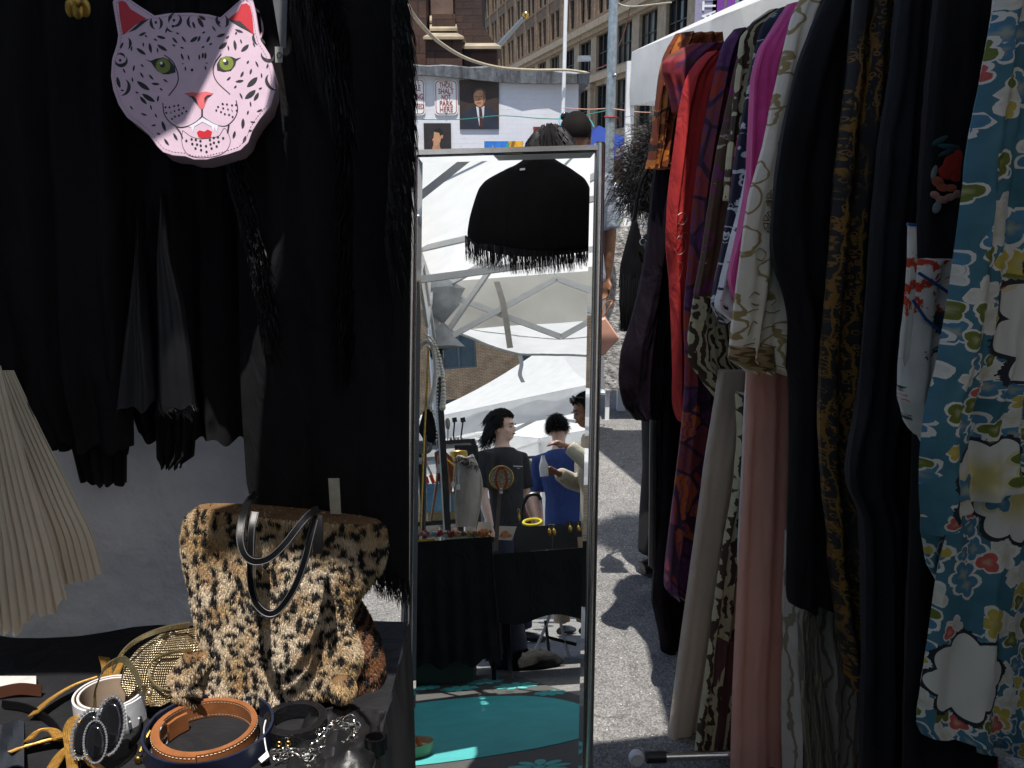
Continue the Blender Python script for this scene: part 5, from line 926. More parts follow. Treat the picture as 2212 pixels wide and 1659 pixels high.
def kimono():
    m, t, p, co = uvn('blue floral kimono print'); g_ = noise(t, co, 14, 4)
    c = ramp(t, g_, [(.3, (.04, .125, .175)), (.7, (.065, .18, .245))])
    sh = noise(t, co, 70, 3)
    def lay(c, scale, pet, rad, seed, cols, rim=(.62, .60, .56), keep=.9):
        b, r_, h, rr = flower(t, co, scale, pet, rad, seed, keep); c = mixc(t, r_, c, rim)
        st = [(i/len(cols), k) for i, k in enumerate(cols)]; f = ramp(t, h, st, 'CONSTANT'); f = mixc(t, mth(t, 'MULTIPLY', ramp(t, rr, [(.1, 1.), (.45, 0.)]), .6), f, (.50, .46, .30)); f = mixc(t, .35, f, ramp(t, sh, [(.3, (.4, .4, .4)), (.7, (1, 1, 1))]), 'MULTIPLY')
        return mixc(t, b, c, f)
    BLU, YEL, REDc, GRN, WHc = (.07, .20, .32), (.52, .40, .08), (.52, .10, .09), (.14, .17, .03), (.62, .60, .55)
    c = lay(c, 19, 4, .50, 1, [BLU, WHc, BLU, BLU], keep=.7); c = lay(c, 15, 5, .44, 4, [YEL, WHc, YEL, BLU, GRN, WHc], keep=.5); c = lay(c, 22, 3, .44, 9, [GRN, YEL, REDc, GRN, BLU, GRN], keep=.42)
    def cloud(c, cx, cz, r, lobes, ph, tint=None):
        d = nd(t, 'VectorMath', operation='SUBTRACT'); ln(t, co, d.inputs[0]); d.inputs[1].default_value = (cx, cz, 0); s = nd(t, 'SeparateXYZ'); ln(t, d.outputs[0], s.inputs[0]); le = nd(t, 'VectorMath', operation='LENGTH'); ln(t, d.outputs[0], le.inputs[0])
        a = mth(t, 'ADD', mth(t, 'ARCTAN2', s.outputs[1], s.outputs[0]), ph); sc = mth(t, 'ADD', .80, mth(t, 'MULTIPLY', mth(t, 'ABSOLUTE', mth(t, 'SINE', mth(t, 'MULTIPLY', a, lobes/2))), .2))
        q = mth(t, 'DIVIDE', le.outputs['Value'], mth(t, 'MULTIPLY', sc, r)); q2 = mth(t, 'ADD', q, mth(t, 'MULTIPLY', noise(t, co, 120, 2), .2))
        c = mixc(t, mth(t, 'LESS_THAN', q2, 1.2), c, (.018, .020, .03)); w = mixc(t, ramp(t, q, [(.2, 1.), (.7, 0.)]), (.60, .585, .55), tint or (.60, .585, .55)); k = mth(t, 'LESS_THAN', q, 1.)
        return mixc(t, k, c, w), k
    for cx, cz, r, lo, ph, ti in CLOUDS:
        c, k = cloud(c, cx, cz, r, lo, ph, ti); c2 = lay(c, 9, 4, .30, 31, [GRN, REDc, GRN, BLU], (.56, .50, .30), .45); c = mixc(t, k, c, c2)
    ln(t, c, p.inputs['Base Color']); p.inputs['Roughness'].default_value = .6; wove(t, p, co); return m
CLOUDS = [(.215, 1.27, .135, 11, .3, None), (.12, .95, .085, 8, .9, (.50, .42, .16)), (.085, .60, .085, 8, .2, None)]
KIM = kimono()
RP = lambda Y: rail(Y)
def robe(name, label, Y, rows, mat, thick=.045, folds=2.4, amp=.008, seed=0, cat='robe', extra=(), hem=.006, nm='body', nu=30):
    base = on(rows[-1][1] if len(rows[-1]) == 3 else rows[-1][0], rows[-1][0] if len(rows[-1]) == 3 else rows[-1][1], RP(Y), RN)
    T = thing(name, label, cat, base, 'robes hanging on the rack'); part(nm, cloth(rows, RP(Y), RN, thick, folds*1.5, amp*1.1, seed, hem=hem, nu=nu+14, flat=True), mat, T)
    for (n2, Y2, rows2, mat2, th2, f2, a2) in extra: part(n2, cloth(rows2, RP(Y2), RN, th2, f2*1.4, a2*1.1, seed+7, hem=hem, nu=nu, flat=True), mat2, T)
    p = rl(Y); mb = MB(); mb.tube(catmull([p+np.array([0, .0, -.07]), p+np.array([0, 0, -.03]), p+np.array([.012, 0, -.01]), p+np.array([.014, 0, .016]), p+np.array([0, 0, .0265]), p+np.array([-.014, 0, .014])], 5), .0022, 5); part('hanger_hook', mb, CHROME, T)
    return T
VEL = M('dark purple velvet', (.006, .003, .007), .75, var=.5, vs=9, bump=.3, bs=500, spec=.1); REDF = M('red wool', (.38, .028, .028), .85, var=.12, vs=8, bump=.3, bs=900, spec=.2); MAG = M('magenta velvet', (.55, .03, .22), .7, var=.18, vs=8, bump=.25, bs=600, sheen=.15)
HEX = blend('red purple patchwork print', (.17, .035, .035), [('cell', 17, .25, .3, (.26, .028, .016), (1, .6)), ('cell', 17, .55, .58, (.07, .02, .08), (1, .6)), ('cell', 17, .78, .8, (.33, .07, .015), (1, .6)), ('wave', 28, .78, .84, (.11, .03, .10), (1, 1)), ('edge', 17, .05, .035, (.035, .013, .035), (1, .6))])
ORG = blend('orange brown print', (.16, .035, .01), [('wave', 14, .55, .62, (.38, .12, .02), (1, 1)), ('noise', 22, .56, .6, (.03, .012, .008), (1, 1))]); BRO = blend('brown magenta print', (.085, .05, .032), [('ring', 24, .06, .03, (.16, .025, .13), (1, .8)), ('noise', 10, .60, .62, (.16, .02, .085), (1, .5)), ('noise', 16, .64, .66, (.42, .36, .24), (1, .6))])
CRB = blend('cream scroll on brown print', (.05, .03, .02), [('wave', 17, .52, .58, (.46, .42, .27), (1, .8)), ('ring', 20, .1, .06, (.42, .38, .25), (1, 1))]); NAV = blend('navy print with white leaves', (.010, .012, .030), [('noise', 34, .575, .60, (.50, .52, .55), (1, .8)), ('ring', 30, .05, .03, (.4, .42, .46), (1, 1))]); LAV = blend('lilac white print', (.70, .68, .72), [('noise', 6, .60, .7, (.36, .52, .50), (1, .7)), ('noise', 14, .655, .67, (.03, .03, .04), (1.3, 1)), ('dot', 70, .16, .13, (.48, .20, .42), (1, 1))])
GEMB = blend('cream crepe with gold thread', (.72, .65, .54), [('ring', 9, .022, .012, (.30, .21, .09), (1, 1)), ('wave', 9, .955, .98, (.32, .23, .10), (.6, 1))]); SALM = Mtrans('salmon pink crepe', (.86, .52, .43), .38, .05, 7, .3, 40); BEI = Mtrans('beige crepe', (.68, .58, .49), .3, .05, 7, .3, 40); BRC = blend('black and gold brocade', (.010, .010, .013), [('noise', 55, .55, .60, (.20, .10, .014), (1, .8)), ('wave', 16, .86, .94, (.17, .087, .015), (1, .5)), ('ring', 75, .07, .04, (.20, .10, .016), (1, 1)), ('noise', 5.5, .47, .40, (.010, .010, .013), (1, .6))], .5)
NVY = plainf('black navy wool', (.009, .010, .014), .85, .2); BKR = plainf('black crepe robe', (.007, .007, .009), .85, .25); SIL = blend('cream with silver braid', (.46, .42, .37), [('wave', 13, .86, .92, (.22, .18, .12), (1, .5)), ('noise', 4, .6, .75, (.22, .19, .15), (2, .3))]); MAR = plainf('plum lining', (.10, .045, .05), .8, .2); RDL = plainf('bright red lining', (.45, .012, .012), .6, .1)
FLW = blend('white silk with red blossom', (.60, .59, .57), [('noise', 13, .59, .61, (.46, .045, .02), (1, .8)), ('noise', 11, .42, .40, (.03, .05, .06), (1, 1.2)), ('noise', 17, .64, .66, (.55, .16, .08), (1, 1))])
robe('velvet_robe', 'dark purple velvet robe with a hooked sleeve, farthest on the rack', 2.50, [(120, 1462, 1500), (220, 1440, 1500), (320, 1425, 1490), (420, 1410, 1480), (520, 1402, 1470), (620, 1385, 1465), (700, 1362, 1455), (760, 1342, 1450), (830, 1337, 1448), (880, 1348, 1440), (903, 1372, 1420)], VEL, .06, 1.6, .008, 61, extra=[('lower_skirt', 2.54, [(700, 1430, 1500), (900, 1432, 1500), (1100, 1425, 1495), (1300, 1408, 1490), (1370, 1425, 1490), (1500, 1440, 1500)], VEL, .05, 2, .006), ('lace_panel', 2.56, [(860, 1405, 1450), (1000, 1404, 1450), (1222, 1402, 1445)], BS, .03, 3, .004)])
robe('orange_scarf_robe', 'orange brown printed robe with a ruffled collar at the far end', 2.47, [(72, 1462, 1560), (100, 1445, 1560), (150, 1428, 1520), (220, 1420, 1490), (300, 1412, 1460), (360, 1408, 1440)], ORG, .06, 4, .014, 63)
robe('striped_shoulder_robe', 'red and purple robe showing only its rounded shoulder', 2.41, [(95, 1490, 1590), (115, 1450, 1580), (135, 1432, 1560), (160, 1432, 1540), (190, 1445, 1520), (240, 1455, 1510)], blend('red violet ikat', (.20, .022, .03), [('noise', 8, .5, .56, (.08, .018, .07), (.6, 1)), ('noise', 12, .62, .66, (.06, .05, .02), (.5, 1))]), .06, 1.5, .006, 65)
robe('red_robe', 'plain red wool robe with silver embroidery near its cuff', 2.34, [(112, 1530, 1600), (130, 1508, 1600), (165, 1482, 1590), (230, 1467, 1570), (330, 1453, 1560), (430, 1441, 1540), (520, 1437, 1530), (600, 1446, 1530), (700, 1449, 1530), (800, 1452, 1530), (880, 1458, 1500), (905, 1470, 1490)], REDF, .06, 1.8, .010, 67)
robe('patchwork_robe', 'red and purple honeycomb printed robe, long hem above the asphalt', 2.27, [(62, 1590, 1640), (90, 1565, 1640), (160, 1545, 1640), (280, 1520, 1620), (420, 1500, 1610), (560, 1487, 1600), (680, 1477, 1590), (800, 1482, 1590), (900, 1477, 1580), (1000, 1465, 1570), (1100, 1452, 1560), (1200, 1442, 1550), (1270, 1437, 1530), (1287, 1450, 1500)], HEX, .05, 2.4, .009, 69)
robe('brown_print_robe', 'brown robe with magenta rings and cream birds', 2.20, [(55, 1620, 1680), (130, 1592, 1680), (220, 1572, 1660), (330, 1548, 1650), (450, 1530, 1630), (560, 1515, 1620), (640, 1498, 1600), (652, 1520, 1590)], BRO, .05, 2.4, .008, 71, extra=[('sleeve', 2.19, [(640, 1500, 1600), (720, 1487, 1600), (780, 1486, 1610), (830, 1520, 1620), (884, 1565, 1612)], CRB, .04, 2.4, .008)])
robe('cream_scroll_robe', 'brown robe with a cream scroll border on its shoulder', 2.14, [(20, 1665, 1720), (45, 1630, 1700), (80, 1600, 1690), (160, 1592, 1670), (260, 1582, 1660), (360, 1572, 1640), (430, 1566, 1630)], CRB, .04, 2, .007, 73)
robe('pink_lining_robe', 'narrow pink robe peeping out beside the navy print', 2.12, [(300, 1595, 1640), (400, 1580, 1630), (500, 1565, 1620), (600, 1545, 1600), (640, 1540, 1580)], plainf('dusty pink silk', (.40, .055, .17), .6), .03, 1.6, .005, 75)
robe('navy_leaf_robe', 'navy robe printed with small white leaves', 2.09, [(15, 1690, 1740), (50, 1650, 1720), (120, 1630, 1710), (250, 1607, 1690), (400, 1585, 1670), (550, 1560, 1650), (660, 1538, 1630), (695, 1560, 1620)], NAV, .045, 2.4, .008, 77)
robe('lilac_robe', 'pale lilac silk robe with black brush marks', 2.04, [(60, 1690, 1740), (130, 1655, 1730), (280, 1628, 1720), (420, 1602, 1700), (560, 1565, 1680), (665, 1541, 1660), (690, 1575, 1650), (706, 1600, 1640)], LAV, .045, 2.2, .007, 79)
robe('magenta_robe', 'magenta velvet robe in the middle of the rack', 1.99, [(6, 1712, 1740), (40, 1690, 1740), (100, 1648, 1735), (165, 1630, 1730), (260, 1627, 1720), (400, 1622, 1710), (500, 1603, 1690), (570, 1583, 1680), (610, 1578, 1670), (655, 1592, 1640)], MAG, .05, 2.0, .010, 81)
robe('cream_embroidered_robe', 'cream robe with gold thread embroidery and braided cuff', 1.93, [(-20, 1740, 1800), (40, 1712, 1800), (120, 1692, 1790), (220, 1672, 1780), (320, 1652, 1770), (420, 1622, 1760), (520, 1606, 1750), (640, 1590, 1740), (740, 1580, 1720), (778, 1576, 1715), (800, 1615, 1700)], GEMB, .05, 2.0, .009, 83, extra=[('cuff_band', 1.92, [(748, 1578, 1668), (775, 1573, 1670), (798, 1612, 1672)], blend('gold braid', (.32, .22, .11), [('wave', 60, .5, .6, (.12, .07, .03), (.1, 1))], .45), .045, 1, .003)])
robe('white_slip', 'white slip behind the pink gown', 2.02, [(700, 1620, 1680), (900, 1606, 1680), (1050, 1600, 1680), (1200, 1592, 1670), (1270, 1596, 1660)], plainf('white cotton', (.62, .60, .60)), .03, 1.4, .004, 85, cat='slip')
robe('beige_gown', 'plain beige gown reaching nearly to the asphalt', 2.16, [(800, 1550, 1640), (870, 1542, 1640), (1000, 1521, 1620), (1200, 1494, 1590), (1400, 1466, 1560), (1550, 1447, 1530), (1645, 1436, 1510), (1690, 1440, 1510)], BEI, .035, 1.6, .0045, 87, cat='gown')
robe('patterned_gown', 'cream and brown patterned gown between beige and pink gowns', 2.08, [(850, 1590, 1660), (940, 1592, 1660), (1060, 1582, 1660), (1200, 1557, 1650), (1400, 1530, 1640), (1550, 1508, 1620), (1690, 1492, 1600)], CRB, .04, 3, .008, 89, cat='gown', extra=[('plum_panel', 2.07, [(1380, 1548, 1600), (1500, 1538, 1600), (1610, 1530, 1595)], MAR, .03, 2, .004)])
robe('pink_gown', 'long plain salmon pink gown in the middle of the rack', 1.98, [(720, 1640, 1720), (790, 1613, 1720), (900, 1610, 1720), (1000, 1606, 1715), (1150, 1598, 1712), (1300, 1590, 1710), (1500, 1581, 1706), (1700, 1576, 1706)], SALM, .035, 1.5, .006, 91, cat='gown')
robe('black_velvet_robe', 'black robe hanging in front of the pink gown', 1.86, [(-40, 1800, 1900), (60, 1757, 1890), (160, 1720, 1880), (280, 1693, 1870), (400, 1676, 1850), (500, 1668, 1845), (560, 1672, 1840), (620, 1690, 1835), (680, 1708, 1835), (800, 1703, 1830), (1000, 1705, 1830), (1200, 1700, 1830), (1300, 1697, 1830), (1308, 1720, 1830)], BKR, .06, 1.6, .012, 93)
robe('silver_braid_robe', 'cream robe with dull silver braid below the black robe', 1.90, [(1150, 1702, 1850), (1300, 1693, 1860), (1450, 1690, 1870), (1580, 1690, 1870), (1700, 1690, 1870)], SIL, .05, 3.2, .013, 95, extra=[('braid', 1.865, [(1290, 1738, 1756), (1330, 1722, 1762), (1450, 1726, 1772), (1600, 1735, 1800), (1700, 1740, 1810)], blend('dull silver braid', (.13, .12, .095), [('wave', 40, .7, .8, (.26, .23, .17), (1, .2))], .5), .02, 2, .006)])
robe('brocade_robe', 'black robe woven with gold brocade', 1.77, [(-40, 1850, 1990), (150, 1832, 1975), (300, 1812, 1960), (450, 1798, 1945), (600, 1786, 1935), (750, 1776, 1925), (900, 1770, 1920), (1000, 1776, 1920), (1100, 1785, 1920), (1250, 1800, 1920), (1380, 1815, 1915), (1480, 1832, 1890)], BRC, .06, 2.0, .011, 97, nu=40)
robe('navy_robe', 'very dark navy wool robe right of the gold brocade', 1.67, [(-40, 1950, 2060), (150, 1927, 2050), (300, 1905, 2040), (500, 1885, 2030), (700, 1868, 2020), (880, 1855, 2010), (1000, 1834, 2000), (1060, 1838, 2000), (1120, 1868, 2000), (1300, 1872, 2000), (1480, 1868, 2005), (1700, 1862, 2010)], NVY, .06, 1.6, .012, 99, extra=[('red_lining', 1.70, [(1440, 1874, 1900), (1560, 1866, 1890), (1700, 1855, 1885)], RDL, .02, 1, .002)])
T = robe('embroidered_black_robe', 'black silk robe with an embroidered red and pink peony', 1.585, [(-40, 2030, 2190), (200, 2005, 2180), (400, 1990, 2170), (600, 1978, 2160), (900, 1975, 2150), (1200, 1965, 2140), (1500, 1955, 2140), (1700, 1950, 2140)], BKR, .06, 1.4, .010, 101)
def petal(T, nm, cx, cy, rx, ry, an, mat, lift, Y=1.585):
    mb = MB(); P = oval(cx, cy, rx, ry, an, 14); Q = [on(x, y, RP(Y), RN)+RN*lift for x, y in P]; c_ = sum(Q)/len(Q); mb.loft([Q, [c_+(q-c_)*.85+RN*.0008 for q in Q], [c_+(q-c_)*.4+RN*.0012 for q in Q]]); part(nm, mb, mat, T)
PE = [M('embroidery '+n_, c_, .55, var=.25, vs=60, bump=.5, bs=400) for n_, c_ in (('red', (.40, .03, .015)), ('coral', (.50, .13, .07)), ('rose', (.52, .26, .22)), ('teal', (.02, .085, .10)), ('grey', (.25, .29, .31)))]
for cx, cy, rx, ry, an, k in ((2036, 358, 20, 26, .2, 0), (2052, 345, 14, 22, -.3, 0), (2024, 372, 18, 15, .5, 0), (2045, 378, 16, 15, 0, 0), (2006, 392, 14, 11, .4, 1), (2016, 404, 14, 9, .2, 1), (2034, 405, 13, 8, -.1, 1), (2000, 420, 11, 8, .3, 2), (2014, 430, 14, 8, .2, 2), (2032, 425, 14, 8, -.2, 2), (2048, 418, 10, 9, -.5, 2), (2010, 305, 20, 6, -.5, 3), (2030, 318, 26, 6, .1, 3), (2024, 330, 20, 5, -.4, 3), (1998, 372, 6, 16, .3, 4), (2004, 446, 9, 14, .4, 4), (2062, 365, 8, 14, .2, 4), (2100, 250, 10, 34, 0, 0)): petal(T, 'embroidered_petal', cx-14, cy, rx, ry, an, PE[k], .036)
T = robe('white_blossom_robe', 'white silk sleeve painted with red blossoms and blue piping', 1.545, [(560, 1985, 2110), (620, 1972, 2110), (700, 1958, 2100), (780, 1948, 2090), (860, 1942, 2070), (915, 1960, 2050), (948, 1990, 2020)], FLW, .045, 1.6, .008, 103, extra=[('front_band', 1.525, [(485, 1962, 1978), (560, 1960, 1980), (660, 1952, 1974), (780, 1939, 1962)], FLW, .008, .6, .001)])
BPI = M('blue piping', (.01, .06, .22), .4)
for pth in ([(1985, 590), (2020, 612), (2060, 640)], [(1972, 648), (2000, 690), (2040, 720)], [(1960, 484), (1978, 486)]): mb = MB(); mb.tube([on(x, y, RP(1.52), RN) for x, y in pth], .0028, 6); part('piping', mb, BPI, T)
T = robe('blue_kimono', 'pale blue kimono with bold flowers and white clouds, nearest on the rack', 1.44, [(-60, 2160, 2420), (60, 2138, 2410), (200, 2112, 2400), (300, 2092, 2390), (420, 2076, 2380), (520, 2063, 2380), (660, 2044, 2370), (800, 2018, 2360), (1996, 880, 2350, 800), (1985, 980, 2350, 850), (1984, 1060, 2350, 890), (1988, 1120, 2350, 925), (1996, 1150, 2350, 940)], KIM, .06, 2.2, .016, 107, nu=50, hem=0, extra=[('lower_panel', 1.47, [(1000, 2075, 2400), (1120, 2052, 2400), (1250, 2020, 2390), (1400, 2000, 2380), (1500, 1985, 2370), (1560, 1978, 2360), (1585, 1990, 2350)], KIM, .05, 1.8, .012), ('sleeve_fold', 1.49, [(1060, 1990, 2200), (1150, 1988, 2150), (1220, 2005, 2100), (1265, 2030, 2075)], KIM, .03, 1, .006), ('back_panel', 1.52, [(1300, 2060, 2400), (1500, 2090, 2400), (1625, 2110, 2400)], KIM, .03, 1.5, .006)])
T = robe('red_edged_robe', 'robe hem with a bright red edge at the bottom right corner', 1.56, [(1300, 2010, 2160), (1480, 2040, 2150), (1700, 2070, 2150)], BKR, .03, 1.5, .005, 109, extra=[('red_edge', 1.55, [(1590, 2138, 2152), (1700, 2140, 2155)], RDL, .015, .5, .001)])
# embroidery in thread on the red and the cream robe
def thread(parent_name, nm, curves, Y, mat, r=.0011, lift=.03):
    T = bpy.data.objects[parent_name]; mb = MB()
    for pth in curves: mb.tube([on(p[0], p[1], RP(Y), RN)+RN*lift for p in catmull([np.array([*p, 0.]) for p in pth], 7)], r, 5)
    part(nm, mb, mat, T, kind='stuff')
SLV = M('silver thread', (.34, .25, .23), .35, .6, var=.3, vs=200); GTH = M('gold thread', (.34, .24, .10), .4, .6, var=.4, vs=200)
thread('red_robe', 'silver_embroidery', [[(1448, 466), (1462, 458), (1472, 470), (1462, 484), (1450, 480)], [(1446, 520), (1456, 508), (1468, 520), (1466, 540), (1452, 548), (1444, 536)], [(1462, 500), (1478, 506), (1476, 524)], [(1450, 560), (1462, 570), (1458, 590), (1452, 610)], [(1456, 820), (1468, 826), (1474, 842), (1464, 850)], [(1462, 862), (1474, 868), (1472, 885)]], 2.34, SLV, .0009, .031)
for k, (cx, cy, r) in enumerate(((1655, 430, 20), (1650, 478, 22))): thread('cream_embroidered_robe', 'gold_flower', [[(cx+r*math.cos(a+d)*(1 if d else .35)*.8, cy+r*math.sin(a+d)*(1 if d else .35)) for d in (0, -.3, .0001, .3, 0)] for a in np.linspace(0, 6.28, 7, endpoint=False)], 1.93, GTH, .0013, .028)
thread('cream_embroidered_robe', 'gold_scrolls', [[(1612, 545), (1625, 535), (1638, 545), (1630, 560), (1618, 556)], [(1640, 548), (1655, 538), (1668, 552)], [(1602, 640), (1615, 628), (1628, 640), (1622, 655), (1608, 652)], [(1632, 640), (1648, 628), (1660, 645), (1650, 655)], [(1596, 672), (1620, 664), (1650, 672), (1668, 666)], [(1600, 720), (1612, 690), (1628, 710), (1612, 730), (1635, 705), (1660, 700)], [(1590, 742), (1620, 736), (1660, 745)]], 1.93, GTH, .0013, .028)
# ================================================================ people
def remesh(mb, vox, sm=4, it=None):
    me = mb.mesh('t'); o = bpy.data.objects.new('t', me); COL.objects.link(o)
    r = o.modifiers.new('r', 'REMESH'); r.mode = 'VOXEL'; r.voxel_size = vox; r.use_smooth_shade = True
    s_ = o.modifiers.new('s', 'SMOOTH'); s_.iterations = sm; s_.factor = .5
    out = bpy.data.meshes.new_from_object(o.evaluated_get(bpy.context.evaluated_depsgraph_get())); bpy.data.objects.remove(o); bpy.data.meshes.remove(me); return out
def V3(*a): return np.array(a, float)
def ring_(c, rx, ry, n=18): return [V3(c[0]+rx*math.cos(t), c[1]+ry*math.sin(t), c[2]) for t in np.linspace(0, 2*math.pi, n, endpoint=False)]
def hand(mb, w, d, palm, side, k=1., curl=.35):
    """w wrist, d direction of the fingers, palm the way the palm faces, side +1/-1 where the thumb leaves"""
    d = d/np.linalg.norm(d); palm = palm-d*np.dot(palm, d); palm /= np.linalg.norm(palm); x = np.cross(d, palm)*side
    mb.tube([w, w+d*.03*k, w+d*.06*k, w+d*.088*k], [.024*k, .034*k, .039*k, .034*k], 10, squash=.52)
    for i, (o, l) in enumerate(((-.030, .062), (-.010, .075), (.010, .070), (.029, .055))):
        b = w+d*.080*k-x*o*k; P = [b]; dd = d.copy()
        for j in range(3): c_ = curl*(1+.5*j); dd = dd*math.cos(c_)+palm*math.sin(c_); dd /= np.linalg.norm(dd); P.append(P[-1]+dd*l*k/3*(1.15-.15*j))
        mb.tube(P, [.0095*k, .009*k, .008*k, .0065*k], 7)
    b = w+d*.025*k+x*.026*k; mb.tube([b, b+(x*.7+d*.7+palm*.2)*.03*k, b+(x*.7+d*1.6+palm*.6)*.03*k], [.012*k, .0105*k, .008*k], 7)
def scalp(n, rs, keep):
    out = []
    while len(out) < n:
        v = rs.normal(0, 1, 3); v /= np.linalg.norm(v)
        if keep(v): out.append(v)
    return out
HC = V3(0, .008, 1.662)
def person(label, loc, facing, H, skin, shirt, pants, arms, hair, group=None, vox=.011, headyaw=0, headpitch=0, sleeve=.55, build=1., hem=.86, opts=None):
    opts = opts or {}; T = thing('person', label, 'person', loc, group); T.rotation_euler = (0, 0, math.atan2(facing[0], -facing[1])); s_ = H/1.75; T.scale = (s_,)*3
    def lp(nm, m, mat, parent=None, **k):
        me = m.mesh(nm, (0, 0, 0), k.get('smooth', True)) if isinstance(m, MB) else m
        for q in (mat if isinstance(mat, (list, tuple)) else [mat]): me.materials.append(q)
        o = bpy.data.objects.new(nm, me); COL.objects.link(o); o.parent = parent or T; return tag(o, None, None, None, k.get('kind'))
    b = build; mb = MB()
    TOR = [(.80, .10, .08), (.86, .155, .11), (.93, .172*b, .122*b), (1.02, .155*b, .11*b), (1.10, .145*b, .102*b), (1.20, .158*b, .11*b), (1.30, .172*b, .116*b), (1.38, .175*b, .105), (1.43, .16, .088), (1.465, .10, .07), (1.49, .06, .058)]
    mb.loft([ring_((0, .012 if z > 1.2 else .005, z), rx, ry) for z, rx, ry in TOR])
    R3 = np.array(Matrix.Rotation(headyaw, 3, 'Z'))@np.array(Matrix.Rotation(headpitch, 3, 'X')); nk = V3(0, .01, 1.50)
    hd = lambda *p: nk+R3@(V3(*p)-nk)
    mb.tube([V3(0, .022, 1.44), V3(0, .012, 1.50), hd(0, .004, 1.57), hd(0, 0, 1.60)], [.062, .056, .055, .05], 12)
    def hb(c, r, n=14, m=10):
        q = MB(); q.ball((0, 0, 0), r, n, m); mb.add([hd(*(V3(*c)+V3(*v))) for v in q.v], q.f)
    hb(HC, (.074, .093, .092), 18, 12); hb((0, -.022, 1.612), (.060, .070, .080), 16, 10); hb((0, -.045, 1.562), (.036, .040, .032)); hb((0, -.098, 1.612), (.011, .016, .010)); hb((0, -.088, 1.632), (.008, .014, .022)); hb((0, -.078, 1.662), (.048, .016, .012)); hb((0, -.086, 1.582), (.022, .010, .010))
    for sx in (-1, 1): hb((sx*.076, .012, 1.618), (.009, .018, .028)); hb((sx*.036, -.062, 1.602), (.022, .022, .020))
    for (sh, el, wr, hdir, palm, sd) in arms:
        sh, el, wr = map(lambda p: V3(*p), (sh, el, wr)); mb.tube([sh*V3(.75, 1, 1), sh, sh*.5+el*.5, el, el*.55+wr*.45, wr], [.055, .057, .047, .039, .038, .026], 12); hand(mb, wr, V3(*hdir), V3(*palm), sd)
    for sx in (-1, 1):
        mb.tube([V3(sx*.085, .005, .90), V3(sx*.092, .0, .70), V3(sx*.095, .0, .48), V3(sx*.097, .012, .30), V3(sx*.098, .02, .09)], [.088, .075, .053, .05, .036], 12)
        mb.tube([V3(sx*.098, .055, .035), V3(sx*.10, .0, .04), V3(sx*.103, -.09, .032), V3(sx*.105, -.16, .022)], [.03, .04, .038, .02], 10, squash=.75)
    lp('body', remesh(mb, vox, 3), skin)
    # shirt and trousers
    mb = MB(); g_ = .020
    mb.loft([ring_((0, .012 if z > 1.2 else .005, z), rx+g_, ry+g_) for z, rx, ry in [(hem, .170*b, .122*b), (hem+.03, .172*b, .124*b)]+[q for q in TOR[3:9]]+[(1.455, .105, .075), (1.475, .082, .066)]])
    for (sh, el, wr, *_) in arms:
        sh, el, wr = map(lambda p: V3(*p), (sh, el, wr))
        if sleeve <= 1: e = sh+(el-sh)*sleeve*1.25; mb.tube([sh*V3(.6, 1, 1), sh, sh*.45+e*.55, e], [.066, .071, .068, .070], 12)
        else: mb.tube([sh*V3(.6, 1, 1), sh, sh*.5+el*.5, el, el*.5+wr*.5, wr*.96+el*.04], [.066, .071, .066, .06, .062, .05], 12)
    me = remesh(mb, .013, 3); sh_o = lp('shirt', me, shirt)
    mb = MB(); mb.loft([ring_((0, .005, z), rx+.016, ry+.014) for z, rx, ry in [(.80, .12, .10)]+TOR[1:3]+[(1.0, .156*b, .112*b)]])
    for sx in (-1, 1): mb.tube([V3(sx*.085, .005, .90), V3(sx*.093, .0, .70), V3(sx*.097, .0, .48), V3(sx*.10, .012, .30), V3(sx*.10, .018, .10)], [.10, .092, .078, .072, .068], 12)
    lp('trousers', remesh(mb, .014, 3), pants)
    for sx in (-1, 1): m2 = MB(); m2.tube([V3(sx*.098, .065, .035), V3(sx*.10, .0, .045), V3(sx*.103, -.09, .036), V3(sx*.105, -.175, .024)], [.036, .047, .045, .028], 10, squash=.75); lp('shoe', m2, opts.get('shoe', BLKPL))
    # face
    if opts.get('face', True):
        DK = opts.get('brow', M('dark brow', (.012, .009, .008), .7)); LIP = M('lips', (.34, .11, .09), .5)
        for sx in (-1, 1):
            q = MB(); q.ball((0, 0, 0), (.0135, .006, .0052), 10, 6); m2 = MB(); m2.add([hd(*(V3(sx*.030, -.0855, 1.634)+V3(*v))) for v in q.v], q.f); e_ = lp('eye', m2, M('eye', (.05, .04, .035), .2))
            m2 = MB(); m2.tube([hd(sx*.012, -.096, 1.655), hd(sx*.032, -.095, 1.661), hd(sx*.050, -.082, 1.655)], [.0035, .0042, .002], 6); lp('eyebrow', m2, DK)
        m2 = MB(); m2.tube([hd(-.022, -.091, 1.580), hd(-.008, -.099, 1.583), hd(.008, -.099, 1.583), hd(.022, -.091, 1.580)], [.002, .005, .005, .002], 6); lp('lips', m2, LIP)
    # hair
    kind, hm = hair; rs = np.random.RandomState(abs(hash(label)) % 1000 if False else sum(map(ord, label)) % 1000); mb = MB(); cap = MB(); q = MB()
    q.ball((0, 0, 0), (.0805, .0985, .096), 20, 14)
    cap.add([hd(*(V3(0, .016, 1.670)+V3(*v)*V3(1, 1, 1))) for v in q.v if True], [f for f in q.f if not any((q.v[i][1] < -.052 and q.v[i][2] < .040) or q.v[i][2] < -.055 for i in f)])
    lp('hair_cap', cap, HCAP)
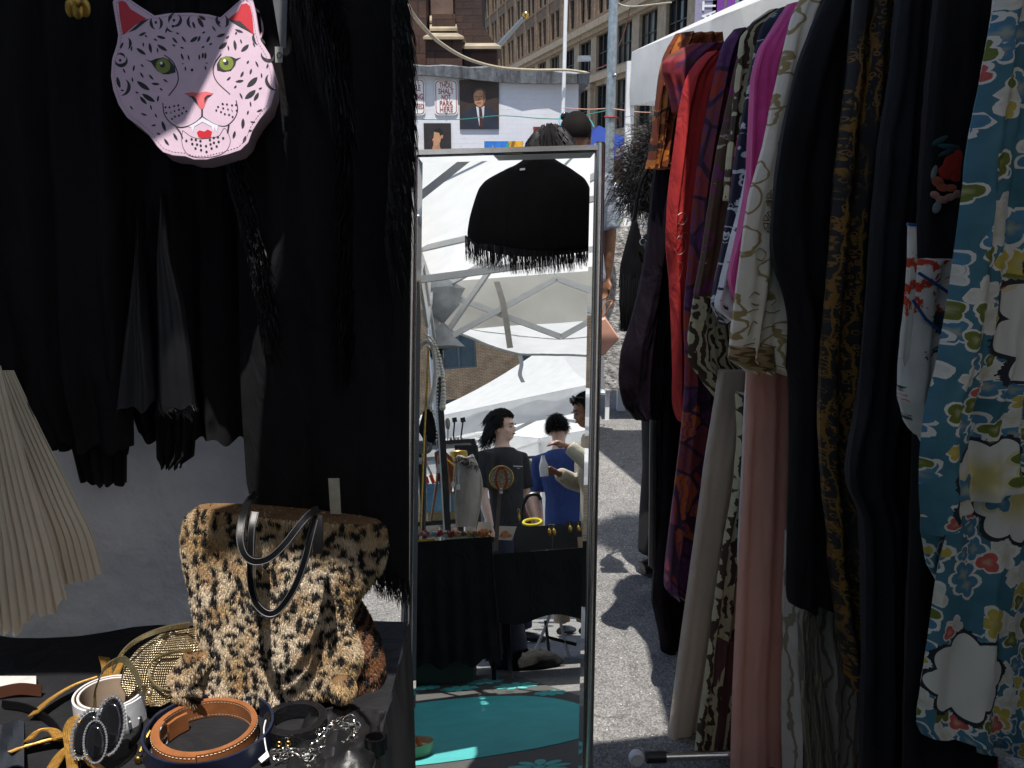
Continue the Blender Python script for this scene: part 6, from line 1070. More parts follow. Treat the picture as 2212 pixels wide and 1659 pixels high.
    def sw(n, fn, r, nm='hair'):
        for v in scalp(n, rs, lambda v: not (v[1] < -.5 and v[2] < .42) and v[2] > -.45):
            P = fn(v); mb.tube([hd(*p) for p in P], [r*(1-.75*i/(len(P)-1)) for i in range(len(P))], 4, False)
        lp(nm, mb, hm, kind='stuff')
    st = lambda v, k=1.0: HC+v*V3(.080, .099, .097)*k
    if kind == 'short': sw(2000, lambda v: (lambda k, n_: [st(v), st(v, 1.05+.1*k)+V3(0, .006, .004)+n_, st(v, 1.08+.14*k)+V3(0, .018, -.008)+n_*2.2])(rs.rand(), rs.normal(0, .005, 3)), .0022)
    elif kind == 'swept':
        def sp(v):
            n1 = rs.normal(0, .005, 3); bk = max(0, v[1]+.25)
            if v[2] > .35 or v[1] < -.1: return [st(v), st(v, 1.13)+V3(0, .004, .016), st(v, 1.16)+V3(v[0]*.01, .022, .010)+n1, st(v, 1.10)+V3(v[0]*.02, .045, -.010)+n1, st(v, 1.0)+V3(v[0]*.01,   .062+.02*rs.rand(), -.035-.02*rs.rand())+n1*2]
            return [st(v), st(v, 1.07)+V3(v[0]*.01, .015, -.005), st(v, 1.10)+V3(v[0]*.02, .03, -.035)+n1, st(v, 1.10)+V3(v[0]*.03, .045, -.06-.05*bk)+n1*2, st(v, 1.12)+V3(v[0]*.03, .060+.02*rs.rand(), -.07-.07*bk)+n1*3]
        sw(1500, sp, .0030)
    elif kind == 'buzz': sw(1800, lambda v: [st(v), st(v, 1.03)+V3(rs.normal(0, .002), rs.normal(0, .002), rs.normal(0, .002))], .0016)
    elif kind == 'braids': sw(360, lambda v: [st(v, .98), st(v, 1.06)+V3(0, 0, .012), st(v, 1.16)+V3(v[0]*.03, v[1]*.02, -.02), V3(v[0]*.13, .02+v[1]*.12, 1.56)+rs.normal(0, .008, 3), V3(v[0]*.15, .03+v[1]*.14, 1.40)+rs.normal(0, .012, 3)], .0060)
    elif kind == 'curly':
        def cu(v):
            P = [st(v)]; l = (.11+.09*rs.rand())/9; ph = rs.rand()*6.28; d = v+rs.normal(0, .25, 3); u_ = np.cross(v, V3(.3, .5, .8)); u_ /= np.linalg.norm(u_); w_ = np.cross(v, u_); fq = 6+6*rs.rand(); q0 = P[0].copy()
            for k in range(1, 12): f = k/11; d = d+rs.normal(0, .16, 3)+V3(0, 0, -.17*f); d /= np.linalg.norm(d); q0 = q0+d*l; P.append(q0+(u_*math.cos(ph+f*fq*2)+w_*math.sin(ph+f*fq*2))*.012)
            return P
        sw(3600, cu, .0019); q = MB(); q.ball((0, 0, 0), (.145, .155, .15), 16, 12); c2 = MB(); c2.add([hd(*(V3(0, .035, 1.665)+V3(*v)*(1+.12*math.sin(v[0]*50)*math.sin(v[2]*47)))) for v in q.v], [f for f in q.f if not any(q.v[i][1] < -.075 for i in f)]); lp('hair_mass', c2, HCAP)
    elif kind == 'long': sw(700, lambda v: [st(v), st(v, 1.08)+V3(v[0]*.02, .01, .006), V3(v[0]*.115, .02+v[1]*.05, 1.56)+rs.normal(0, .006, 3), V3(v[0]*.135, .03+v[1]*.05, 1.42)+rs.normal(0, .010, 3)], .0038)
    if opts.get('sunglasses'):
        gl = MB(); GB = M('dark lenses', (.01, .01, .012), .08); up_ = .062
        for sx in (-1, 1): q = MB(); q.ball((0, 0, 0), (.030, .010, .024), 14, 8); gl.add([hd(*(V3(sx*.036, -.072, 1.74)+V3(*v))) for v in q.v], q.f)
        lp('sunglasses', gl, GB)
        for sx in (-1, 1): gl = MB(); gl.tube([hd(sx*.066, -.07, 1.745), hd(sx*.088, -.01, 1.715), hd(sx*.088, .05, 1.68)], .003, 6); lp('sunglass_arm', gl, opts.get('arm_mat', BLKPL))
    return T, lp, hd, sh_o
def sk(nm, c): 
    m = M(nm, c, .5, var=.10, vs=25, bump=.08, bs=300); p = m.node_tree.nodes['Principled BSDF']; p.inputs['Subsurface Weight'].default_value = .12; p.inputs['Subsurface Radius'].default_value = (.012, .005, .003); return m
SKL = sk('light skin', (.74, .49, .38)); SKB = sk('brown skin', (.24, .115, .066)); SKDK = sk('dark brown skin', (.085, .042, .026)); HBK = M('black hair', (.008, .0065, .006), .55, var=.2, spec=.3)
HCAP = M('matte dark hair', (.012, .010, .009), .9, var=.2, spec=.1); JEAN = M('dark denim', (.018, .022, .035), .85, var=.25, bump=.3, bs=700)  # matte dark hair for the caps under the strands
def hang(s=1, out=.0, fwd=0., bend=.04, hd_=(0, 0, -1), palm=None): return ((s*.195, .012, 1.405), (s*(.235+out), .02+fwd, 1.12), (s*(.245+out), -.02-bend+fwd, .875), hd_, palm or (-s, 0, 0), s)
# ---- behind the mirror: person in a grey T-shirt with a clutch
P0 = at(1236, 600, 5.0); GRYT = M('grey blue T-shirt cotton', (.23, .26, .31), .9, var=.1, vs=6, bump=.4, bs=500)
arm = ((-.195, .012, 1.405), (-.25, .03, 1.12), (-.262, .0, .875), (.02, -.05, -1), (1, 0, 0), -1)
T, lp, hd, _ = person('person in a grey T-shirt with sunglasses pushed up, seen from behind holding a clutch', (P0[0], 5.0, 0), (-.62, .78), 1.80, SKB, GRYT, JEAN, [arm, hang(1)], ('buzz', HBK), opts={'sunglasses': True, 'face': False, 'arm_mat': M('blue temple', (.05, .3, .42), .4)}, headyaw=-.5, sleeve=.72, build=1.08)
# clutch bag held at the wrist
a = [(1296, 688), (1307, 684), (1338, 730), (1302, 768), (1294, 765), (1284, 720)]; mb = MB(); yy = 4.90
Q = [at(x, y, yy) for x, y in a]; c_ = sum(Q)/len(Q); mb.loft([[c_+(q-c_)*.9+V3(0, .022, 0) for q in Q], [q+V3(0, .014, 0) for q in Q], [q+V3(0, -.014, 0) for q in Q], [c_+(q-c_)*.9+V3(0, -.022, 0) for q in Q]])
T = thing('clutch_bag', 'tan leather clutch in the hand of the person behind the mirror', 'handbag', at(1305, 768, yy)); part('body', mb, M('rose tan leather', (.50, .27, .20), .38, var=.1, bump=.1, bs=200), T, angle=35)
mb = MB(); mb.tube(catmull([at(1300, 690, yy), at(1318, 660, yy), at(1322, 650, yy+.03), at(1308, 655, yy+.03), at(1298, 686, yy)]), .004, 6); part('wrist_loop', mb, TANL, T); mb = MB(); mb.tube([Q[0]+V3(0, -.016, 0), Q[5]+V3(0, -.016, 0), Q[4]+V3(0, -.016, 0)], .003, 6); part('zip', mb, GOLDA, T)
P0 = at(1190, 600, 4.3); person('person with black braids, only the crown showing above the mirror', (P0[0], 4.3, 0), (.8, .6), 1.69, SKDK, M('maroon top', (.10, .02, .03), .9), JEAN, [hang(1), hang(-1)], ('braids', HBK), opts={'face': False})
P0 = at(898, 600, 6.2); person('person in a pale purple top half hidden by the fringe', (P0[0], 6.2, 0), (.7, .6), 1.60, SKL, M('pale purple cotton', (.42, .34, .48), .9, bump=.3), JEAN, [hang(1), hang(-1)], ('short', M('brown hair', (.05, .03, .018), .5)), vox=.014, opts={'face': False})
P0 = at(1466, 600, 3.05); T, lp, hd, _ = person('person with a cloud of curly black hair behind the rack', (P0[0], 3.05, 0), (1, .25), 1.55, SKB, M('black top', (.012, .011, .014), .9, bump=.3), M('black trousers', (.01, .01, .012), .9), [hang(1), hang(-1)], ('curly', HBK), vox=.014)
# fringed black shoulder bag
fm = lambda x, y: at(x+18, y, 2.85); T = thing('fringed_bag', 'black suede bag with long fringe hanging beside the rack', 'handbag', fm(1350, 712))
part('body', cloth([(1348, 478, 1358, 478), (1335, 520, 1370, 520), (1322, 570, 1382, 570), (1318, 620, 1385, 620)], fm(1350, 560), (0, -1, 0), .07, 1.5, .004, 5, hem=0, mp=fm), M('black suede', (.005, .005, .006), .95, spec=.1), T)
part('fringe', strands(lambda: (lambda x, y: [fm(x, y)+V3(0, -.04, 0), fm(x+jit(3), y+50)+V3(0, -.042+jit(.01), 0), fm(x+jit(4), min(y+95+30*random.random(), 712))+V3(0, -.03, 0)])(1318+66*random.random(), 590+25*random.random()), 420, .0016), FRG, T, kind='stuff')
mb = MB(); mb.tube(catmull([fm(1350, 480), fm(1365, 400), fm(1395, 340)]), .006, 6); part('strap', mb, BLKL, T); mb = MB(); mb.tube(catmull([fm(1368, 525)+V3(0, -.05, 0), fm(1376, 545)+V3(0, -.05, 0), fm(1384, 570)+V3(0, -.05, 0)]), .003, 6); mb.ring([fm(1366+6*math.cos(t), 520+7*math.sin(t))+V3(0, -.05, 0) for t in np.linspace(0, 6.28, 12, endpoint=False)], .002, 5); part('metal_loop', mb, CHROME, T)
# far shoppers by the blue tent
person('far shopper with reddish hair bending by the grey pole', (at(1332, 600, 11)[0], 11, 0), (1, -.2), 1.62, SKB, M('white shirt', (.6, .6, .66), .9), JEAN, [hang(1), hang(-1)], ('short', M('red brown hair', (.09, .035, .02), .5)), vox=.02, opts={'face': False})
person('far shopper in white beyond the grey pole, head lower than the other', (at(1341, 600, 13)[0], 13, 0), (-.5, -1), 1.42, SKDK, M('lilac shirt', (.5, .48, .6), .9), JEAN, [hang(1), hang(-1)], ('short', HBK), vox=.02, opts={'face': False})
# ================================================================ far market stalls at the right of the mirror
BLUT = Mtrans('blue tarpaulin', (.015, .05, .28), .35, bump=.3); c = at(1325, 400, 15); market_tent('blue market tent behind the grey pole', (c[0]-.2, 15.6, 0), hn(V3(.9, .3, 0)), 2.6, 1.72, 2.25, val=.22, mat=BLUT, bars=False)
c = at(1470, 330, 12); PWH, PRD = Mtrans('parasol white', (.42, .36, .38), .15, bump=0), Mtrans('parasol red', (.25, .03, .06), .15, bump=0); T = thing('striped_parasol', 'red and white striped parasol beyond the rack', 'parasol', (c[0], c[1], 0)); N = 16
for k in range(N):
    a0, a1 = 6.283*k/N, 6.283*(k+1)/N; mb = MB(); top = V3(c[0], c[1], 2.12)
    mb.add([top, top+V3(.85*math.cos(a0), .85*math.sin(a0), -.33), top+V3(.85*math.cos(a1), .85*math.sin(a1), -.33), top+V3(.86*math.cos(a0), .86*math.sin(a0), -.43), top+V3(.86*math.cos(a1), .86*math.sin(a1), -.43)], [(0, 1, 2), (1, 3, 4, 2)]); part('canopy_panel', mb, [PWH, PRD][k % 2], T, False)
mb = MB(); mb.tube([(c[0], c[1], 0), (c[0], c[1], 2.15)], .02, 8); part('pole', mb, WHITEP, T)
c = at(1335, 500, 9); T = thing('market_table', 'far white folding table piled with bright goods by the pole', 'table', (c[0]+.2, 9.2, 0)); zt_ = at(1335, 552, 9)[2]
mb = MB(); mb.box((c[0]+.3, 9.3, zt_), (1.3, .6, .03)); part('top', mb, M('grey white plastic', (.5, .5, .52), .5), T, False)
for x in (-.25, .85):
    for y in (9.05, 9.55): mb = MB(); mb.beam((c[0]+x, y, 0), (c[0]+x, y, zt_-.015), .03); part('leg', mb, STEEL, T, False)
for k, (px, py, w_, h_, colr, nm, lb) in enumerate(((1326, 545, .12, .22, (.02, .10, .36), 'blue_crate', 'blue plastic crate on the far table'), (1345, 540, .10, .20, (.03, .16, .50), 'blue_bucket', 'bright blue bucket on the far table, right of the crate'), (1330, 470, .12, .12, (.30, .62, .12), 'green_box', 'lime green box on top of the blue crate'), (1350, 470, .14, .10, (.62, .62, .6), 'white_box', 'white carton on top of the bright blue bucket'), (1340, 505, .10, .05, (.5, .42, .05), 'yellow_tray', 'yellow tray in front of the boxes on the far table'))):
    p_ = at(px, py, 9.1+.03*k); zb = zt_+.016 if 'top' not in lb and k < 2 else zt_+.016+(.2 if k < 4 else 0); mb = MB(); mb.box((p_[0], p_[1]+.1*(k < 4), zb+h_/2), (w_, .16, h_)); mb.box((p_[0], p_[1]+.1*(k < 4), zb+h_-.012), (w_+.016, .176, .024)); single(nm, lb, 'box', mb, M(nm, colr, .5), smooth=False)
c = at(1345, 560, 4.9); T = thing('plastic_wrapped_stand', 'low stand wrapped in clear creased plastic behind the fringed bag', 'stand', (c[0]+.1, 5.3, 0)); mb = MB(); zz = at(1345, 488, 5.3)[2]
mb.box((c[0]+.12, 5.4, zz/2+.1), (.34, .3, zz-.2)); part('box', mb, M('creased plastic', (.36, .35, .34), .15, var=.5, vs=22, bump=1., bs=26, bd=.02), T, False)
for dx in (-.02, .26): mb = MB(); mb.beam((c[0]+dx, 5.3, 0), (c[0]+dx, 5.3, .25), .025); part('leg', mb, WHITEP, T, False)
# ================================================================ behind the camera: what the mirror shows
# ---- rug
def rugm(nm, c):
    m, t, p = newmat(nm); co = coords(t); w = nd(t, 'TexWave', i_Scale=60.); w.bands_direction = 'X'; ln(t, co, w.inputs[0]); w2 = nd(t, 'TexWave', i_Scale=60.); w2.bands_direction = 'Y'; ln(t, co, w2.inputs[0]); n = noise(t, co, 7, 5); n2 = noise(t, co, 60, 3)
    c_ = mixc(t, .6, c, ramp(t, n, [(.3, (.72, .72, .72)), (.7, (1.1, 1.1, 1.1))]), 'MULTIPLY'); c_ = mixc(t, ramp(t, n2, [(.70, 0.), (.76, .6)]), c_, (.03, .03, .028)); h = mth(t, 'MULTIPLY', w.outputs[1], w2.outputs[1]); c_ = mixc(t, .5, c_, ramp(t, h, [(0, (.6, .6, .6)), (.6, (1.15, 1.15, 1.15))]), 'MULTIPLY')
    ln(t, c_, p.inputs['Base Color']); p.inputs['Roughness'].default_value = .6; addbump(t, p, h, .5, .003); return m
TEAL = rugm('teal woven plastic', (.04, .44, .44)); RDK = rugm('dark woven plastic', (.05, .047, .042))
RC = V3(.28, 0, 0); T = thing('teal_rug', 'teal and charcoal outdoor rug with flower border lying on the asphalt', 'rug', (RC[0], RC[1], 0))
mb = MB(); mb.box((RC[0], .02, .003), (1.46, 2.5, .006)); part('border', mb, RDK, T, False)
def sup(r, n=60, rx=.68, ry=.70, e=2.6): return [V3(RC[0]+rx*r*math.copysign(abs(math.cos(t))**(2/e), math.cos(t)), RC[1]+ry*r*math.copysign(abs(math.sin(t))**(2/e), math.sin(t)), .0065) for t in np.linspace(0, 6.283, n, endpoint=False)]
mb = MB(); mb.plate(sup(.93), (0, 0, 1), .002); part('centre_field', mb, TEAL, T, False)
TL2 = rugm('light teal woven plastic', (.07, .50, .48)); k = 0
spots = [(-.30, -.95), (.0, -.98), (.32, -.96), (.62, -.95), (.88, -.8), (.93, -.45), (-.38, -.7), (-.25, .85), (.05, .93), (.36, .9), (.66, .84), (.9, .6), (-.38, .55), (.18, 1.12), (.52, 1.1), (.84, 1.05), (.16, -1.14), (.48, -1.13), (.8, -1.08)]
for fx, fy in spots:
    mb = MB(); sc = .10+.02*math.sin(k*2.1); k += 1
    for j in range(9):
        a = j*.698+k; c_ = V3(fx, fy, .0065)+V3(math.cos(a), math.sin(a), 0)*sc*.62; u = V3(math.cos(a), math.sin(a), 0); w = V3(-u[1], u[0], 0)
        mb.plate([c_+u*sc*.40*math.cos(t)+w*sc*.185*math.sin(t)*(1+.25*math.cos(t)) for t in np.linspace(0, 6.283, 10, endpoint=False)], (0, 0, 1), .0015)
    mb.plate([V3(fx, fy, .0065)+sc*.2*V3(math.cos(t), math.sin(t), 0) for t in np.linspace(0, 6.283, 10, endpoint=False)], (0, 0, 1), .0015); part('woven_flower', mb, TL2, T, False, kind='stuff')
for k in range(6): mb = MB(); mb.box((RC[0], 1.175+.012*k, .0075), (1.42, .005, .002)); part('woven_stripe', mb, TL2, T, False)
# ---- tables
JB = 3.0
def av(x, y, b): return np.dot(vb(x, y, b)-MO, ME)
al, ar_ = av(860, 1165, JB), av(1062, 1165, JB); bl_, br_ = av(1064, 1190, JB), av(1330, 1190, JB); Z1, Z2 = .775, .68
mrot = math.atan2(ME[1], ME[0])
def mbox(mb, a0, a1, b0, b1, z0, z1): mb.box(ml((a0+a1)/2, (b0+b1)/2, (z0+z1)/2), (a1-a0, b1-b0, z1-z0), mrot); return mb
def mtable(label, a0, a1, b0, b1, z, drop, legs):
    T = thing('jewellery_table', label, 'table', ml((a0+a1)/2, (b0+b1)/2, 0)); mb = MB(); mbox(mb, a0, a1, b0, b1, z-.03, z-.004); part('top', mb, M('folding table top', (.03, .03, .03), .6), T, False)
    mb = MB(); mb.grid([[ml(a0+(a1-a0)*j/12, b0+(b1-b0)*i/8, z-.002) for j in range(13)] for i in range(9)])
    mb.grid([[ml(a0+(a1-a0)*j/40, b0-.008-.012*kk/8*(1+math.sin(j*.9)), z-.002-drop*kk/8-(.02*math.sin(j*.5) if kk == 8 else 0)) for j in range(41)] for kk in range(9)])
    for aa in (a0, a1): mb.grid([[ml(aa+(.006 if aa == a1 else -.006)*(1+math.sin(j*.8)), b0+(b1-b0)*j/20, z-.002-drop*kk/8) for j in range(21)] for kk in range(9)])
    part('cloth', mb, BLK, T)
    for aa in (a0+.04, a1-.04):
        for bb, b2 in ((b0+.08, b1-.06), (b1-.08, b0+.06)): mb = MB(); mb.beam(ml(aa, bb, 0), ml(aa, b2, z-.03), .022); part('leg', mb, BLKPL, T, False)
    return T
mtable('black clothed jewellery table with its cloth reaching low, left in the mirror', al, ar_, JB, JB+.75, Z1, .66, True)
mtable('lower black jewellery table, right in the mirror, its legs showing', bl_+.01, bl_+1.25, JB-.02, JB+.6, Z2, .36, True)
vt = lambda x, y, z=Z1: vz(x, y, z)                                  # place on a table by its foot
def vpt(x, y, b): return vb(x, y, b)
# ---- necklace busts and stands
LINEN = M('grey linen board', (.36, .33, .29), .85, var=.08, bump=.3, bs=500); b_ = 3.16
T = thing('necklace_bust', 'tall pale curved necklace stand with a feather collar on the jewellery table', 'display stand', vpt(1010, 1140, b_))
mb = MB(); G = []
for i in range(16):
    v = i/15; y = 1138-v*148; lx = 987-2*math.sin(v*3); rx = 1026+14*math.sin(v*2.6)-(10*max(0, v-.8)/.2 if v > .8 else 0); row = []
    for j in range(10): u = j/9; row.append(vpt(lx+(rx-lx)*u, y, b_+.05*v-.06*math.sin(math.pi*u)*(.3+.7*v)))
    G.append(row)
mb.grid(G); mb.grid([[p+MW*.012 for p in r] for r in G]); part('board', mb, LINEN, T)
mb = MB(); mb.tube(catmull([G[0][9], G[5][9], G[10][9], G[15][9], G[15][5], G[15][0], G[8][0], G[0][0]]), .007, 6); part('edge_roll', mb, LINEN, T)
mb = MB(); mbox(mb, av(965, 1145, b_), av(1030, 1145, b_), b_-.06, b_+.06, Z1+.002, Z1+.034); part('base', mb, LINEN, T, False)
mb = MB()
for k in range(260):
    f = random.random(); p = vpt(982+f*52, 992+20*f*f+jit(6), b_-.03); d = V3(jit(), jit(), jit(.8)-.3); mb.tube([p, p+d*.012, p+d*.022+V3(0, 0, -.004)], [.0016, .0012, .0003], 3, False)
part('feather_collar', mb, M('black feather', (.012, .01, .01), .6), T, kind='stuff')
CARD = M('tag card white', (.62, .61, .57), .7, var=.05)
for x, y in ((990, 1052), (979, 1046)): mb = MB(); mb.plate([vpt(x+dx, y+dy, b_-.08) for dx, dy in ((-4, 6), (4, 6), (4, -4), (0, -8), (-4, -4))], -MW, .001); mb.tube([vpt(x, y-8, b_-.08), vpt(x+2, 1010, b_-.06)], .0008, 3); part('price_tag', mb, CARD, T, False)
WOOD = M('red brown wood', (.20, .066, .018), .42, var=.3, vs=14, bump=.1, bs=60); b_ = 3.3
T = thing('wooden_bust', 'red brown wooden necklace easel with spread legs on the jewellery table', 'display stand', vpt(952, 1130, b_))
for P in ([(949, 985), (944, 1040), (931, 1126)], [(962, 988), (970, 1050), (967, 1132)]): mb = MB(); mb.tube([vpt(x, y, b_) for x, y in P], [.022, .018, .013], 8, squash=.5); part('leg', mb, WOOD, T)
mb = MB(); mb.plate([vpt(x, y, b_+.02) for x, y in ((938, 978), (955, 968), (978, 990), (984, 1020), (976, 1060), (962, 1085), (950, 1050), (942, 1010))], MW, .014); part('chest_board', mb, WOOD, T, False); mb = MB(); mb.tube([vpt(950, 968, b_), vpt(945, 945, b_), vpt(940, 930, b_)], [.016, .013, .010], 8); part('neck', mb, WOOD, T)
mb = MB(); mb.plate([vpt(x, y, b_-.06) for x, y in ((944, 1022), (955, 1022), (956, 1006), (950, 1001), (945, 1006))], -MW, .001); mb.tube([vpt(950, 1003, b_-.06), vpt(950, 970, b_-.04)], .0008, 3); part('price_tag', mb, CARD, T, False)
mb = MB(); [mb.tube([vpt(950+k*4, 980+k*4, b_-.05), vpt(985+k*2, 1008+k*5, b_-.05)], .005, 6) for k in range(2)]; part('gold_rod', mb, GOLDA, T)
b_ = 2.9; T = thing('mosaic_pendant_stand', 'round mosaic disc with red beads on a tall brown stick', 'display stand', vpt(1075, 1185, b_))
mb = MB(); mb.strap([vpt(1071, 1190, b_), vpt(1076, 1110, b_), vpt(1083, 1020, b_)], ME, .022, .008); part('stick', mb, M('grey brown wood', (.10, .08, .06), .7), T, False)
mb = MB(); mb.lathe([(.001, -.006), (.058, -.006), (.062, 0), (.058, .006), (.001, .007)], vpt(1083, 1032, b_-.0), tuple(-MW), 28); part('disc', mb, blend('mosaic', (.25, .22, .16), [('cell', 9, .5, .55, (.45, .42, .36), (1, 1))]) if False else M('mosaic beads', (.30, .27, .20), .35, var=.9, vs=160, bump=.8, bs=160), T)
mb = MB(); mb.ring([vpt(1083+25*math.cos(t), 1032+25*math.sin(t), b_-.008) for t in np.linspace(0, 6.28, 30, endpoint=False)], .005, 6); part('rim', mb, GOLDA, T)
RBD = M('red beads', (.22, .018, .014), .3); YBD = M('amber beads', (.50, .22, .03), .3)
mb = MB()
for kk, (rx, ry, m_) in enumerate(((13, 22, 0), (9, 20, 1), (11, 25, 0))):
    for t in np.linspace(0, 6.28, 26, endpoint=False): mb.cur = m_; mb.ball(vpt(1083+rx*math.cos(t), 1034+ry*math.sin(t), b_-.018-.005*kk), .0052, 6, 5)
part('bead_strands', mb, [RBD, YBD], T, kind='stuff')
mb = MB(); mb.plate([vpt(x, y, b_-.03) for x, y in ((1079, 1066), (1086, 1066), (1086, 1054), (1079, 1054))], -MW, .001); part('price_tag', mb, CARD, T, False)
PIC = M('picture card', (.55, .50, .42), .6, var=.1); PIC2 = M('picture print', (.52, .22, .08), .6, var=.6, vs=40)
for k, pts in enumerate(([(1027, 1162), (1033, 1127), (1062, 1128), (1058, 1164)], [(1070, 1166), (1074, 1136), (1116, 1137), (1106, 1167)])):
    b_ = 3.22; T = thing('picture_card', ['pale picture card propped left of the brown stick', 'pale picture card propped right of the brown stick'][k], 'card', vpt(*pts[0], b_)); mb = MB(); mb.plate([vpt(x, y, b_) for x, y in pts], MW, .006); part('card', mb, PIC, T, False)
    cx, cy = np.mean([p[0] for p in pts]), np.mean([p[1] for p in pts])+4
    mb = MB(); rr_ = np.random.RandomState(k+3); mb.plate([vpt(cx+(9+5*rr_.rand())*math.cos(t)*1.1, cy+(5+5*rr_.rand())*math.sin(t), b_-.002) for t in np.linspace(0, 6.28, 14, endpoint=False)], -MW, .001); part('printed_flower', mb, PIC2, T, False)
# white horseshoe bust with pearls, high on a gold pole
b_ = 2.75; T = thing('horseshoe_stand', 'white horseshoe necklace stand with pearl strands at the mirror left edge', 'display stand', vpt(908, 1160, b_)); IV = M('ivory plastic', (.62, .60, .55), .45)
mb = MB(); mb.tube(catmull([vpt(x, y, b_) for x, y in ((892, 860), (897, 800), (905, 755), (920, 738), (934, 748), (941, 785), (939, 830), (930, 868), (926, 880))]), [.014]*20+[.018]*20+[.012]*17+[.008]*8 if False else .023, 10, squash=.55); part('horseshoe', mb, IV, T)
mb = MB(); mb.tube([vpt(908, 1160, b_), vpt(916, 950, b_), vpt(926, 752, b_)], .006, 8); part('pole', mb, GOLDA, T); mb = MB(); mbox(mb, av(900, 1160, b_)-.06, av(900, 1160, b_)+.06, b_-.05+.3, b_+.05+.3, Z1, Z1+.012); part('base', mb, GOLDA, T, False)
PRL = M('pearl', (.66, .62, .54), .2, var=.05, coat=.5)
PB_ = MB(); PB_.ball((0, 0, 0), 1., 10, 7); PM = PB_.mesh('pearl'); PM.materials.append(PRL)
def pearls(T, pts, rs_): 
    for (x, y), r in zip(pts, rs_): o = bpy.data.objects.new('pearl', PM); COL.objects.link(o); o.parent = T; o.location = Vector(vpt(x, y, b_-.03)-np.array(T.location)); o.scale = (r,)*3
q = catmull([V3(x, y, 0) for x, y in ((922, 724), (935, 735), (946, 760), (953, 790), (957, 815), (958, 850), (956, 880))], 4); pearls(T, [(p[0], p[1]) for p in q], [.007+.012*(i/len(q))**1.6 for i in range(len(q))])
q = catmull([V3(x, y, 0) for x, y in ((920, 728), (938, 750), (946, 790), (945, 850), (944, 900), (943, 950))], 7); pearls(T, [(p[0], p[1]) for p in q], [.005]*len(q))
# dark tilted bust with bead collar behind
b_ = 3.0; T = thing('dark_bust', 'dark velvet neck bust with pale bead collar, leftmost in the mirror', 'display stand', vpt(915, 1150, b_)); mb = MB(); mb.plate([vpt(x, y, b_) for x, y in ((903, 930), (915, 885), (930, 880), (938, 905), (945, 945), (935, 958), (915, 950))], MW, .02); part('neck_board', mb, BD, T, False); mb = MB(); mb.tube([vpt(915, 1150, b_), vpt(918, 940, b_)], .012, 8); part('stand_post', mb, BLKPL, T)
mb = MB(); [mb.ball(vpt(905+34*f+jit(2), 900-24*math.sin(f*2.6)+8*f+jit(3), b_-.012), .006, 6, 5) for f in np.linspace(0, 1, 40)]; part('bead_collar', mb, PRL, T, kind='stuff')
# black shelf with hanging goods
b_ = 3.95; T = thing('black_shelf', 'black display shelf hung with dark straps behind the busts', 'shelf', ml(av(960, 980, b_), b_, 0)); a0, a1 = av(895, 965, b_), av(1028, 965, b_); zt_ = vpt(960, 956, b_)[2]
for z in (zt_, zt_-.10): mb = MB(); mbox(mb, a0, a1, b_-.1, b_+.15, z-.025, z); part('board', mb, BLKPL if z == zt_ else STEEL, T, False)
for aa in (a0+.02, a1-.02): mb = MB(); mb.beam(ml(aa, b_+.1, 0), ml(aa, b_+.1, zt_), .03); part('post', mb, BLKPL, T, False)
for k in range(9): x = 985+k*5.5; mb = MB(); mb.strap(catmull([vpt(x, 962, b_-.1), vpt(x+2, 990, b_-.13), vpt(x-2+jit(3), 1030, b_-.13), vpt(x+jit(3), 1062+jit(12), b_-.12)]), ME, .02, .004); single('hanging_strap', 'black leather strap, %s from the left on the black shelf' % 'first second third fourth fifth sixth seventh eighth ninth'.split()[k], 'strap', mb, BLKL, group='straps hanging from the black shelf')
for k in range(2): mb = MB(); c_ = vpt(909+10*k, 966, b_-.2); mb.ring([c_+.034*(math.cos(t)*ME+math.sin(t)*V3(0, 0, 1)) for t in np.linspace(0, 6.28, 18, endpoint=False)], .012, 8); single('rolled_strap', 'grey rolled strap on the black shelf, %s of the two' % ('left', 'right')[k], 'strap', mb, M('grey webbing', (.10, .11, .12), .8), group='grey rolls on the shelf')
for k, (x, y0, y1) in enumerate(((952, 952, 915), (967, 952, 915))):
    T = thing('spoon_ornament', ['silver spoon ornament left of its twin above the black shelf', 'silver spoon ornament right of its twin above the black shelf'][k], 'ornament', vpt(x, y0, b_)); mb = MB(); mb.ball(vpt(x, y1, b_), (.018, .012, .042), 10, 8); part('bowl', mb, M('tarnished silver', (.30, .27, .23), .3, .9), T); mb = MB(); mb.tube([vpt(x, y0+4, b_), vpt(x, y1+8, b_)], .006, 6); part('stem', mb, SILV, T)
for k, (x, xt) in enumerate(((978, 982), (994, 1000))):
    T = thing('earring_stand', ['thin black earring stand nearer the spoons on the shelf', 'thin black earring stand with dangling beads on the shelf'][k], 'display stand', vpt(x, 958, b_)); mb = MB(); mb.tube([vpt(x, 958, b_), vpt(xt, 910, b_)], .006, 6); part('stem', mb, BLKPL, T); mb = MB(); mb.beam(vpt(xt-5, 908, b_), vpt(xt+5, 906, b_), .016, .03); part('head', mb, BLKPL, T, False); mb = MB(); mb.lathe([(.001, 0), (.04, 0), (.012, .04), (.001, .05)], vpt(x, 958, b_), (0, 0, 1), 12); part('foot', mb, BLKPL, T)
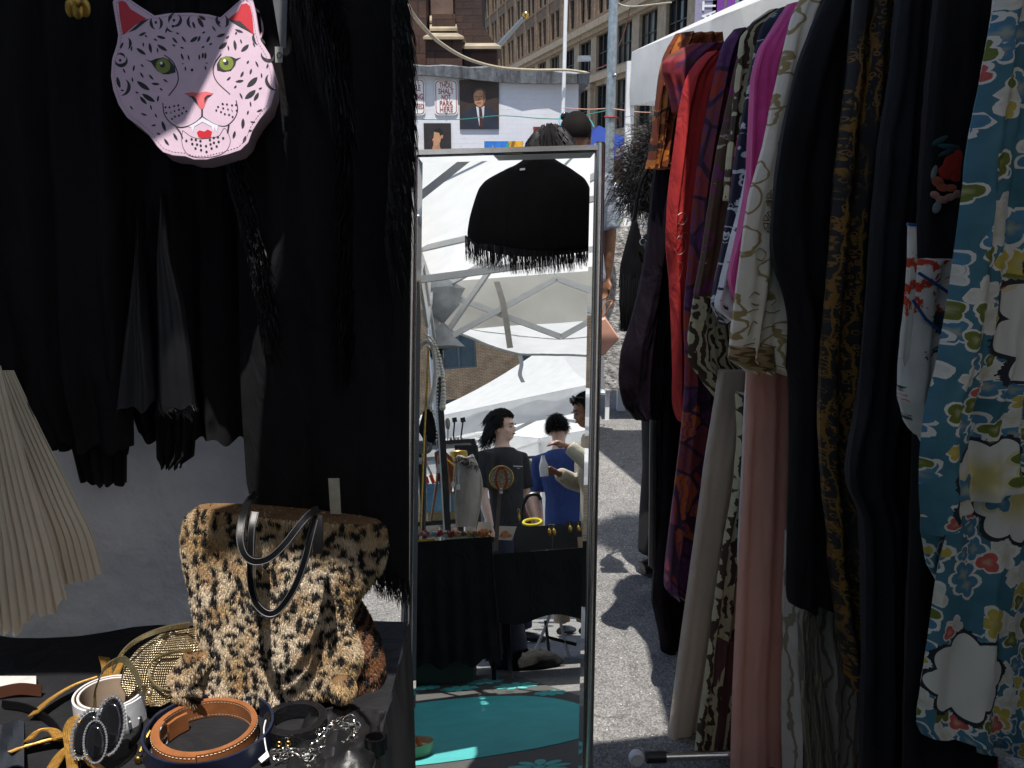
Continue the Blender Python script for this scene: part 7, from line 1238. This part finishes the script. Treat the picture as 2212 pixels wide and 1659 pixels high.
# hair clips, red bag, gold tin, birdcage
b_ = 3.35; T = thing('orange_tipped_clamp', 'steel clamp with orange rubber tips hanging left of the wooden easel', 'clamp', vpt(935, 1045, b_)); ORC = M('orange rubber', (.75, .10, .012), .5)
mb = MB(); mb.tube([vpt(920, 1000, b_), vpt(934, 1030, b_)], .012, 8, squash=.6); part('jaw', mb, STEEL, T)
for P in ([(915, 990), (921, 1003)], [(930, 1026), (937, 1044)], [(920, 1030), (924, 1044)]): mb = MB(); mb.tube([vpt(*p, b_-.01) for p in P], .019, 8, squash=.6); part('rubber_tip', mb, ORC, T)
b_ = 3.7; mb = MB(); mb.loft([[vpt(x, y, b_+d) for x, y in ((980, 1000), (985, 972), (991, 968), (998, 985), (996, 1005))] for d in (0, .08)]); single('red_purse', 'crimson purse standing behind the gold tin', 'purse', mb, M('crimson felt', (.50, .02, .06), .8), smooth=False)
mb = MB(); mb.lathe([(.001, 0), (.055, 0), (.055, .12), (.05, .125), (.001, .125)], vpt(993, 1018, 3.55), (0, 0, 1), 24); single('gold_tin', 'round gold tin between crimson purse and pale stand', 'tin', mb, M('gold tin', (.42, .25, .05), .35, .7, var=.3, vs=40))
T = thing('wire_birdcage', 'small white wire cage with cards beside the gold tin', 'cage', vpt(1018, 1030, 3.6)); 
for k in range(5): mb = MB(); mb.tube(catmull([vpt(1011+k*4, 1030, 3.6), vpt(1011+k*4, 1000, 3.6), vpt(1015+k*2, 985, 3.6), vpt(1019, 982, 3.6)]), .003, 5); part('wire', mb, WHITEP, T)
b_ = 4.0
for nm, lb, x0, x1, y0, y1, colr, bb in (('blue_bin', 'translucent blue bin behind the wooden easel', 921, 966, 1045, 1108, (.13, .32, .48), 4.3), ('straw_crate', 'straw coloured low crate behind the wooden easel', 925, 990, 1106, 1124, (.42, .34, .16), 4.2)):
    P = [vpt(x, y, bb) for x, y in ((x0, y1), (x1, y1), (x1, y0), (x0, y0))]; mb = MB(); mb.plate(P, MW, .3); mb.plate([p-MW*.006+V3(0, 0, .0) for p in (P[3]+(P[0]-P[3])*.15, P[2]+(P[1]-P[2])*.15, P[2], P[3])], MW, .01); single(nm, lb, 'bin', mb, M(nm+' plastic', colr, .4), smooth=False)
T = thing('stock_trestle', 'black trestle behind the easel carrying the blue bin', 'table', ml(av(950, 1124, 4.3), 4.4, 0)); zb = vpt(950, 1126, 4.25)[2]; mb = MB(); mbox(mb, av(880, 1124, 4.3), av(1000, 1124, 4.3), 4.1, 4.8, zb-.03, zb); part('top', mb, BLKPL, T, False)
for aa in (av(890, 1124, 4.3), av(990, 1124, 4.3)): mb = MB(); mb.beam(ml(aa, 4.45, 0), ml(aa, 4.45, zb-.03), .04); part('leg', mb, BLKPL, T, False)
# ---- small jewellery, each heap or piece for itself
JC = [((.55, .22, .25), 'rose quartz'), ((.45, .03, .03), 'red coral'), ((.60, .58, .55), 'white shell'), ((.30, .40, .45), 'blue bead'), ((.20, .05, .03), 'garnet'), ((.42, .26, .12), 'amber'), ((.10, .06, .03), 'brown seed'), ((.40, .12, .02), 'orange coral')]
JM = [M(n_+' beads', c_, .3, var=.3, vs=200) for c_, n_ in JC]
for k in range(15):
    x = 908+k*10.4; ki = [0, 1, 2, 3, 1, 2, 4, 1, 5, 6, 5, 6, 7, 7, 7][k]; mb = MB(); rr_ = np.random.RandomState(k)
    for j in range(26): p = vt(x+rr_.normal(0, 4), 1158+rr_.normal(0, 1.6), Z1); mb.ball(p+V3(0, 0, .004+.012*rr_.rand()), .004+.005*rr_.rand(), 6, 5)
    single('bead_heap', ['%s necklace, %s heap from the left on the high table' % (JC[ki][1], w) for w in ('first second third fourth fifth sixth seventh eighth ninth tenth eleventh twelfth thirteenth fourteenth fifteenth'.split()[k],)][0], 'necklace', mb, JM[ki], group='bead necklaces along the table edge')
b_ = 3.2
def vt2(x, y, h=0): return vz(x, y, Z2)+V3(0, 0, h)
for k, (x, y, r) in enumerate(((1097, 1172, .022), (1117, 1170, .021), (1178, 1186, .018), (1137, 1186, .015), (1126, 1185, .012))):
    mb = MB(); mb.ball(vt2(x, y)+V3(0, 0, r), r, 16, 10); single('large_pearl', ['large pearl left of the pair at the back of the low table', 'large pearl right of the pair at the back of the low table', 'large pearl by the gold chains on the low table', 'grey pearl beside the stone on the low table', 'smallest grey pearl touching the grey stone'][k], 'pearl', mb, PRL if k < 3 else M('grey pearl %d' % k, (.25, .26, .28), .25), group='large pearls')
mb = MB(); mb.ball(vt2(1112, 1186)+V3(0, 0, .02), (.045, .03, .03), 14, 8); single('grey_stone', 'smooth grey stone on the low jewellery table', 'stone', mb, M('grey stone', (.16, .17, .18), .5))
mb = MB(); mbox(mb, 0, .07, -.03, .03, 0, .03); mb.v = [tuple(np.array(v)-MO+vt2(1084, 1192)) for v in mb.v]; single('yellow_box', 'small mustard box at the left of the low table', 'box', mb, M('mustard', (.42, .30, .05), .5), smooth=False)
mb = MB(); A_, B_ = vt2(1190, 1186), vt2(1262, 1194); mb.tube([A_+V3(0, 0, .04), A_*.5+B_*.5+V3(0, 0, .042), B_+V3(0, 0, .036)], [.038, .042, .03], 14); single('bracelet_roll', 'beige padded bracelet roll at the right of the low table', 'display roll', mb, M('beige suede', (.34, .23, .13), .85))
for k in range(11):
    x = 1122+k*7.2; c_ = vt2(x, 1178+3*math.sin(k*1.9))+V3(0, 0, .026); rr_ = np.random.RandomState(k+50); ax_ = ME*rr_.normal(0, .5)+MW*.4+V3(0, 0, rr_.normal(0, .4)); u = np.cross(ax_, V3(.2, .3, 1)); u /= np.linalg.norm(u); w = np.cross(ax_, u); w /= np.linalg.norm(w); mb = MB(); mb.ring([c_+(.026+.004*(k % 3))*(u*math.cos(t)+w*math.sin(t)) for t in np.linspace(0, 6.28, 16, endpoint=False)], .004+.002*(k % 2), 6)
    single('bracelet', 'gold or brass bracelet, %s of the row across the low table' % 'first second third fourth fifth sixth seventh eighth ninth tenth eleventh'.split()[k], 'bracelet', mb, [GOLDA, M('dull brass', (.20, .16, .09), .4, .7), GOLDA][k % 3], group='bracelets on the low table')
for k, x in enumerate((1192, 1232, 1250)):
    yb = 1185 if k == 0 else 1150; bb = 3.1 if k == 0 else 3.25
    T = thing('earring_stand', ['black T shaped earring stand on the low table', 'earring card hung left of its twin at the right end', 'earring card hung right of its twin at the right end'][k], 'display stand', vpt(x, yb, bb)); 
    if k == 0:
        mb = MB(); mb.tube([vpt(x, 1186, bb), vpt(x, 1134, bb)], .006, 6); part('stem', mb, BLKPL, T); mb = MB(); mb.tube([vpt(x-7, 1134, bb), vpt(x+7, 1134, bb)], .007, 6); part('crossbar', mb, BLKPL, T)
    else: mb = MB(); mbox(mb, -.02, .02, 0, .006, 0, .09); mb.v = [tuple(np.array(v)-MO+vpt(x, 1160, bb)) for v in mb.v]; part('card', mb, BLKPL, T, False)
    for dx in (-5, 5) if k == 0 else (0,):
        mb = MB(); c_ = vpt(x+dx, 1150 if k == 0 else 1143, bb-.015); mb.ball(c_, (.012, .01, .022), 8, 6); mb.tube([c_, c_+V3(0, 0, .04)], .002, 4); part('earring', mb, GOLDA, T)
mb = MB(); mbox(mb, av(1112, 1160, 3.5), av(1245, 1160, 3.5), 3.42, 3.56, Z2, vpt(1150, 1138, 3.5)[2]); single('black_case', 'long black case at the back of the low table', 'case', mb, BLKPL, smooth=False)
mb = MB(); c_ = vpt(1150, 1128, 3.5); mb.ring([c_+.055*(math.cos(t)*ME+.45*math.sin(t)*MW+.35*math.sin(t)*V3(0, 0, 1)) for t in np.linspace(0, 6.28, 20, endpoint=False)], .009, 8); single('yellow_bangle', 'bright yellow bangle on the black case', 'bracelet', mb, M('yellow plastic', (.72, .60, .02), .35))
mb = MB(); mb.tube(catmull([vpt(1130, 1140, 3.6), vpt(1128, 1100, 3.6), vpt(1140, 1072, 3.6), vpt(1160, 1068, 3.6), vpt(1168, 1080, 3.6)]), .012, 8); single('black_crook', 'black curved cane handle rising from the black case', 'cane', mb, BLKL)
# ---- jacket hung high in the tent
b_ = 1.95; jm = lambda x, y: vb(x, y, b_); T = thing('fringed_jacket', 'short black suede jacket with fringe hanging high in the mirror', 'jacket', jm(1140, 590)); SUED = M('black suede jacket', (.006, .006, .0065), .95, spec=.1, bump=.2, bs=400)
part('body', cloth([(1142, 325, 1184, 325), (1136, 343, 1192, 342), (1108, 360, 1217, 357), (1072, 376, 1243, 371), (1048, 390, 1263, 385), (1034, 407, 1273, 402), (1025, 432, 1279, 428), (1014, 470, 1283, 468), (1008, 510, 1286, 505), (1022, 530, 1288, 525), (1060, 545, 1280, 540), (1100, 548, 1230, 546)], jm(1140, 450), -MW, .10, 1.2, .008, 5, mp=jm, nu=40, hem=0), SUED, T)
def fr_():
    f = random.random(); x = 1004+f*282; y = 508+34*math.sin(f*3.1)**.8; p = jm(x, y)-MW*.045*math.sin(f*3.1); l = .10+.035*random.random()
    return [p, p+V3(0, 0, -l*.5)+ME*jit(.004)-MW*jit(.006), p+V3(0, 0, -l)+ME*jit(.009)-MW*jit(.01)]
part('fringe', strands(fr_, 520, .0016), FRG, T, kind='stuff')
mb = MB(); mb.plate([jm(x, y)-MW*.07 for x, y in ((1123, 378), (1134, 377), (1134, 381), (1123, 382))], -MW, .001); part('label_tag', mb, CARD, T, False); mb = MB(); mb.tube([jm(1158, 345), jm(1158, 330), jm(1160, 322), jm(1165, 318), jm(1163, 310)], .004, 6); part('hanger_hook', mb, CHROME, T)
mb = MB(); c_ = jm(1163, 316); mb.beam(c_-ME*.6, c_+ME*.9, .02, .02); single('hanging_bar', 'white tent bar from which the black jacket hangs', 'bar', mb, WHITEP, smooth=False)
# ---- things on the ground under the tables
c_ = vz(950, 1478, 0); T = thing('green_bin', 'dark green plastic bin in front of the black table cloth', 'bin', c_); GB = M('dark green plastic', (.018, .05, .042), .5)
mb = MB(); mb.loft([[c_+ME*x*s1+MW*y*s1+V3(0, 0, z) for x, y in ((-.24, 0), (-.20, -.02), (.16, -.02), (.20, 0), (.20, .30), (-.24, .30))] for z, s1 in ((.004, .92), (.03, .95), (.26, 1.0), (.285, 1.04), (.29, 1.02))]); part('tub', mb, GB, T, angle=30)
c_ = vz(1098, 1455, 0)+MW*.25; T = thing('blue_backpack', 'dark blue backpack under the low jewellery table', 'backpack', c_); BLB = M('dark blue nylon', (.02, .022, .075), .6, var=.3, bump=.4, bs=60)
mb = MB(); mb.loft([[c_+ME*(.11*w*math.cos(t)+.01*math.sin(3*t))+MW*.09*w*math.sin(t)+V3(0, 0, z) for t in np.linspace(0, 6.28, 14, endpoint=False)] for z, w in ((.005, .95), (.05, 1.1), (.18, 1.08), (.28, .95), (.36, .75), (.40, .45))]); part('body', mb, BLB, T); mb = MB(); mb.tube(catmull([c_+ME*-.03+V3(0, 0, .39), c_+V3(0, 0, .45), c_+ME*.04+V3(0, 0, .39)]), .009, 6); part('grab_loop', mb, BLB, T)
c_ = vz(1150, 1448, 0)+MW*.1; T = thing('folded_dark_cloth', 'heap of dark cloth on the asphalt by the rug edge', 'cloth', c_); mb = MB(); rs_ = np.random.RandomState(4)
mb.loft([[c_+ME*.16*w*math.cos(t)*(1+.2*math.sin(3*t+z*30))+MW*.10*w*math.sin(t)+V3(0, 0, z+.012*math.sin(4*t)) for t in np.linspace(0, 6.28, 20, endpoint=False)] for z, w in ((.004, 1.), (.03, 1.05), (.07, .8), (.10, .4))]); part('heap', mb, BLK, T)
c_ = vz(1195, 1478, 0); T = thing('folding_chair', 'folding chair with white A shaped legs behind the low table', 'chair', c_)
F_ = lambda x, y, b: vpt(x, y, b)
for P, m_ in (([(1200, 1294), (1178, 1355), (1145, 1430)], WHITEP), ([(1200, 1294), (1212, 1350), (1232, 1432)], WHITEP), ([(1178, 1340), (1185, 1400), (1192, 1470)], BLKPL)): mb = MB(); mb.tube([F_(x, y, 3.9) for x, y in P], .011, 6); part('leg', mb, m_, T)
mb = MB(); mb.tube([F_(1180, 1376, 3.9), F_(1245, 1392, 3.9)], .012, 6); part('cross_bar', mb, BLKPL, T); mb = MB(); mb.plate([F_(1150, 1290, 3.7), F_(1250, 1285, 3.7), F_(1250, 1280, 4.1), F_(1155, 1285, 4.1)], (0, 0, 1), .03); part('seat', mb, BLKPL, T, False)
c_ = vpt(922, 1612, 1.35); T = thing('beige_tote', 'beige canvas tote on the rug at the mirror lower left corner', 'bag', c_*V3(1, 1, 0)); mb = MB(); h_ = c_[2]
mb.loft([[c_*V3(1, 1, 0)+ME*(.075*w*math.cos(t)-.055)+MW*.10*w*math.sin(t)+V3(0, 0, z) for t in np.linspace(0, 6.28, 18, endpoint=False)] for z, w in ((.012, .95), (.05, 1.05), (h_*.7, 1.), (h_*.95, .9), (h_, .6), (h_+.003, .2))]); part('body', mb, M('beige canvas', (.50, .36, .22), .8, bump=.3, bs=300), T); mb = MB(); mb.tube(catmull([c_+ME*-.1, c_+ME*-.06+V3(0, 0, .05), c_+ME*-.02]), .008, 6); part('handle', mb, TANL, T)
# ---- people in the mirror
def gl(x, y, b): p = vpt(x, y, b).copy(); p[2] = 0; return p
TS = M('faded black T-shirt', (.020, .020, .021), .9, var=.12, vs=6, bump=.4, bs=500); NVP = M('navy trousers', (.014, .017, .034), .85, var=.2, bump=.3, bs=400)
T, lp, hd, sh_o = person('young person in a black T-shirt with swept back hair, behind the jewellery', gl(1090, 1000, 5.0), ME*.74-MW*.67, 1.77, SKL, TS, NVP, [hang(1, .01, 0, .03), hang(-1, .01, 0, .03)], ('swept', HBK), vox=.009, headyaw=-.28, headpitch=.06, sleeve=.68, build=.9)
mb = MB(); rs_ = np.random.RandomState(2); x = -.05
while x < .05: w_ = .003+.004*rs_.rand(); mb.box((x+w_/2, -.1395, 1.315), (w_*.8, .003, .0075)); x += w_+.0015
for k in range(7): mb.box((-.013+k*.0042, -.1395, 1.300), (.003, .003, .004))
lp('chest_print', mb, CARD, sh_o, smooth=False)
mb = MB(); mb.ball((.06, -.165, .93), (.012, .008, .03), 8, 6); mb.ring([V3(.06+.012*math.cos(t), -.165, .975+.016*math.sin(t)) for t in np.linspace(0, 6.28, 12, endpoint=False)], .003, 5); lp('belt_charm', mb, GOLDA)
BLT = M('blue T-shirt cotton', (.022, .050, .19), .9, var=.12, vs=6, bump=.4, bs=500)
person('person in a blue T-shirt with short dark hair, seen from behind in the mirror', gl(1212, 1000, 5.35), MW*.85+ME*.5, 1.76, SKL, BLT, M('khaki trousers', (.30, .22, .14), .9, var=.15), [hang(1, .02), hang(-1, .02)], ('short', HBK), headyaw=-.2, opts={'face': False}, sleeve=.7, build=.95, hem=.84)
CAR = M('cream knit', (.46, .42, .33), .9, var=.12, vs=40, bump=.8, bs=120, bd=.004)
fw = lambda s, out=0: ((s*.18, .012, 1.40), (s*.25, -.02, 1.13), (s*.10, -.24, 1.22+out), (-s*.25, -.9, .35), (-s*.4, .2, -.9), s)
T, lp, hd, _ = person('person in a cream knit cardigan with sunglasses, cut off by the mirror edge', gl(1288, 1000, 3.75), -ME*.85-MW*.3, 1.66, SKB, CAR, M('black skirt', (.012, .012, .013), .9), [fw(1), fw(-1, .16)], ('long', HBK), headyaw=.15, headpitch=.25, sleeve=2, opts={'sunglasses': True})
mb = MB(); mb.tube([V3(.06, -.36, 1.20), V3(.06, -.36, 1.27), V3(.06, -.36, 1.31), V3(.06, -.36, 1.34)], [.03, .032, .018, .012], 10); b__ = lp('water_bottle', mb, M('clear bottle', (.6, .62, .64), .15, var=.2))
# olive jacket and goods farther off in the mirror
b_ = 7.2; T = thing('olive_coat', 'olive and black coat hanging in a far stall between the two men in the mirror', 'coat', vpt(1138, 1090, b_)); part('body', cloth([(1132, 992, 1144, 992), (1124, 1006, 1152, 1006), (1120, 1040, 1156, 1040), (1116, 1080, 1158, 1080), (1118, 1092, 1156, 1092)], vpt(1138, 1040, b_), -MW, .14, 2, .02, 3, mp=lambda x, y: vb(x, y, b_)), M('olive cotton', (.13, .135, .085), .9, var=.4, vs=4), T)
mb = MB(); mb.tube([vpt(1105, 990, b_), vpt(1175, 986, b_)], .015, 8); part('rail', mb, BLKPL, T); mb = MB(); mb.tube([vpt(1108, 990, b_), gl(1108, 990, b_)], .015, 8); part('rail_post', mb, BLKPL, T)
b_ = 6.4
for k, (x0, x1, y0, y1, colr, nm, lb) in enumerate(((1112, 1134, 1085, 1150, (.02, .015, .015), 'dark_coat', 'dark coat on a hanger low in the far stall'), (1130, 1150, 1090, 1145, (.22, .03, .03), 'red_bag', 'dark red bag in the far stall'), (1152, 1172, 1082, 1150, (.05, .03, .025), 'brown_coat', 'brown coat beside the dark red bag'), (1108, 1122, 1018, 1060, (.02, .12, .5), 'blue_cover', 'bright blue cover far off left of the olive coat'))):
    single(nm, lb, 'clothing', cloth([(x0+5, y0, x1-5, y0), (x0, y0+12, x1, y0+12), (x0, y1, x1, y1)], vpt(x0, y0, b_+.3*k), -MW, .12, 2, .02, k, mp=lambda x, y, bb=b_+.3*k: vb(x, y, bb), nu=14, nv=20), M(nm, colr, .85, var=.3))
# brick street front closing the view behind
def brickm(): return stone('tan brick', (.66, .45, .28), (.56, .37, .22), (.7, .5, .32), (.22, .075), (.26, .2, .14))
T = thing('brick_building', 'tan brick building with steel windows above the tents in the mirror', 'building', ml(2, 41, 0)); mb = MB(); BB = 40.
wr = [(2.2+3.7*k, 4.4+3.7*k) for k in range(5)]; cols = [-15+3.9*k for k in range(9)]; ez = [0]+[z for r in wr for z in r]+[21]
for z0, z1 in zip(ez[0::2], ez[1::2]): mbox(mb, -16.5, 21, BB, BB+.4, z0, z1)
for z0, z1 in wr:
    prev = -16.5
    for c0 in cols+[21.]: mbox(mb, prev, min(c0, 21), BB, BB+.4, z0, z1); prev = c0+1.7
mbox(mb, -16.5, 21, BB+.5, BB+4, 0, 20.5); part('wall', mb, brickm(), T, False)
GW = M('grey window glass', (.07, .10, .11), .12, var=.3, vs=1.5); GF = M('grey steel frame', (.13, .15, .16), .5)
for z0, z1 in wr:
    for c0 in cols:
        fr = MB(); mbox(fr, c0, c0+.1, BB+.1, BB+.25, z0, z1); mbox(fr, c0+1.6, c0+1.7, BB+.1, BB+.25, z0, z1); mbox(fr, c0+.1, c0+1.6, BB+.1, BB+.25, z0, z0+.1); mbox(fr, c0+.1, c0+1.6, BB+.1, BB+.25, z1-.1, z1); mbox(fr, c0+.8, c0+.9, BB+.12, BB+.24, z0+.1, z1-.1)
        w = part('window', fr, GF, T, False); g2 = MB(); mbox(g2, c0+.05, c0+1.65, BB+.26, BB+.3, z0+.05, z1-.05); sub('pane', g2, GW, w, smooth=False)
